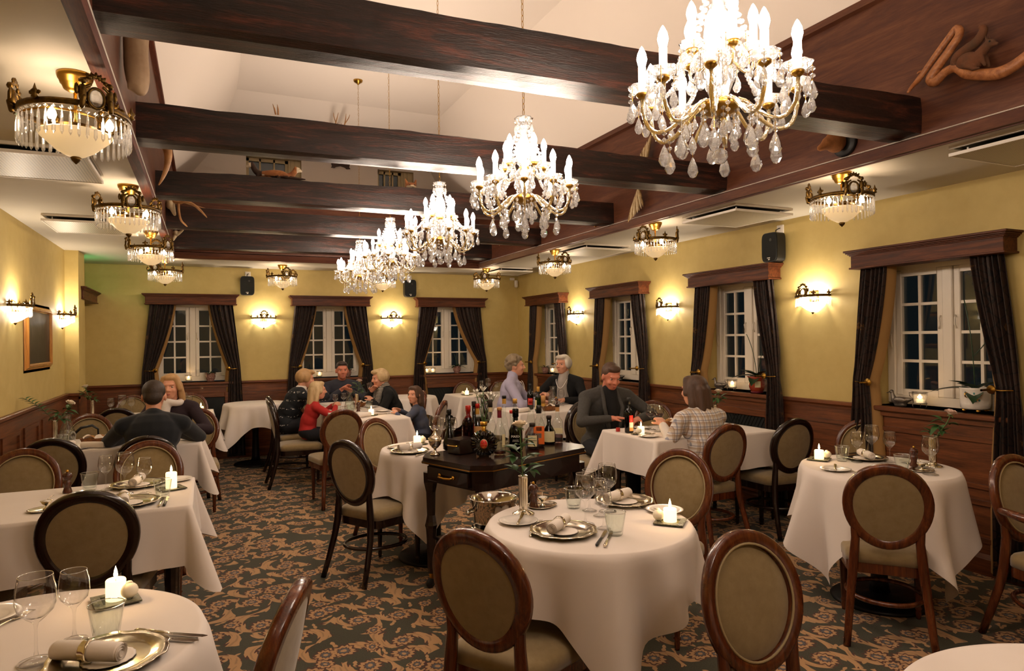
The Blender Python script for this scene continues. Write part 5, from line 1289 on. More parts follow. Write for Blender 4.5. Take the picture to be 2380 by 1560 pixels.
def leaf(b, p, d, L, w, up=(0, 0, 1), m=0, droop=.3):
    p = Vector(p); d = Vector(d).normalized(); s = d.cross(Vector(up)); s = s.normalized() if s.length > .05 else Vector((1, 0, 0)); n = s.cross(d)
    def fn(u, v):
        k = sin(pi*min(1, u*1.02)**.8)*w; c = (v-.5)*2
        return p+d*L*u+s*c*k+n*(-droop*L*u*u+abs(c)*k*.35)
    b.sheet(fn, 8, 4, True, m)
def rose_head(b, c, ax, s=1., m=0):
    ax = Vector(ax).normalized(); Q = Matrix.Translation(c) @ ax.to_track_quat('Z', 'Y').to_matrix().to_4x4()
    for ring, (n, r, h, op, tw) in enumerate(((3, .008, .030, .2, 0), (4, .013, .030, .5, .5), (5, .018, .028, .95, .2), (5, .021, .024, 1.5, .8))):
        for k in range(n):
            a0 = 2*pi*k/n+tw
            def fn(u, v):
                a = a0+(u-.5)*2*pi/n*1.7; t = v; edge = 1-abs(u-.5)*.55*t
                rad = s*(.003+r*sin(t*pi*.5)*(1+.0*op)+.012*op*max(0, t-.72)); return (rad*cos(a), rad*sin(a), s*(h*t*edge-.010*op*max(0, t-.7)-.006))
            b.sheet(fn, 8, 6, True, m, M=Q)
def vase(x, y, tip, where, petal='petal', z=TT, kind='rose', leaves=7, seed=0, lab=None, spray=None):
    """silver column vase with one stem; tip is the flower centre relative to the vase foot"""
    rnd = random.Random(seed)
    t = thing('bud_vase', lab or 'fluted silver bud vase with one pale rose on %s' % where, 'vase', (x, y, z), 0, 'silver bud vases'); 
    b = MB(); fl = lambda a, r, zz: 1+(.16*abs(sin(6*a))-.08 if .04 < zz < .16 else 0)
    b.lathe([(0, 0), (.046, 0), (.048, .004), (.04, .008), (.03, .013), (.019, .018), (.017, .022), (.0185, .03), (.0185, .045), (.0185, .154), (.0185, .16), (.021, .163), (.02, .165), (.016, .16), (.015, .12), (0, .12)], 96, rfn=fl); b.build('vase_body', MT['silver'], t)
    T = Vector(tip); st = bez([(0, 0, .1), (T.x*.1, T.y*.1, .2), (T.x*.8, T.y*.8, T.z*.7), T], 12)
    f = thing('cut_rose', 'pale rose with leaves standing in the silver vase on %s' % where, 'flower', (x, y, z), 0, 'cut roses')
    b = MB(); b.tube(st, [.0028]*len(st), 6); b.build('stem', MT['stem'], f)
    b = MB()
    for k in range(leaves):
        q = st[3+int(k*7/max(1, leaves))]; a = k*2.4+rnd.uniform(-.4, .4); L = rnd.uniform(.055, .085)
        tw = q+Vector((cos(a), sin(a), .5))*.03; b.tube([q, tw], .0015, 5)
        for da in (-.8, 0, .8): leaf(b, tw, (cos(a+da), sin(a+da), rnd.uniform(-.3, .9)), L*(.75 if da else 1), L*.22, droop=rnd.uniform(.1, .6))
    if spray:
        sp = bez([(0, 0, .15), (spray[0]*.3, spray[1]*.3, .25), (spray[0]*.7, spray[1]*.7, spray[2]*.9), spray], 9); b.tube(sp, .002, 5)
        for k in range(2, 10):
            for s in (-1, 1): leaf(b, sp[k], (s*.5+spray[0], s*.3+spray[1], .35), .05, .013)
    b.build('leaves', MT['leaf'], f)
    b = MB(); ax = (T-st[-3]); rose_head(b, T, ax, 1.15); b.build('blossom', MT[petal], f)
    b = MB(); Q = Matrix.Translation(T) @ ax.to_track_quat('Z', 'Y').to_matrix().to_4x4(); b.lathe([(0, -.014), (.007, -.01), (.009, -.002), (.004, 0)], 10, M=Q)
    for k in range(5): a = 2*pi*k/5; leaf(b, Q @ Vector((.006*cos(a), .006*sin(a), -.006)), Q.to_3x3() @ Vector((cos(a), sin(a), -.3)), .022, .004)
    b.build('calyx', MT['stem'], f)
    return t
def carafe(x, y, lab, water=True):
    t = thing('water_carafe', 'glass water carafe ' + lab, 'carafe', (x, y, TT), random.uniform(0, 1), 'water carafes')
    b = MB(); pr = [(0, .002), (.05, .002), (.056, .012), (.055, .05), (.046, .095), (.03, .14), (.025, .165), (.029, .195), (.036, .215), (.034, .215), (.0235, .165), (.0285, .14), (.0445, .095), (.0535, .05), (.052, .014), (0, .008)]
    b.lathe(pr, 32); b.build('glass_body', MT['tumbler'], t)
    if water: b = MB(); b.lathe([(0, .009), (.051, .015), (.0525, .05), (.046, .088), (0, .088)], 28); b.build('water', MT['tumbler'], t)
    b = MB(); M = Matrix.Translation((0, -.054, .05)) @ Matrix.Rotation(R(80), 4, 'X'); b.tube([(.022*cos(a), .027*sin(a), 0) for a in [2*pi*i/20 for i in range(20)]], .005, 7, closed=True, M=M); b.build('hole_rim', MT['crystal'], t)
def bottle(label, x, y, H_, r, neck, sh, glass_m, cap, caph=.04, lab=None, liquid=None, z=.802, sq=False, scr=None, face=None, cat='bottle', group='spirit bottles on the trolley', neck_r=.012, foil=None):
    t = thing('bottle', label, cat, (x, y, z), face if face is not None else atan2(-x, y), group)
    f = (lambda a, rr_, zz: (1/max(abs(cos(a)), abs(sin(a)))**.75 if rr_ > neck_r*1.6 else 1)) if sq else None
    seg = 40; hz = H_-neck; b = MB()
    b.lathe([(0, .003), (r*.8, .0), (r, .006), (r, hz*sh), (r*.9, hz*(sh+.08)), (neck_r*1.5, hz), (neck_r, hz+.012), (neck_r, H_-.006), (0, H_-.006)], seg, rfn=f, a0=pi/4, a1=pi/4+2*pi); b.build('glass_body', MT[glass_m], t)
    if liquid:
        lv, lm = liquid; b = MB(); b.lathe([(0, .005), (r*.93, .007), (r*.93, min(lv, hz*sh)), (0, min(lv, hz*sh))] if lv <= hz*sh else [(0, .005), (r*.93, .007), (r*.93, hz*sh), (r*.84, hz*(sh+.08)), (neck_r*1.3, min(lv, hz)), (0, min(lv, hz))], 28, rfn=f, a0=pi/4, a1=pi/4+2*pi); b.build('liquid', MT[lm], t)
    b = MB(); cr = neck_r*1.25; b.lathe([(0, H_-caph), (cr, H_-caph), (cr, H_-.002), (cr*.9, H_), (0, H_)], 20); b.build('cap', MT[cap], t)
    if foil: b = MB(); b.lathe([(neck_r*1.12, H_-caph-foil[1]), (neck_r*1.12, H_-caph+.001)], 20); b.build('neck_foil', MT[foil[0]], t)
    if lab:
        for q in (lab if isinstance(lab, list) else [lab]):
            m, z0, z1, a = q[:4]; off = q[4] if len(q) > 4 else 0
            b = MB(); rl = r*1.012
            if sq: w = r*a; b.prism([(-w, -rl-.0012), (w, -rl-.0012), (w, -rl), (-w, -rl)], z0, z1)
            else: b.lathe([(rl, z0), (rl+.0004, (z0+z1)/2), (rl, z1)], 24, a0=-pi/2-a+off, a1=-pi/2+a+off)
            b.build('paper_label', MT[m], t)
    if scr:
        for body, size, zz, m in scr: text(t, body, size, (0, -r*1.012-.0025, zz), (R(90), 0, 0), MT[m])
    return t
b = MB(); b.lathe([(0, .002), (.055, 0), (.06, .003), (.075, .045), (.078, .05), (.074, .05), (.057, .008), (0, .006)], 36, rfn=lambda a, r, z: 1+.02*sin(24*a+z*200)); BASK = b.mesh('bread_basket', MT['bread'])
def basket(x, y, lab, rz=0):
    t = thing('bread_basket', 'woven bread basket ' + lab, 'basket', (x, y, TT), rz, 'bread baskets'); o = put(BASK, 'basket', t); o.scale = (1.25, .85, 1)
    b = MB(); b.ell((-.03, 0, .045), (.04, .035, .025), 12); b.ell((.035, .01, .045), (.035, .03, .025), 12); b.build('bread', mat('crusty_bread', 'b8864a', .8, var='8a5a2c', vs=20), t)
    b = MB(); b.sheet(lambda u, v: ((u-.5)*.15, (v-.5)*.1, .052+.02*sin(u*7)*cos(v*6)), 12, 10); b.build('basket_cloth', MT['napkin'], t)
def saltdish(x, y, lab):
    t = thing('salt_dish', 'footed silver salt dish and tray ' + lab, 'salt dish', (x, y, TT), .5, 'salt dishes')
    b = MB(); b.lathe([(0, .001), (.05, .001), (.058, .006), (.06, .008), (.055, .008), (.048, .004), (0, .004)], 40, rfn=lambda a, r, z: (1+.25*cos(a)**2)*(1+.015*sin(16*a))); b.build('tray', MT['silver'], t)
    b = MB(); b.lathe([(0, .004), (.014, .004), (.012, .008), (.004, .014), (.004, .02), (.016, .028), (.024, .04), (.0245, .042), (.022, .04), (.014, .03), (0, .028)], 24); b.build('bowl', MT['silver'], t)
    b = MB(); b.lathe([(0, .046), (.012, .043), (.021, .038), (0, .036)], 18); b.build('salt', MT['china'], t)
    b = MB(); b.tube([(.0, 0, .044), (.02, .012, .052), (.036, .02, .06)], .0018, 6); b.build('spoon', MT['silver'], t)

# ------------------------------------------------------------------ central round table (10)
n = N[10]
vase(1.228, 2.606, (-.015, -.005, .375), n, 'petal', leaves=9, seed=3)
mill(1.315, 2.685, 'beside the silver vase on ' + n); saltdish(1.36, 2.69, 'on ' + n)
side_plate(1.152, 2.495, 'on the left rim of ' + n); knife(1.165, 2.50, 58, 'lying on the left side plate of ' + n, z=TT+.012)
charger(1.245, 2.285, 'at the near side of ' + n); napkin(1.235, 2.30, 42, 'on the near silver charger of ' + n, TT+.012)
fork(1.165, 2.375, 55, 'nearer of two by the left side plate on ' + n); fork(1.185, 2.395, 55, 'farther of two by the left side plate on ' + n)
knife(1.335, 2.155, 48, 'right of the near charger on ' + n, True); knife(1.352, 2.135, 50, 'outermost right of the near charger on ' + n)
charger(1.72, 2.575, 'at the far side of ' + n); napkin(1.695, 2.59, 20, 'on the far silver charger of ' + n, TT+.012)
wg('L', 1.378, 2.345, 'at the left of the glass group on ' + n); wg('S', 1.412, 2.262, 'in front of the glass group on ' + n); wg('M', 1.505, 2.525, 'behind the glass group on ' + n); wg('L', 1.567, 2.478, 'tallest of the glass group on ' + n)
wg('S', 1.50, 2.43, 'in the middle of the glass group on ' + n)
tumbler(1.47, 2.60, 'behind the wine glasses on ' + n); tumbler(1.408, 2.175, 'in front of the wine glasses on ' + n)
candle(1.695, 2.215, n, .75, (-.035, .028)); side_plate(1.785, 2.37, 'behind the candle on ' + n); fork(1.735, 2.42, 100, 'left fork behind the candle on ' + n); fork(1.762, 2.425, 100, 'right fork behind the candle on ' + n)
# ------------------------------------------------------------------ right round table (12)
n = N[12]
candle(3.345, 2.93, n, .5, (.05, -.015)); tumbler(3.43, 2.84, 'beside the candle on ' + n); wg('M', 3.475, 2.775, 'leftmost of the row on ' + n); wg('L', 3.62, 2.79, 'tallest, second in the row on ' + n); wg('M', 3.63, 2.68, 'third in the row on ' + n); wg('L', 3.50, 2.35, 'standing alone before the vase on ' + n)
charger(3.60, 2.83, 'behind the glasses of ' + n); napkin(3.585, 2.80, 60, 'behind the glasses of ' + n, TT+.012); mill(3.64, 2.54, 'right of the glasses on ' + n); saltdish(3.56, 2.44, 'on ' + n)
vase(3.73, 2.49, (.05, -.07, .30), n, 'petal_pink', seed=5); side_plate(3.16, 2.66, 'on the left rim of ' + n); fork(3.21, 2.60, 75, 'on ' + n); knife(3.17, 2.67, 40, 'across the side plate of ' + n, z=TT+.012); side_plate(3.735, 2.60, 'by the vase on ' + n)
tumbler(3.47, 2.49, 'right of the chair top on ' + n)
# ------------------------------------------------------------------ left rectangular table (1)
n = N[1]
mill(-.638, 4.02, 'on ' + n); tumbler(-.545, 4.04, 'farther of two on ' + n); tumbler(-.195, 3.68, 'nearer of two on ' + n)
wg('M', -.468, 3.99, 'left of three on ' + n); wg('L', -.37, 3.85, 'tallest, middle of three on ' + n); wg('M', -.282, 3.81, 'right of three on ' + n)
charger(-.33, 4.04, 'at the far side of ' + n); napkin(-.33, 4.03, 80, 'standing behind the glasses of ' + n, TT+.012); charger(-.33, 3.60, 'at the near side of ' + n); napkin(-.35, 3.59, 95, 'half hidden by the chair back on ' + n, TT+.012)
candle(-.165, 3.87, n, .35, None, 1.5); side_plate(-.15, 4.09, 'behind the candle on ' + n); knife(-.195, 3.57, 88, 'left of two near the edge of ' + n); knife(-.175, 3.57, 88, 'right of two near the edge of ' + n, True); saltdish(-.66, 3.65, 'left of the chair back on ' + n)
# ------------------------------------------------------------------ navy sweater man's table (2)
n = N[2]
vase(-1.06, 6.17, (.11, -.05, .29), n, 'petal', seed=8, spray=(-.19, .05, .33)); carafe(-.97, 6.12, 'half full on ' + n); basket(-.755, 5.86, 'left of the man in the navy sweater', .2); napkin(-.74, 5.66, -25, 'crumpled on ' + n, TT, False)
side_plate(-.86, 5.82, 'with crumbs on ' + n); tumbler(-.95, 5.83, 'left of the bread basket on ' + n); mill(-.62, 6.05, 'behind the bread basket on ' + n); side_plate(-.84, 5.66, 'nearest the edge of ' + n); napkin(-.92, 5.72, 60, 'by the left plates of ' + n, TT+.004, False)
# black handbag hanging on the brown chair
t = thing('handbag', 'black handbag with loop strap hanging on the brown chair at left', 'bag', (-.93, 6.40, 0))
b = MB(); b.box((.0, .27, .565), (.2, .07, .16), bev=.02); b.build('bag_body', MT['black'], t)
b = MB(); b.tube([(-.13, .26, .64), (-.10, .23, .72), (-.02, .21, .80), (.06, .21, .815), (.10, .23, .78), (.10, .26, .64)], .007, 6, flat=1.8); b.build('strap', MT['black'], t)
# ------------------------------------------------------------------ corner table (3)
n = N[3]
vase(-1.07, 8.12, (-.06, .03, .30), n, 'petal', seed=9); wg('M', -.90, 8.10, 'leftmost on ' + n); wg('L', -.80, 8.12, 'tallest of the left trio on ' + n); wg('M', -.71, 8.08, 'nearest the navy man on ' + n); wg('M', -.165, 8.0, 'right of the blonde woman, on ' + n); wg('L', -.22, 8.1, 'hidden by blonde hair, on ' + n)
candle(-.05, 8.02, n, .3, (-.045, 0)); tumbler(-.085, 7.80, 'before the candle on ' + n)
# ------------------------------------------------------------------ family table (5)
n = N[5]
carafe(1.40, 7.30, 'beside the girl in red on ' + n); vase(1.50, 7.42, (.03, 0, .30), n, 'petal_pink', seed=11); mill(1.45, 7.10, 'on ' + n); basket(1.58, 7.66, 'on ' + n, .8); candle(1.50, 6.72, n, .9)
tumbler(1.30, 7.45, 'before the girl in red on ' + n); side_plate(1.69, 7.02, 'right of the candle on ' + n); side_plate(1.68, 7.55, 'before the striped collar woman on ' + n); side_plate(1.45, 6.95, 'behind the candle on ' + n); wg('S', 1.30, 7.60, 'by the girl in red on ' + n); wg('S', 1.42, 7.75, 'in the middle of ' + n); fork(1.62, 6.80, 20, 'right of the candle on ' + n); knife(1.66, 6.74, 20, 'right of the candle on ' + n)
tumbler(1.35, 7.0, 'near the pepper mill on ' + n); tumbler(1.62, 7.35, 'right of the vase on ' + n); napkin(1.40, 6.60, 30, 'left of the candle on ' + n, TT, False)
# ------------------------------------------------------------------ corner right (7)
n = N[7]
candle(3.18, 8.48, n, .3, (-.05, .02)); wg('M', 3.42, 8.55, 'left of three on ' + n); wg('L', 3.53, 8.58, 'tallest of three on ' + n); wg('S', 3.62, 8.50, 'right of three on ' + n)
# ------------------------------------------------------------------ elderly women's table (8)
n = N[8]
def wine_bottle(label, x, y, g, cap, labs, Hh=.27, z=TT): return bottle(label, x, y, Hh, .034, .085, .82, g, cap, .05, labs, None, z, group='wine bottles on the tables')
wine_bottle('dark wine bottle with red label on ' + n, 3.12, 6.42, 'darkglass', 'black', ('label_red', .05, .12, .8)); wine_bottle('bright green wine bottle with gold capsule on ' + n, 3.09, 6.17, 'brightgreen', 'goldprint', ('label_cream', .03, .12, .7, -1.2), .255)
carafe(3.50, 6.63, 'with wide lip on ' + n); basket(3.24, 6.22, 'right of the green bottle on ' + n, .3); mill(3.44, 6.44, 'right of the bread basket on ' + n); wg('M', 3.17, 6.52, 'behind the green bottle on ' + n); wg('S', 3.44, 6.60, 'left of the carafe on ' + n); wg('M', 3.57, 6.56, 'right of the carafe on ' + n); tumbler(3.34, 6.34, 'beside the basket on ' + n); side_plate(2.98, 6.30, 'left on ' + n); napkin(2.93, 6.20, 20, 'on ' + n, TT, False); wg('S', 3.25, 6.58, 'in the middle of ' + n)
# ------------------------------------------------------------------ couple's table (9)
n = N[9]
wine_bottle('tall dark red wine bottle with red capsule on ' + n, 3.015, 4.44, 'darkglass', 'black', [('label_red', .085, .14, .55, .62), ('label_white', .045, .085, .55, .62), ('label_tan', .018, .045, .55, .62)], .275)
b = MB(); b.lathe([(0, 0), (.017, 0), (.017, .028), (.015, .03), (0, .03)], 18); tag(b.build('bottle_stopper', MT['red'], None, (2.985, 4.55, TT)), 'small red bottle cap left of the wine bottle', 'bottle cap')
def red_wine(x, y, lab):
    t = thing('wine_glass', 'large glass of red wine ' + lab, 'wine glass', (x, y, TT), 0, 'glasses of red wine'); put(G['L'], 'glass', t)
    b = MB(); b.lathe([(0, .104), (.017, .107), (.033, .12), (.041, .142), (0, .142)], 24); b.build('wine', MT['wine'], t)
red_wine(3.27, 4.50, 'farther one on ' + n); red_wine(3.26, 4.39, 'nearer one on ' + n)
candle(3.05, 4.33, n, .5, (-.03, -.01)); side_plate(3.02, 4.19, 'before the candle on ' + n); knife(3.03, 4.20, 25, 'on the plate of ' + n, z=TT+.012); side_plate(3.25, 4.61, 'before the man in the grey blazer'); basket(3.52, 4.58, 'between the wine drinkers on ' + n, .5); carafe(3.86, 4.50, 'right of the plaid shirt woman'); vase(3.97, 4.55, (.02, -.02, .27), n, 'petal', seed=15)
charger(3.42, 4.20, 'before the plaid shirt woman')
# ------------------------------------------------------------------ table behind trolley (11)
n = N[11]
candle(1.375, 4.69, n, .2, (.045, .01)); charger(1.232, 4.38, 'at the left of ' + n); napkin(1.24, 4.40, 10, 'on the charger of ' + n, TT+.012); side_plate(1.215, 4.60, 'on the left rim of ' + n); knife(1.23, 4.60, 20, 'on the side plate of ' + n, z=TT+.012); wg('L', 1.48, 4.60, 'left of the dark bottle on ' + n); wg('M', 1.555, 4.66, 'second on ' + n); wg('M', 1.62, 4.62, 'third, by the red liqueur on ' + n); knife(1.30, 4.27, 40, 'near the trolley on ' + n); fork(1.17, 4.42, 100, 'left of the charger on ' + n)
# ------------------------------------------------------------------ lower left round table (13)
n = N[13]
wg('L', -.369, 1.914, 'biggest, at the bottom left on ' + n); wg('M', -.307, 2.01, 'second from the left edge on ' + n); tumbler(-.235, 1.99, 'in front of the candle on ' + n); candle(-.243, 2.265, n, .25, (.035, -.012), 1.1)
charger(-.215, 1.85, 'on ' + n); napkin(-.255, 1.84, -30, 'with silver ring on ' + n, TT+.012); knife(-.11, 1.925, -35, 'dark one on ' + n, True); knife(-.09, 1.945, -35, 'farther of two on ' + n); side_plate(-.55, 2.28, 'at the left edge on ' + n); fork(-.50, 2.20, 60, 'at the left edge on ' + n)

# ================================================================== drinks trolley
CA = R(21)
t = thing('drinks_trolley', 'dark wooden drinks trolley on brass casters, covered with bottles', 'trolley', (1.71, 3.868, 0), CA)
Lh, Wh, ch_ = .495, .30, .09
oct_ = [(-Lh+ch_, -Wh), (Lh-ch_, -Wh), (Lh, -Wh+ch_), (Lh, Wh-ch_), (Lh-ch_, Wh), (-Lh+ch_, Wh), (-Lh, Wh-ch_), (-Lh, -Wh+ch_)]
b = MB(); b.prism(oct_, .778, .80); b.prism([(x*1.012, y*1.015) for x, y in oct_], .764, .778); b.build('top', MT['cart'], t)
b = MB(); b.prism([(x*1.016, y*1.02) for x, y in oct_], .769, .773); b.build('inlay_line', MT['gold'], t)
b = MB(); b.prism([(x*.94, y*.92) for x, y in oct_], .655, .764); b.build('apron', MT['cart'], t)
b = MB(); b.box((-Lh*.955, 0, .71), (.03, .36, .085), bev=.003); d = b.build('drawer', MT['cart'], t)
b = MB(); b.tube([(-Lh*.955-.016, -.06, .712), (-Lh*.955-.035, -.05, .706), (-Lh*.955-.038, 0, .703), (-Lh*.955-.035, .05, .706), (-Lh*.955-.016, .06, .712)], .006, 8)
for s in (-1, 1): b.ell((-Lh*.955-.018, s*.06, .712), (.006, .012, .012), 10)
b.build('handle', MT['gold'], d)
for sx in (-1, 1):
    for sy in (-1, 1):
        px, py = sx*(Lh-.075), sy*(Wh-.07)
        b = MB(); b.lathe([(0, .09), (.022, .09), (.026, .12), (.03, .3), (.034, .36), (.04, .38), (.034, .4), (.026, .44), (.03, .58), (.044, .64), (.046, .70), (0, .70)], 8, (px, py, 0), False, a0=pi/8, a1=pi/8+2*pi); b.build('leg', MT['cart'], t)
        c = MB(); c.box((px, py, .075), (.03, .02, .05), bev=.004); c.tube([(px-.006, py, .06), (px-.014, py, .03)], .006, 6); k = c.build('caster', MT['gold'], t)
        c = MB(); c.lathe([(0, -.011), (.026, -.011), (.031, -.005), (.031, .005), (.026, .011), (0, .011)], 20, M=Matrix.Translation((px-.01, py, .031)) @ Matrix.Rotation(R(90), 4, 'X')); c.build('wheel', MT['rubber'], k)
b = MB(); b.box((0, 0, .30), (.82, .42, .018), bev=.003); b.build('lower_shelf', MT['cart'], t)
Z = .8015
t = thing('sugar_urn', 'lidded silver urn at the left end of the trolley', 'urn', (1.262, 3.925, Z))
b = MB(); b.lathe([(0, 0), (.03, 0), (.032, .005), (.02, .012), (.008, .024), (.007, .036), (.02, .045), (.034, .062), (.04, .085), (.041, .098), (0, .098)], 32); b.build('bowl', MT['silver'], t)
b = MB(); b.lathe([(.043, .098), (.042, .103), (.03, .11), (.016, .125), (.008, .14), (.006, .146), (.009, .152), (.004, .16), (0, .162)], 32); b.build('lid', MT['silver'], t)
t = thing('cigar_box', 'dark wooden box with brass handle on the trolley', 'box', (1.435, 3.925, Z), CA)
b = MB(); b.box((0, 0, .045), (.14, .12, .09), bev=.004); b.build('box_body', MT['cart'], t)
b = MB(); b.tube([(-.072, -.045, .052), (-.082, -.04, .05), (-.084, 0, .049), (-.082, .04, .05), (-.072, .045, .052)], .0045, 7); b.build('handle', MT['gold'], t)
b = MB(); b.box((.075, -.02, .035), (.012, .05, .06)); b.build('side_label', MT['label_cream'], t)
BT_ = bottle
BT_('dark green bottle with black stopper behind the wooden box', 1.40, 4.06, .255, .040, .12, .36, 'darkglass', 'black', .03)
BT_('red liqueur bottle with red wax cap on the trolley', 1.54, 4.09, .27, .040, .075, .80, 'liquor', 'red', .04, None, (.19, 'liquor'), neck_r=.014)
BT_('clear bottle with red and gold cap behind the red liqueur', 1.62, 4.13, .275, .036, .12, .55, 'tumbler', 'red', .03, ('label_tan', .05, .13, .9), (.06, 'amber'), foil=('goldprint', .04))
# cognac decanter: a fluted disc
t = thing('cognac_decanter', 'round fluted dark cognac decanter with red oval label', 'bottle', (1.505, 3.735, Z), -atan2(1.505, 3.735)-.05, 'spirit bottles on the trolley')
b = MB(); M = Matrix.Translation((0, 0, .078)) @ Matrix.Rotation(R(90), 4, 'X')
b.lathe([(0, -.026), (.03, -.028), (.05, -.03), (.066, -.022), (.078, 0), (.066, .022), (.05, .030), (.03, .028), (0, .026)], 52, M=M, smooth=False, rfn=lambda a, r, z: 1+(.07*abs(sin(13*a)) if r > .045 else 0)); b.box((0, 0, .006), (.06, .04, .012)); b.build('glass_body', MT['cognac'], t)
b = MB(); b.lathe([(.012, .14), (.014, .15), (.014, .178), (.012, .18)], 20, rfn=lambda a, r, z: 1+.06*sin(10*a)); b.build('neck', MT['gold'], t)
b = MB(); b.lathe([(0, .178), (.018, .18), (.021, .188), (.023, .196), (.022, .205), (.016, .207), (0, .208)], 24, rfn=lambda a, r, z: 1+.03*sin(14*a)); b.build('stopper', MT['gold'], t)
b = MB(); b.lathe([(0, 0), (.029, 0), (.0, .0025)], 32, M=Matrix.Translation((0, -.0285, .076)) @ Matrix.Rotation(R(90), 4, 'X') @ Matrix.Diagonal((.82, 1.05, 1, 1))); b.build('label_border', MT['label_cream'], t)
b = MB(); b.lathe([(0, .0030), (.026, .0030), (.026, .001)], 32, M=Matrix.Translation((0, -.0285, .076)) @ Matrix.Rotation(R(90), 4, 'X') @ Matrix.Diagonal((.8, 1.03, 1, 1))); b.build('red_label', MT['label_red'], t)
text(t, 'XO', .014, (0, -.0325, .058), (R(90), 0, 0), MT['goldprint']); text(t, 'RÉMY MARTIN', .0055, (0, -.0325, .073), (R(90), 0, 0), MT['goldprint'])
b = MB(); b.tube([(-.006, -.032, .085), (-.002, -.0322, .09), (.003, -.0322, .087), (.0, -.0322, .093), (.006, -.0322, .097)], .0012, 5); b.build('emblem', MT['goldprint'], t)
BT_('clear bottle with maroon foil and cork, right of the decanter', 1.612, 3.745, .285, .036, .10, .70, 'tumbler', 'label_tan', .018, ('label_cream', .05, .125, .35, .75), (.022, 'amber'), foil=('maroon', .045))
BT_('whisky bottle with orange topped dark cap and pale label', 1.70, 4.10, .30, .038, .11, .62, 'tumbler', 'ink', .05, ('label_white', .06, .15, .9), (.05, 'amber'), foil=('label_cream', .03))
BT_('dark green bulb necked bottle with white lettering on the trolley', 1.76, 3.835, .26, .042, .095, .74, 'greenglass', 'darkglass', .05, None, (.15, 'cognac'), neck_r=.0155, scr=[('MAXX', .02, .092, 'whiteprint'), ('SINGLE MALT', .0062, .07, 'whiteprint'), ('SCOTCH WHISKY', .0052, .062, 'whiteprint'), ('70cl   40%', .0055, .045, 'whiteprint')])
BT_('tall thin clear bottle with yellow neck and ball stopper', 1.83, 4.17, .315, .032, .15, .50, 'tumbler', 'black', .02, None, None, foil=('goldprint', .035))
BT_('clear bottle with gold cap behind the dark green bottle', 1.86, 4.06, .30, .034, .13, .55, 'tumbler', 'goldprint', .03, None, (.05, 'amber'))
BT_('thin clear bottle with small red label near the green bottle', 1.80, 3.98, .235, .028, .11, .55, 'tumbler', 'label_red', .02, ('label_tan', .03, .08, .8))
BT_('cone shaped pale rose bottle with red top on the trolley', 2.0, 4.11, .285, .044, .08, .25, 'tumbler', 'red', .025, None, (.10, 'amber'))
BT_('squat bottle with cream label before the orange one', 1.875, 3.835, .165, .042, .05, .72, 'tumbler', 'ink', .025, ('label_cream', .02, .09, .75), (.10, 'amber'), scr=[('Calvados', .015, .06, 'ink')], neck_r=.015)
BT_('square bottle with bright orange label on the trolley', 1.955, 3.90, .265, .036, .085, .78, 'tumbler', 'black', .05, [('label_orange', .02, .135, .95), ('ink', .105, .13, .5), ('teal', .06, .09, .45)], (.12, 'amber'), sq=True, neck_r=.014)
BT_('tall amber necked bottle with gold collar behind the orange label', 2.05, 4.02, .315, .036, .14, .60, 'tumbler', 'label_tan', .05, None, (.08, 'amber'), foil=('goldprint', .02))
BT_('squat green bottle with cream label near the trolley end', 2.07, 3.98, .185, .042, .07, .66, 'greenglass', 'ink', .02, ('label_cream', .015, .085, 1.0), (.09, 'cognac'), neck_r=.014)
BT_('angular clear bottle with brown label at the trolley end', 2.145, 4.0, .255, .036, .09, .80, 'tumbler', 'ink', .018, [('label_cream', .065, .10, .95)], (.05, 'amber'), sq=True, foil=('label_tan', .03))
BT_('slim dark green bottle behind the red liqueur on the trolley', 1.60, 4.26-.12, .29, .03, .12, .6, 'darkglass', 'ink', .03)
# lilies in a glass vase at the back of the trolley
t = thing('flower_vase', 'clear glass vase at the back of the trolley', 'vase', (1.68, 4.20-.02, Z)); b = MB(); b.lathe([(0, 0), (.022, 0), (.024, .004), (.02, .05), (.022, .10), (.0225, .11), (.021, .10), (.019, .05), (.02, .008), (0, .006)], 24); b.build('vase_body', MT['tumbler'], t)
t = thing('white_lilies', 'spray of white lilies and leaves above the trolley bottles', 'flower', (1.68, 4.18, Z)); st = MB(); lf = MB(); pt = MB()
for k, (dx, dz, dy) in enumerate(((-.045, .33, 0), (.0, .30, .03), (.045, .31, -.02), (.085, .29, .02), (-.01, .35, -.03))):
    q = bez([(0, 0, .02), (0, 0, .18), (dx*.6, dy, dz*.8), (dx, dy, dz)], 10); st.tube(q, .003, 6)
    for s in range(6):
        a = 2*pi*s/6+k; leaf(pt, q[-1], (cos(a), sin(a)*.8, .8+.2*cos(s)), .045, .011, droop=-.25)
for k in range(9): a = k*2.1; leaf(lf, (0.01*cos(a), .01*sin(a), .15+.022*k), (cos(a), sin(a), .3), .06, .015)
leaf(lf, (-.03, -.02, .27), (-1, -.3, .1), .06, .02); leaf(lf, (.0, -.02, .26), (.8, -.5, .3), .06, .02); st.build('stem', MT['stem'], t); lf.build('leaves', MT['leaf'], t); pt.build('blossom', MT['petal_white'], t)
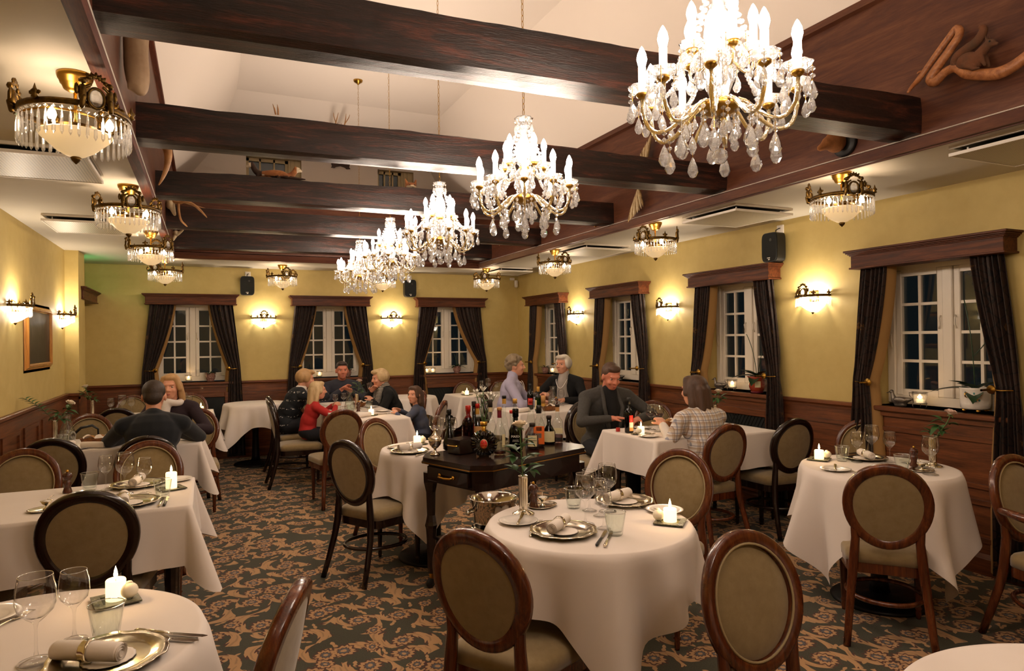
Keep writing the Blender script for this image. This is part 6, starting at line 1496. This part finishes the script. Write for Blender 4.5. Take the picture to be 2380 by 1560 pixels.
# wine cooler beside the central table
t = thing('wine_cooler', 'polished steel wine bucket on a floor stand', 'wine bucket', (1.255, 3.0, 0))
b = MB(); b.lathe([(.085, .60), (.09, .603), (.098, .68), (.112, .735), (.118, .739), (.116, .742), (.108, .737), (.094, .68), (.084, .61), (0, .606)], 48); b.build('bucket', MT['steel'], t)
b = MB()
for s in (-1, 1): b.tube([(.1*s, -.02, .69), (.125*s, -.02, .685), (.13*s, 0, .67), (.125*s, .02, .685), (.1*s, .02, .69)], .005, 7)
b.build('handle', MT['steel'], t)
b = MB(); b.tube([(.104*cos(a), .104*sin(a), .597) for a in [2*pi*i/40 for i in range(40)]], .006, 8, closed=True); b.lathe([(0, .59), (.1, .59), (.1, .6), (0, .6)], 30); b.lathe([(0, .0), (.13, 0), (.13, .008), (.03, .03), (.012, .06), (.012, .59), (0, .59)], 30); b.build('stand', MT['steel'], t)
# ================================================================== window sill things
SZ = SILL+.001
def tealight(x, y, lab, lit=True, s=1.0):
    t = thing('tealight_holder', 'lit glass tealight holder ' + lab, 'tealight holder', (x, y, SZ), random.uniform(0, 3), 'lit tealight holders'); t.scale = (s, s, s)
    b = MB(); b.lathe([(0, .022), (.03, .022), (.036, .032), (.038, .07), (.041, .088), (.044, .092), (.042, .093), (.036, .07), (.034, .034), (0, .028)], 28, rfn=lambda a, r, z: 1+.03*sin(10*a)); b.build('glass_cup', MT['crystal'], t)
    b = MB()
    for k in range(3): a = 2*pi*k/3; b.tube([(.036*cos(a), .036*sin(a), .03), (.042*cos(a), .042*sin(a), .012), (.036*cos(a), .036*sin(a), 0)], .003, 6)
    b.tube([(.037*cos(a), .037*sin(a), .026) for a in [2*pi*i/20 for i in range(20)]], .0025, 6, closed=True); b.tube([(.043, 0, .085), (.06, 0, .09), (.058, 0, .07), (.042, 0, .06)], .003, 6); b.build('wire_stand', MT['pewter'], t)
    b = MB(); b.lathe([(0, .03), (.018, .03), (.019, .05), (0, .05)], 16); b.build('tealight', MT['waxlit'], t); o = put(CAN['f'], 'flame', t); o.location = (0, 0, .05); o.scale = (.8, .8, .7)
    lamp(t, (0, 0, .065), W_CANDLE*.6, C_FLAME, .01, 'flame_light')
def pot_plant(x, y, lab, m, seed, leaves=9, s=1.0, big=False):
    rnd = random.Random(seed); t = thing('potted_orchid', lab, 'potted plant', (x, y, SZ), rnd.uniform(0, 6), None); t.scale = (s, s, s)
    b = MB(); b.lathe([(0, 0), (.04, 0), (.046, .004), (.042, .014), (.055, .035), (.062, .065), (.056, .09), (.066, .108), (.068, .112), (.062, .110), (.052, .09), (0, .088)], 36, rfn=lambda a, r, z: 1+(.04*cos(6*a) if z > .1 else 0)); b.build('pot', MT[m], t)
    b = MB()
    for k in range(leaves):
        a = k*2*pi/leaves+rnd.uniform(-.3, .3); L = rnd.uniform(.10, .17); leaf(b, (.012*cos(a), .012*sin(a), .095), (cos(a), sin(a), rnd.uniform(.5, 1.4)), L, .011 if not big else .02, droop=.75)
    b.build('leaves', MT['orchidleaf'], t)
    b = MB(); q = bez([(0, 0, .09), (.0, .01, .2), (.03, .02, .28), (.06, .03, .30)], 8); b.tube(q, .0018, 5); b.build('flower_stem', MT['stem'], t); return t
YS = YB+.07
tealight(-.20, YS, 'on the leftmost back window sill'); pot_plant(.055, YS+.01, 'green plant in patterned dark red pot on the leftmost back window sill', 'maroonpot', 1, 13)
tealight(1.42, YS, 'on the middle back window sill'); pot_plant(1.80, YS+.01, 'leafy plant behind the man facing us, on the middle back sill', 'maroonpot', 2, 6, .9, True)
tealight(2.95, YS, 'left of two on the rightmost back window sill'); tealight(3.035, YS-.02, 'right of two on the rightmost back window sill'); pot_plant(3.42, YS+.01, 'green plant in red patterned pot on the rightmost back window sill', 'maroonpot', 3, 10, .95, True)
XS = XR+.075
def duck(x, y, rz, lab, s=.8):
    t = thing('duck_figurine', 'pewter duck figurine ' + lab, 'figurine', (x, y, SZ), rz, 'pewter duck figurines'); t.scale = (s, s, s)
    b = MB(); b.ell((0, 0, .045), (.075, .038, .036), 16); b.cap((.05, 0, .06), (.062, 0, .105), .022, .015); b.ell((.068, 0, .122), (.02, .016, .018), 12); b.cap((.08, 0, .12), (.112, 0, .108), .008, .005); b.cap((-.06, 0, .055), (-.11, 0, .068), .024, .009); b.cap((.02, 0, .012), (-.03, 0, .012), .028, .028)
    remesh(b, 'body', .006, MT['pewter'], t)
    b = MB()
    for sg in (-1, 1): b.ell((-.015, sg*.034, .055), (.055, .008, .022), 10)
    b.build('wings', MT['pewter'], t)
duck(XS-.03, 3.20, R(100), 'on the nearest right window sill'); tealight(XS-.02, 3.06, 'on the nearest right window sill', True, 1.15)
duck(XS-.03, 5.03, R(100), 'on the second right window sill'); tealight(XS-.02, 4.87, 'on the second right window sill', True, 1.1)
duck(XS-.03, 6.74, R(100), 'on the third right window sill'); tealight(XS, 8.48, 'on the farthest right window sill')
pot_plant(XS, 8.70, 'small green plant on the farthest right window sill', 'maroonpot', 5, 8, .8)
def orchid(x, y, lab, pm, foot, seed, stalks):
    rnd = random.Random(seed); t = thing('potted_orchid', lab, 'potted plant', (x, y, SZ), 0)
    b = MB(); q = 1.0
    if foot:
        b.lathe([(0, .022), (.07, .022), (.08, .03), (.084, .06), (.084, .15), (.088, .158), (.084, .16), (.076, .15), (0, .145)], 36); b.build('pot', MT[pm], t)
        b = MB()
        for k in range(4): a = pi/4+k*pi/2; b.ell((.06*cos(a), .06*sin(a), .013), .014, 10)
        b.build('ball_feet', MT['gold'], t); b = MB()
        for k in range(9): a = -2.5+rnd.uniform(-.3, .3); zz = .10+rnd.uniform(-.03, .03); b.ell((.0845*cos(a), .0845*sin(a), zz), (.006, .006, .008), 7, k % 3)
        for sg in (0, pi): b.tube([(.085*cos(sg), .085*sin(sg), .13), (.105*cos(sg), .105*sin(sg), .125), (.1*cos(sg), .1*sin(sg), .105), (.085*cos(sg), .085*sin(sg), .1)], .004, 6, m=3)
        b.build('painted_flowers', [MT['red'], MT['teal'], MT['goldprint'], MT['gold']], t)
    else:
        b.lathe([(0, .012), (.05, .012), (.056, .02), (.068, .05), (.07, .08), (.062, .11), (.07, .13), (.082, .145), (.078, .146), (.06, .12), (0, .11)], 40, rfn=lambda a, r, z: 1+(.05*cos(8*a) if z > .12 else 0)); b.build('pot', MT[pm], t)
        b = MB(); b.lathe([(0, 0), (.052, 0), (.055, .008), (.05, .014), (0, .014)], 32, rfn=lambda a, r, z: 1+.05*cos(14*a)); b.build('foot', MT['maroon'], t)
        b = MB(); b.sheet(lambda u, v: (.0705*cos(-2.6+u*.7), .0705*sin(-2.6+u*.7), .05+.055*v), 8, 4); b.build('painted_panel', MT['label_cream'], t)
    b = MB()
    for dx, dy, dz, L, w in ((-.3, 1.0, .25, .26, .034), (-.6, .2, .5, .13, .045), (-.7, -.35, -.1, .16, .05), (.2, -.8, .7, .15, .045), (-.5, .6, .7, .15, .045)): leaf(b, (0, 0, .14), (dx, dy, dz), L, w, droop=.35)
    b.build('leaves', MT['orchidleaf'], t)
    b = MB()
    for pts in stalks: b.tube(bez(pts, 12), .003, 6)
    b.build('flower_stalk', MT['orchidleaf'], t)
orchid(XS-.01, 2.70, 'orchid in white floral pot with gold feet, nearest right window sill', 'china', True, 4, [[(0, 0, .14), (-.01, -.0, .3), (-.02, .0, .5), (-.0, .06, .72)], [(-.01, 0, .36), (-.01, -.06, .42), (-.01, -.09, .47)]])
orchid(XS-.02, 4.56, 'orchid in glossy red pot, second right window sill', 'redpot', False, 6, [[(0, 0, .12), (0, .01, .25), (0, .04, .4), (0, .12, .52)], [(0, 0, .12), (0, -.03, .25), (0, -.06, .35)]])
t = thing('sill_rose', 'white rose in a small vase on the third right window sill', 'flower', (XS-.06, 6.88, SZ))
b = MB(); b.lathe([(0, 0), (.02, 0), (.014, .02), (.016, .08), (.013, .08), (0, .02)], 16); b.build('vase_body', MT['silver'], t); b = MB(); b.tube([(0, 0, .05), (0, .01, .12)], .0025, 6)
for k in range(7): leaf(b, (0, 0, .07+.006*k), (cos(2.2*k), sin(2.2*k), .4), .07, .016)
b.build('leaves', MT['leaf'], t); b = MB(); rose_head(b, (0, .01, .135), (-.2, .1, 1)); b.build('blossom', MT['petal_white'], t)

# ================================================================== people
MT['navy'] = mat('navy_knit', '0c1118', .95, sheen=.15, bump=.2, bs=300); MT['blackknit'] = mat('black_knit', '0b0b0c', .95)
MT['lilac'] = mat('lilac_knit', 'a9a3ba', .9, bump=.2, bs=250); MT['greyroll'] = mat('grey_turtleneck', 'a39a92', .9); MT['blazer'] = mat('grey_blazer', '403e3c', .85, var='37352f', vs=60)
MT['redknit'] = mat('red_sweater', 'b02320', .85, bump=.15, bs=260); MT['slate'] = mat('slate_sweater', '2b2c36', .9); MT['whitescarf'] = mat('white_scarf', 'd9cfc6', .9, bump=.4, bs=120); MT['childjacket'] = mat('blue_grey_jacket', '3a4560', .85, var='4a4a52', vs=9)
MT['plaid'] = plaid(); MT['nordic'] = nordic(); MT['stripes'] = stripes('striped_collar', '16130f', 'b5ab9c', 60); MT['trouser'] = mat('dark_trousers', '12131a', .9); MT['sleeve'] = mat('white_sleeve', 'd8cfc4', .85); MT['plum'] = mat('plum_jacket', '24141c', .9)
for nm, a, c in (('hair_dark', '2c2018', '3d2d20'), ('hair_brown', '3d281a', '553a26'), ('hair_blond', 'a07a4e', 'c29a66'), ('hair_pale', 'b09164', 'd4b98c'), ('hair_grey', '8d8178', 'a69a90'), ('hair_ash', '75654f', '8f7d62'), ('hair_white', 'c4b8a6', 'd9cfbf')):
    MT[nm] = mat(nm, a, .6, var=c, vs=26, vscale=(1, 1, .25), bump=.5, bs=180)
def hand(b, W, d, n, side, k=1.0, curl=.7):
    """palm with four bent fingers and a thumb; W wrist, d pointing to the fingers, n the back of the hand, side -1/+1 gives the thumb side"""
    d = Vector(d).normalized(); n = Vector(n); n = (n-d*n.dot(d)).normalized(); s = d.cross(n)*side
    Rm = Matrix((s, d, n)).transposed().to_4x4()
    b.ell(W+d*.045*k, (.038*k, .05*k, .016*k), 12, rot=Rm); b.cap(W-d*.02*k, W+d*.02*k, .024*k, .026*k)
    for j, (o, L) in enumerate(((.027, .068), (.009, .078), (-.009, .072), (-.026, .056))):
        p0 = W+d*.082*k+s*o*k; d1 = (d*cos(curl*.4)-n*sin(curl*.4)); p1 = p0+d1*L*.5*k; d2 = (d*cos(curl)-n*sin(curl)); p2 = p1+d2*L*.32*k; d3 = d*cos(curl*1.6)-n*sin(curl*1.6); p3 = p2+d3*L*.24*k
        b.cap(p0-d*.02*k, p1, .0095*k, .0088*k, 8); b.cap(p1, p2, .0088*k, .008*k, 8); b.cap(p2, p3, .008*k, .0072*k, 8)
    t0 = W+d*.025*k+s*.028*k; t1 = t0+(d*.6+s*.75-n*.3).normalized()*.035*k; t2 = t1+(d*.9+s*.2-n*.4).normalized()*.03*k
    b.cap(t0, t1, .012*k, .0105*k, 8); b.cap(t1, t2, .0105*k, .0085*k, 8)
def elbow_ik(S, Wp, l1, l2, pole):
    d = Wp-S; L = min(d.length, l1+l2-.004); u = d.normalized(); a = (l1*l1-l2*l2+L*L)/(2*L); h = sqrt(max(0, l1*l1-a*a)); p = Vector(pole); p = (p-u*p.dot(u)).normalized()
    return S+u*a+p*h, S+u*L
HAIR = {}
def hair_short(b, H, k): b.ell((0, -.020, .034), (.079*k, .091*k, .083*k), 18, M=H); b.ell((0, -.06, -.01), (.066*k, .05*k, .06*k), 14, M=H); b.ell((0, .035, .085), (.058*k, .045*k, .03*k), 12, M=H)
def hair_long(b, H, k, drop=.26, wide=1.0):
    hair_short(b, H, k)
    for sx in (-1, 1):
        b.cap((sx*.068*wide, -.01, .02), (sx*.082*wide, -.02, -.10), .026, .032, M=H); b.cap((sx*.082*wide, -.02, -.10), (sx*.085*wide, -.03, -drop), .032, .018, M=H); b.cap((sx*.04, -.07, 0), (sx*.055, -.085, -drop*1.05), .04, .026, M=H); b.cap((sx*.05, .035, .08), (sx*.078*wide, .03, -.02), .022, .022, M=H)
    b.cap((0, -.08, 0), (0, -.09, -drop*1.08), .045, .03, M=H)
def hair_bob(b, H, k):
    hair_short(b, H, k); b.ell((0, -.045, .01), (.086*k, .082*k, .088*k), 16, M=H)
    for sx in (-1, 1): b.ell((sx*.07, .0, .01), (.026, .05, .06), 10, M=H)
    b.ell((0, .05, .085), (.065, .05, .03), 12, M=H)
def hair_curly(b, H, k):
    r = random.Random(5); hair_short(b, H, k)
    for j in range(70):
        a = r.uniform(0, 2*pi); e = r.uniform(-.5, 1.4); y = cos(e)*sin(a)
        if y > .45 and e < .75: continue
        b.ell((.086*cos(e)*cos(a), -.02+.095*y, .03+.09*sin(e)), r.uniform(.016, .024), 8, M=H)
def person(label, x, y, a, Ht, ny, hands, top, hair, hairm, yaw=0, pitch=0, sk='skin', sw=.18, k=1.0, elb=None, sleeve=1.0, pole=((-1, -.3, -.6), (1, -.3, -.6)), collar=None, bottoms='trouser', under=None, hn=((0, 0, 1), (0, 0, 1)), extra=None, roll=0, cuff=None, hipz=.555):
    t = thing('person', label, 'person', (x, y, 0), FACE(a), None)
    P = Vector((0, -.035, hipz-.01*(1-k))); Nk = Vector((0, ny, Ht-.27*k)); V = Vector
    Hd = Matrix.Translation(Nk) @ Matrix.Rotation(-R(yaw), 4, 'Z') @ Matrix.Rotation(-R(pitch), 4, 'X') @ Matrix.Rotation(R(roll), 4, 'Y') @ Matrix.Scale(k if k > .85 else k*1.12, 4) @ Matrix.Translation((0, .02, .155)); Hi = Hd.inverted()
    sh = [Nk+V((s*sw, -.012, -.055*k)) for s in (-1, 1)]
    mid = P.lerp(Nk, .42)+V((0, -.02, 0)); chst = P.lerp(Nk, .72)+V((0, -.005, 0))
    tilt = Matrix.Rotation(-atan2(ny-P.y, Nk.z-P.z), 4, 'X')
    arms = []
    for i in (0, 1):
        W0 = V(hands[i]); l1, l2 = .27*k, .245*k
        E, W = elbow_ik(sh[i], W0, l1, l2, pole[i])
        if elb: E = V(elb[i]); W = W0
        arms.append((sh[i], E, W))
    legs = []
    for s in (-1, 1):
        h = P+V((s*.09*k, .02, -.02)); kn = V((s*.11*k, .40*k, hipz-.03)); an = V((s*.11*k, .36*k+.04, .09 if k > .9 else hipz-.03-.30*k)); legs.append((h, kn, an, an+V((0, .13*k, -.045))))
    kt = k if k > .85 else k*.86
    def torso(b, g):
        k = kt
        b.ell(P+V((0, 0, .01)), (.16*k+g, .12*k+g, .105*k+g), 16); b.ell(mid, (.142*k+g, .105*k+g, .14*k+g), 16, rot=tilt); b.ell(chst, (sw*.93+g, .112*k+g, .155*k+g), 16, rot=tilt)
        b.cap(P, mid, .115*k+g, .11*k+g, 14); b.cap(sh[0], sh[1], .05*k+g, .05*k+g, 12)
        for s in sh: b.cap(Nk+V((0, -.01, .0)), s, .05*k+g*.6, .052*k+g, 12)
    B_ = MB(); torso(B_, 0); B_.cap(Nk+V((0, -.01, -.03)), Hd @ V((0, -.015, -.06)), .052*k, .05*k, 14)
    B_.ell((0, -.012, .022), (.074, .092, .09), 20, M=Hd); B_.ell((0, .025, -.03), (.06, .068, .078), 18, M=Hd); B_.ell((0, .045, -.075), (.042, .042, .036), 14, M=Hd); B_.ell((0, .074, .028), (.05, .02, .013), 12, M=Hd)
    B_.cap((0, .088, .014), (0, .107, -.022), .008, .012, 9, M=Hd)
    for s in (-1, 1):
        B_.ell((s*.075, -.004, -.012), (.009, .019, .031), 10, M=Hd); B_.ell((s*.037, .064, -.028), (.022, .022, .02), 10, M=Hd); B_.ell((s*.013, .094, -.026), (.009, .01, .008), 8, M=Hd)
    B_.ell((0, .086, -.056), (.022, .011, .006), 10, M=Hd); B_.ell((0, .084, -.066), (.018, .011, .006), 10, M=Hd)
    for i, (S, E, W) in enumerate(arms):
        B_.cap(S, E, .045*k, .037*k, 12); B_.cap(E, W, .037*k, .025*k, 12); hand(B_, W, W-E, hn[i], -1 if i == 0 else 1, k)
    for h, kn, an, to in legs: B_.cap(h, kn, .074*k, .054*k, 12); B_.cap(kn, an, .052*k, .036*k, 12); B_.cap(an+V((0, -.02, -.02)), to, .036*k, .03*k, 10)
    def mf(c):
        q = Hi @ c
        if q.y > .05:
            for s in (-1, 1):
                pass
            if abs(q.x) < .021 and -.071 < q.z < -.052 and q.y > .09: return 2
        if c.z < .14: return 3
        return 0
    remesh(B_, 'body', .0075, [MT[sk], MT['eye'], MT['lips'], MT['black']], t, 2, .4, mf)
    e = MB()
    for s in (-1, 1):
        e.ell((s*.030, .0685, .004), (.0125, .0095, .0075), 12, 0, Hd); e.ell((s*.029, .0765, .004), (.0055, .003, .006), 10, 1, Hd)
        e.cap((s*.017, .0835, .027), (s*.043, .0715, .0235), .003, .0022, 7, 2, Hd)
    e.build('eyes', [MT['eyewhite'], MT['eye'], MT[hairm]], t)
    T_ = MB(); torso(T_, .014)
    for S, E, W in arms:
        e2 = E.lerp(W, .93); T_.cap(S, E, .056*k+.004, .048*k, 12)
        if sleeve >= 1: T_.cap(E, e2, .048*k, .036*k, 12)
    if collar == 'roll': T_.cap(Nk+V((0, -.012, -.02)), Nk+V((0, -.004, .055*k)), .066*k, .062*k, 14)
    elif collar: T_.cap(Nk+V((0, -.012, -.03)), Nk+V((0, -.01, .015)), .066*k, .064*k, 14)
    tp = remesh(T_, 'top', .009, MT[top], t, 3)
    if cuff:
        for S, E, W in arms: c = MB(); c.cap(S.lerp(E, .6), E, .047*k, .046*k, 12); c.cap(E, E.lerp(W, .92), .046*k, .034*k, 12); remesh(c, 'undershirt_sleeve', .008, MT[cuff], t, 3)
    L_ = MB(); L_.ell(P, (.168*k, .125*k, .10*k), 16)
    for h, kn, an, to in legs: L_.cap(h, kn, .088*k, .068*k, 12); L_.cap(kn, an+V((0, 0, .03)), .066*k, .056*k, 12)
    remesh(L_, 'trousers', .012, MT[bottoms], t, 3)
    h = MB(); hair(h, Hd, 1.0); remesh(h, 'hair', .008, MT[hairm], t, 2, .5)
    if extra: extra(t, Nk, Hd, sh, P, k)
    return t
V = Vector
def scarf(m):
    def f(t, Nk, Hd, sh, P, k):
        b = MB(); b.tube([Nk+V((.075*cos(q), .01+.08*sin(q), .012+.012*sin(2*q))) for q in [2*pi*i/18 for i in range(18)]], .03, 9, closed=True); b.cap(Nk+V((.03, .08, 0)), Nk+V((.05, .12, -.2)), .04, .03); remesh(b, 'scarf', .009, MT[m], t)
    return f
def lapels(t, Nk, Hd, sh, P, k):
    b = MB()
    for s in (-1, 1): b.cap(Nk+V((s*.062, .03, .02)), Nk+V((s*.085, .125, -.14)), .02, .018); b.cap(Nk+V((s*.085, .125, -.14)), Nk+V((s*.05, .13, -.30)), .018, .02)
    b.cap(Nk+V((-.06, -.04, .03)), Nk+V((.06, -.04, .03)), .022, .022); remesh(b, 'lapels', .008, MT['blazer'], t)
    b = MB(); b.cap(Nk+V((0, .045, .01)), Nk+V((0, .085, -.28)), .066, .07); remesh(b, 'shirt', .008, MT['blackknit'], t)
def cardigan(t, Nk, Hd, sh, P, k):
    b = MB(); b.cap(Nk+V((0, .0, .05)), Nk+V((0, .04, -.02)), .06, .066); b.cap(Nk+V((0, .055, -.05)), Nk+V((0, .07, -.34)), .07, .075); remesh(b, 'turtleneck', .008, MT['greyroll'], t); neck(t, Nk, Hd, sh, P, k, .062)
def neck(t, Nk, Hd, sh, P, k, r=.05):
    b = MB(); b.tube([Nk+V((.07*cos(q), .085+r*abs(sin(q))*.9, -.02-.10*abs(sin(q))**2)) for q in [pi*i/16 for i in range(17)]], .0035, 6); b.build('necklace', MT['china'], t)
def stripecollar(t, Nk, Hd, sh, P, k):
    b = MB(); b.cap(Nk+V((0, -.02, -.05)), Nk+V((0, .0, .04)), .075, .066); b.cap(Nk+V((-.06, .06, 0)), Nk+V((-.06, .12, -.22)), .04, .035); b.cap(Nk+V((.06, .06, 0)), Nk+V((.06, .12, -.22)), .04, .035); remesh(b, 'striped_collar', .008, MT['stripes'], t)
def white_collar(t, Nk, Hd, sh, P, k):
    b = MB(); b.cap(Nk+V((0, .02, -.02)), Nk+V((.0, .10, -.20)), .05, .03); b.cap(Nk+V((0, -.02, -.01)), Nk+V((0, .01, .02)), .066, .062); remesh(b, 'white_scarf', .008, MT['whitescarf'], t)
person('man in a navy sweater seen from behind, elbows on the table', -.345, 5.40, 0, 1.235, .09, ((-.14, .42, .80), (.14, .42, .80)), 'navy', hair_short, 'hair_dark', yaw=3, pitch=8, sw=.185, elb=((-.30, .26, .79), (.30, .26, .785)), collar='c')
person('blonde woman with white fur scarf facing us beyond the navy sweater man', -.26, 6.70, 186, 1.235, .10, ((-.12, .34, .79), (.12, .34, .79)), 'plum', lambda b, H, k: hair_long(b, H, k, .22, 1.05), 'hair_blond', yaw=6, pitch=6, extra=scarf('whitescarf'), sw=.16, k=.96)
person('woman in dark patterned sweater bending toward her cupped hands', .84, 8.12, 84, 1.19, .16, ((-.05, .36, .98), (.05, .37, .97)), 'nordic', hair_bob, 'hair_blond', pitch=14, extra=white_collar, sw=.165, k=.96)
person('little blonde girl in a red sweater kneeling up on a chair', 1.01, 7.42, 88, 1.05, .05, ((-.07, .25, .80), (.07, .25, .80)), 'redknit', lambda b, H, k: hair_long(b, H, k, .22, .85), 'hair_pale', pitch=4, sw=.12, k=.76, collar='c', hipz=.54)
person('man in a dark sweater facing us with his hands before his chin', 1.57, 8.74, 182, 1.245, .06, ((-.10, .24, .86), (.05, .25, .88)), 'slate', hair_short, 'hair_dark', pitch=4, sk='skin_r', sw=.185, hn=((0, -.5, 1), (0, -.5, 1)))
person('woman with short blonde hair and striped collar raising her glass', 2.02, 7.90, 268, 1.175, .10, ((-.10, .27, .80), (.02, .25, .90)), 'blackknit', hair_bob, 'hair_pale', pitch=12, extra=stripecollar, sw=.165, k=.95, hn=((0, 0, 1), (1, 0, .3)))
person('small child with brown hair looking over a chair back', 1.98, 6.68, -62, 1.01, .03, ((-.12, .20, .76), (.10, .22, .77)), 'childjacket', lambda b, H, k: hair_long(b, H, k, .15, .8), 'hair_brown', yaw=-62, sw=.115, k=.72, hipz=.53)
person('elderly woman in a lilac turtleneck with curly grey hair', 3.13, 6.97, 122, 1.31, .04, ((-.10, .34, .79), (.12, .34, .79)), 'lilac', hair_curly, 'hair_ash', yaw=-12, pitch=3, sw=.175, collar='roll', extra=neck)
person('elderly woman with short white hair and dark cardigan', 3.88, 7.0, 232, 1.31, .05, ((-.12, .34, .80), (.14, .36, .86)), 'blackknit', hair_bob, 'hair_white', yaw=12, pitch=3, sw=.17, extra=cardigan)
person('man in a grey blazer looking down at his plate', 3.20, 5.16, 186, 1.305, .14, ((-.16, .40, .81), (.08, .36, .82)), 'blazer', hair_short, 'hair_brown', yaw=0, pitch=24, sk='skin_r', sw=.20, extra=lapels, pole=((-1, -.2, -.2), (1, -.2, -.2)))
person('woman in a plaid shirt with long brown hair, back to us', 3.35, 3.96, -4, 1.215, .05, ((-.17, .26, .83), (.16, .30, .79)), 'plaid', lambda b, H, k: hair_long(b, H, k, .17, .95), 'hair_brown', yaw=-14, pitch=6, sw=.18, elb=((-.25, .08, .74), (.26, .16, .765)), sleeve=.5, cuff='sleeve', collar='c')
o = item(G['M'], 'wine_glass', 'wine glass held to the lips of the striped collar woman', 'wine glass', (1.80, 7.92, .83), 0, 'wine glasses on the tables'); o.rotation_euler = (0, R(-18), 0)
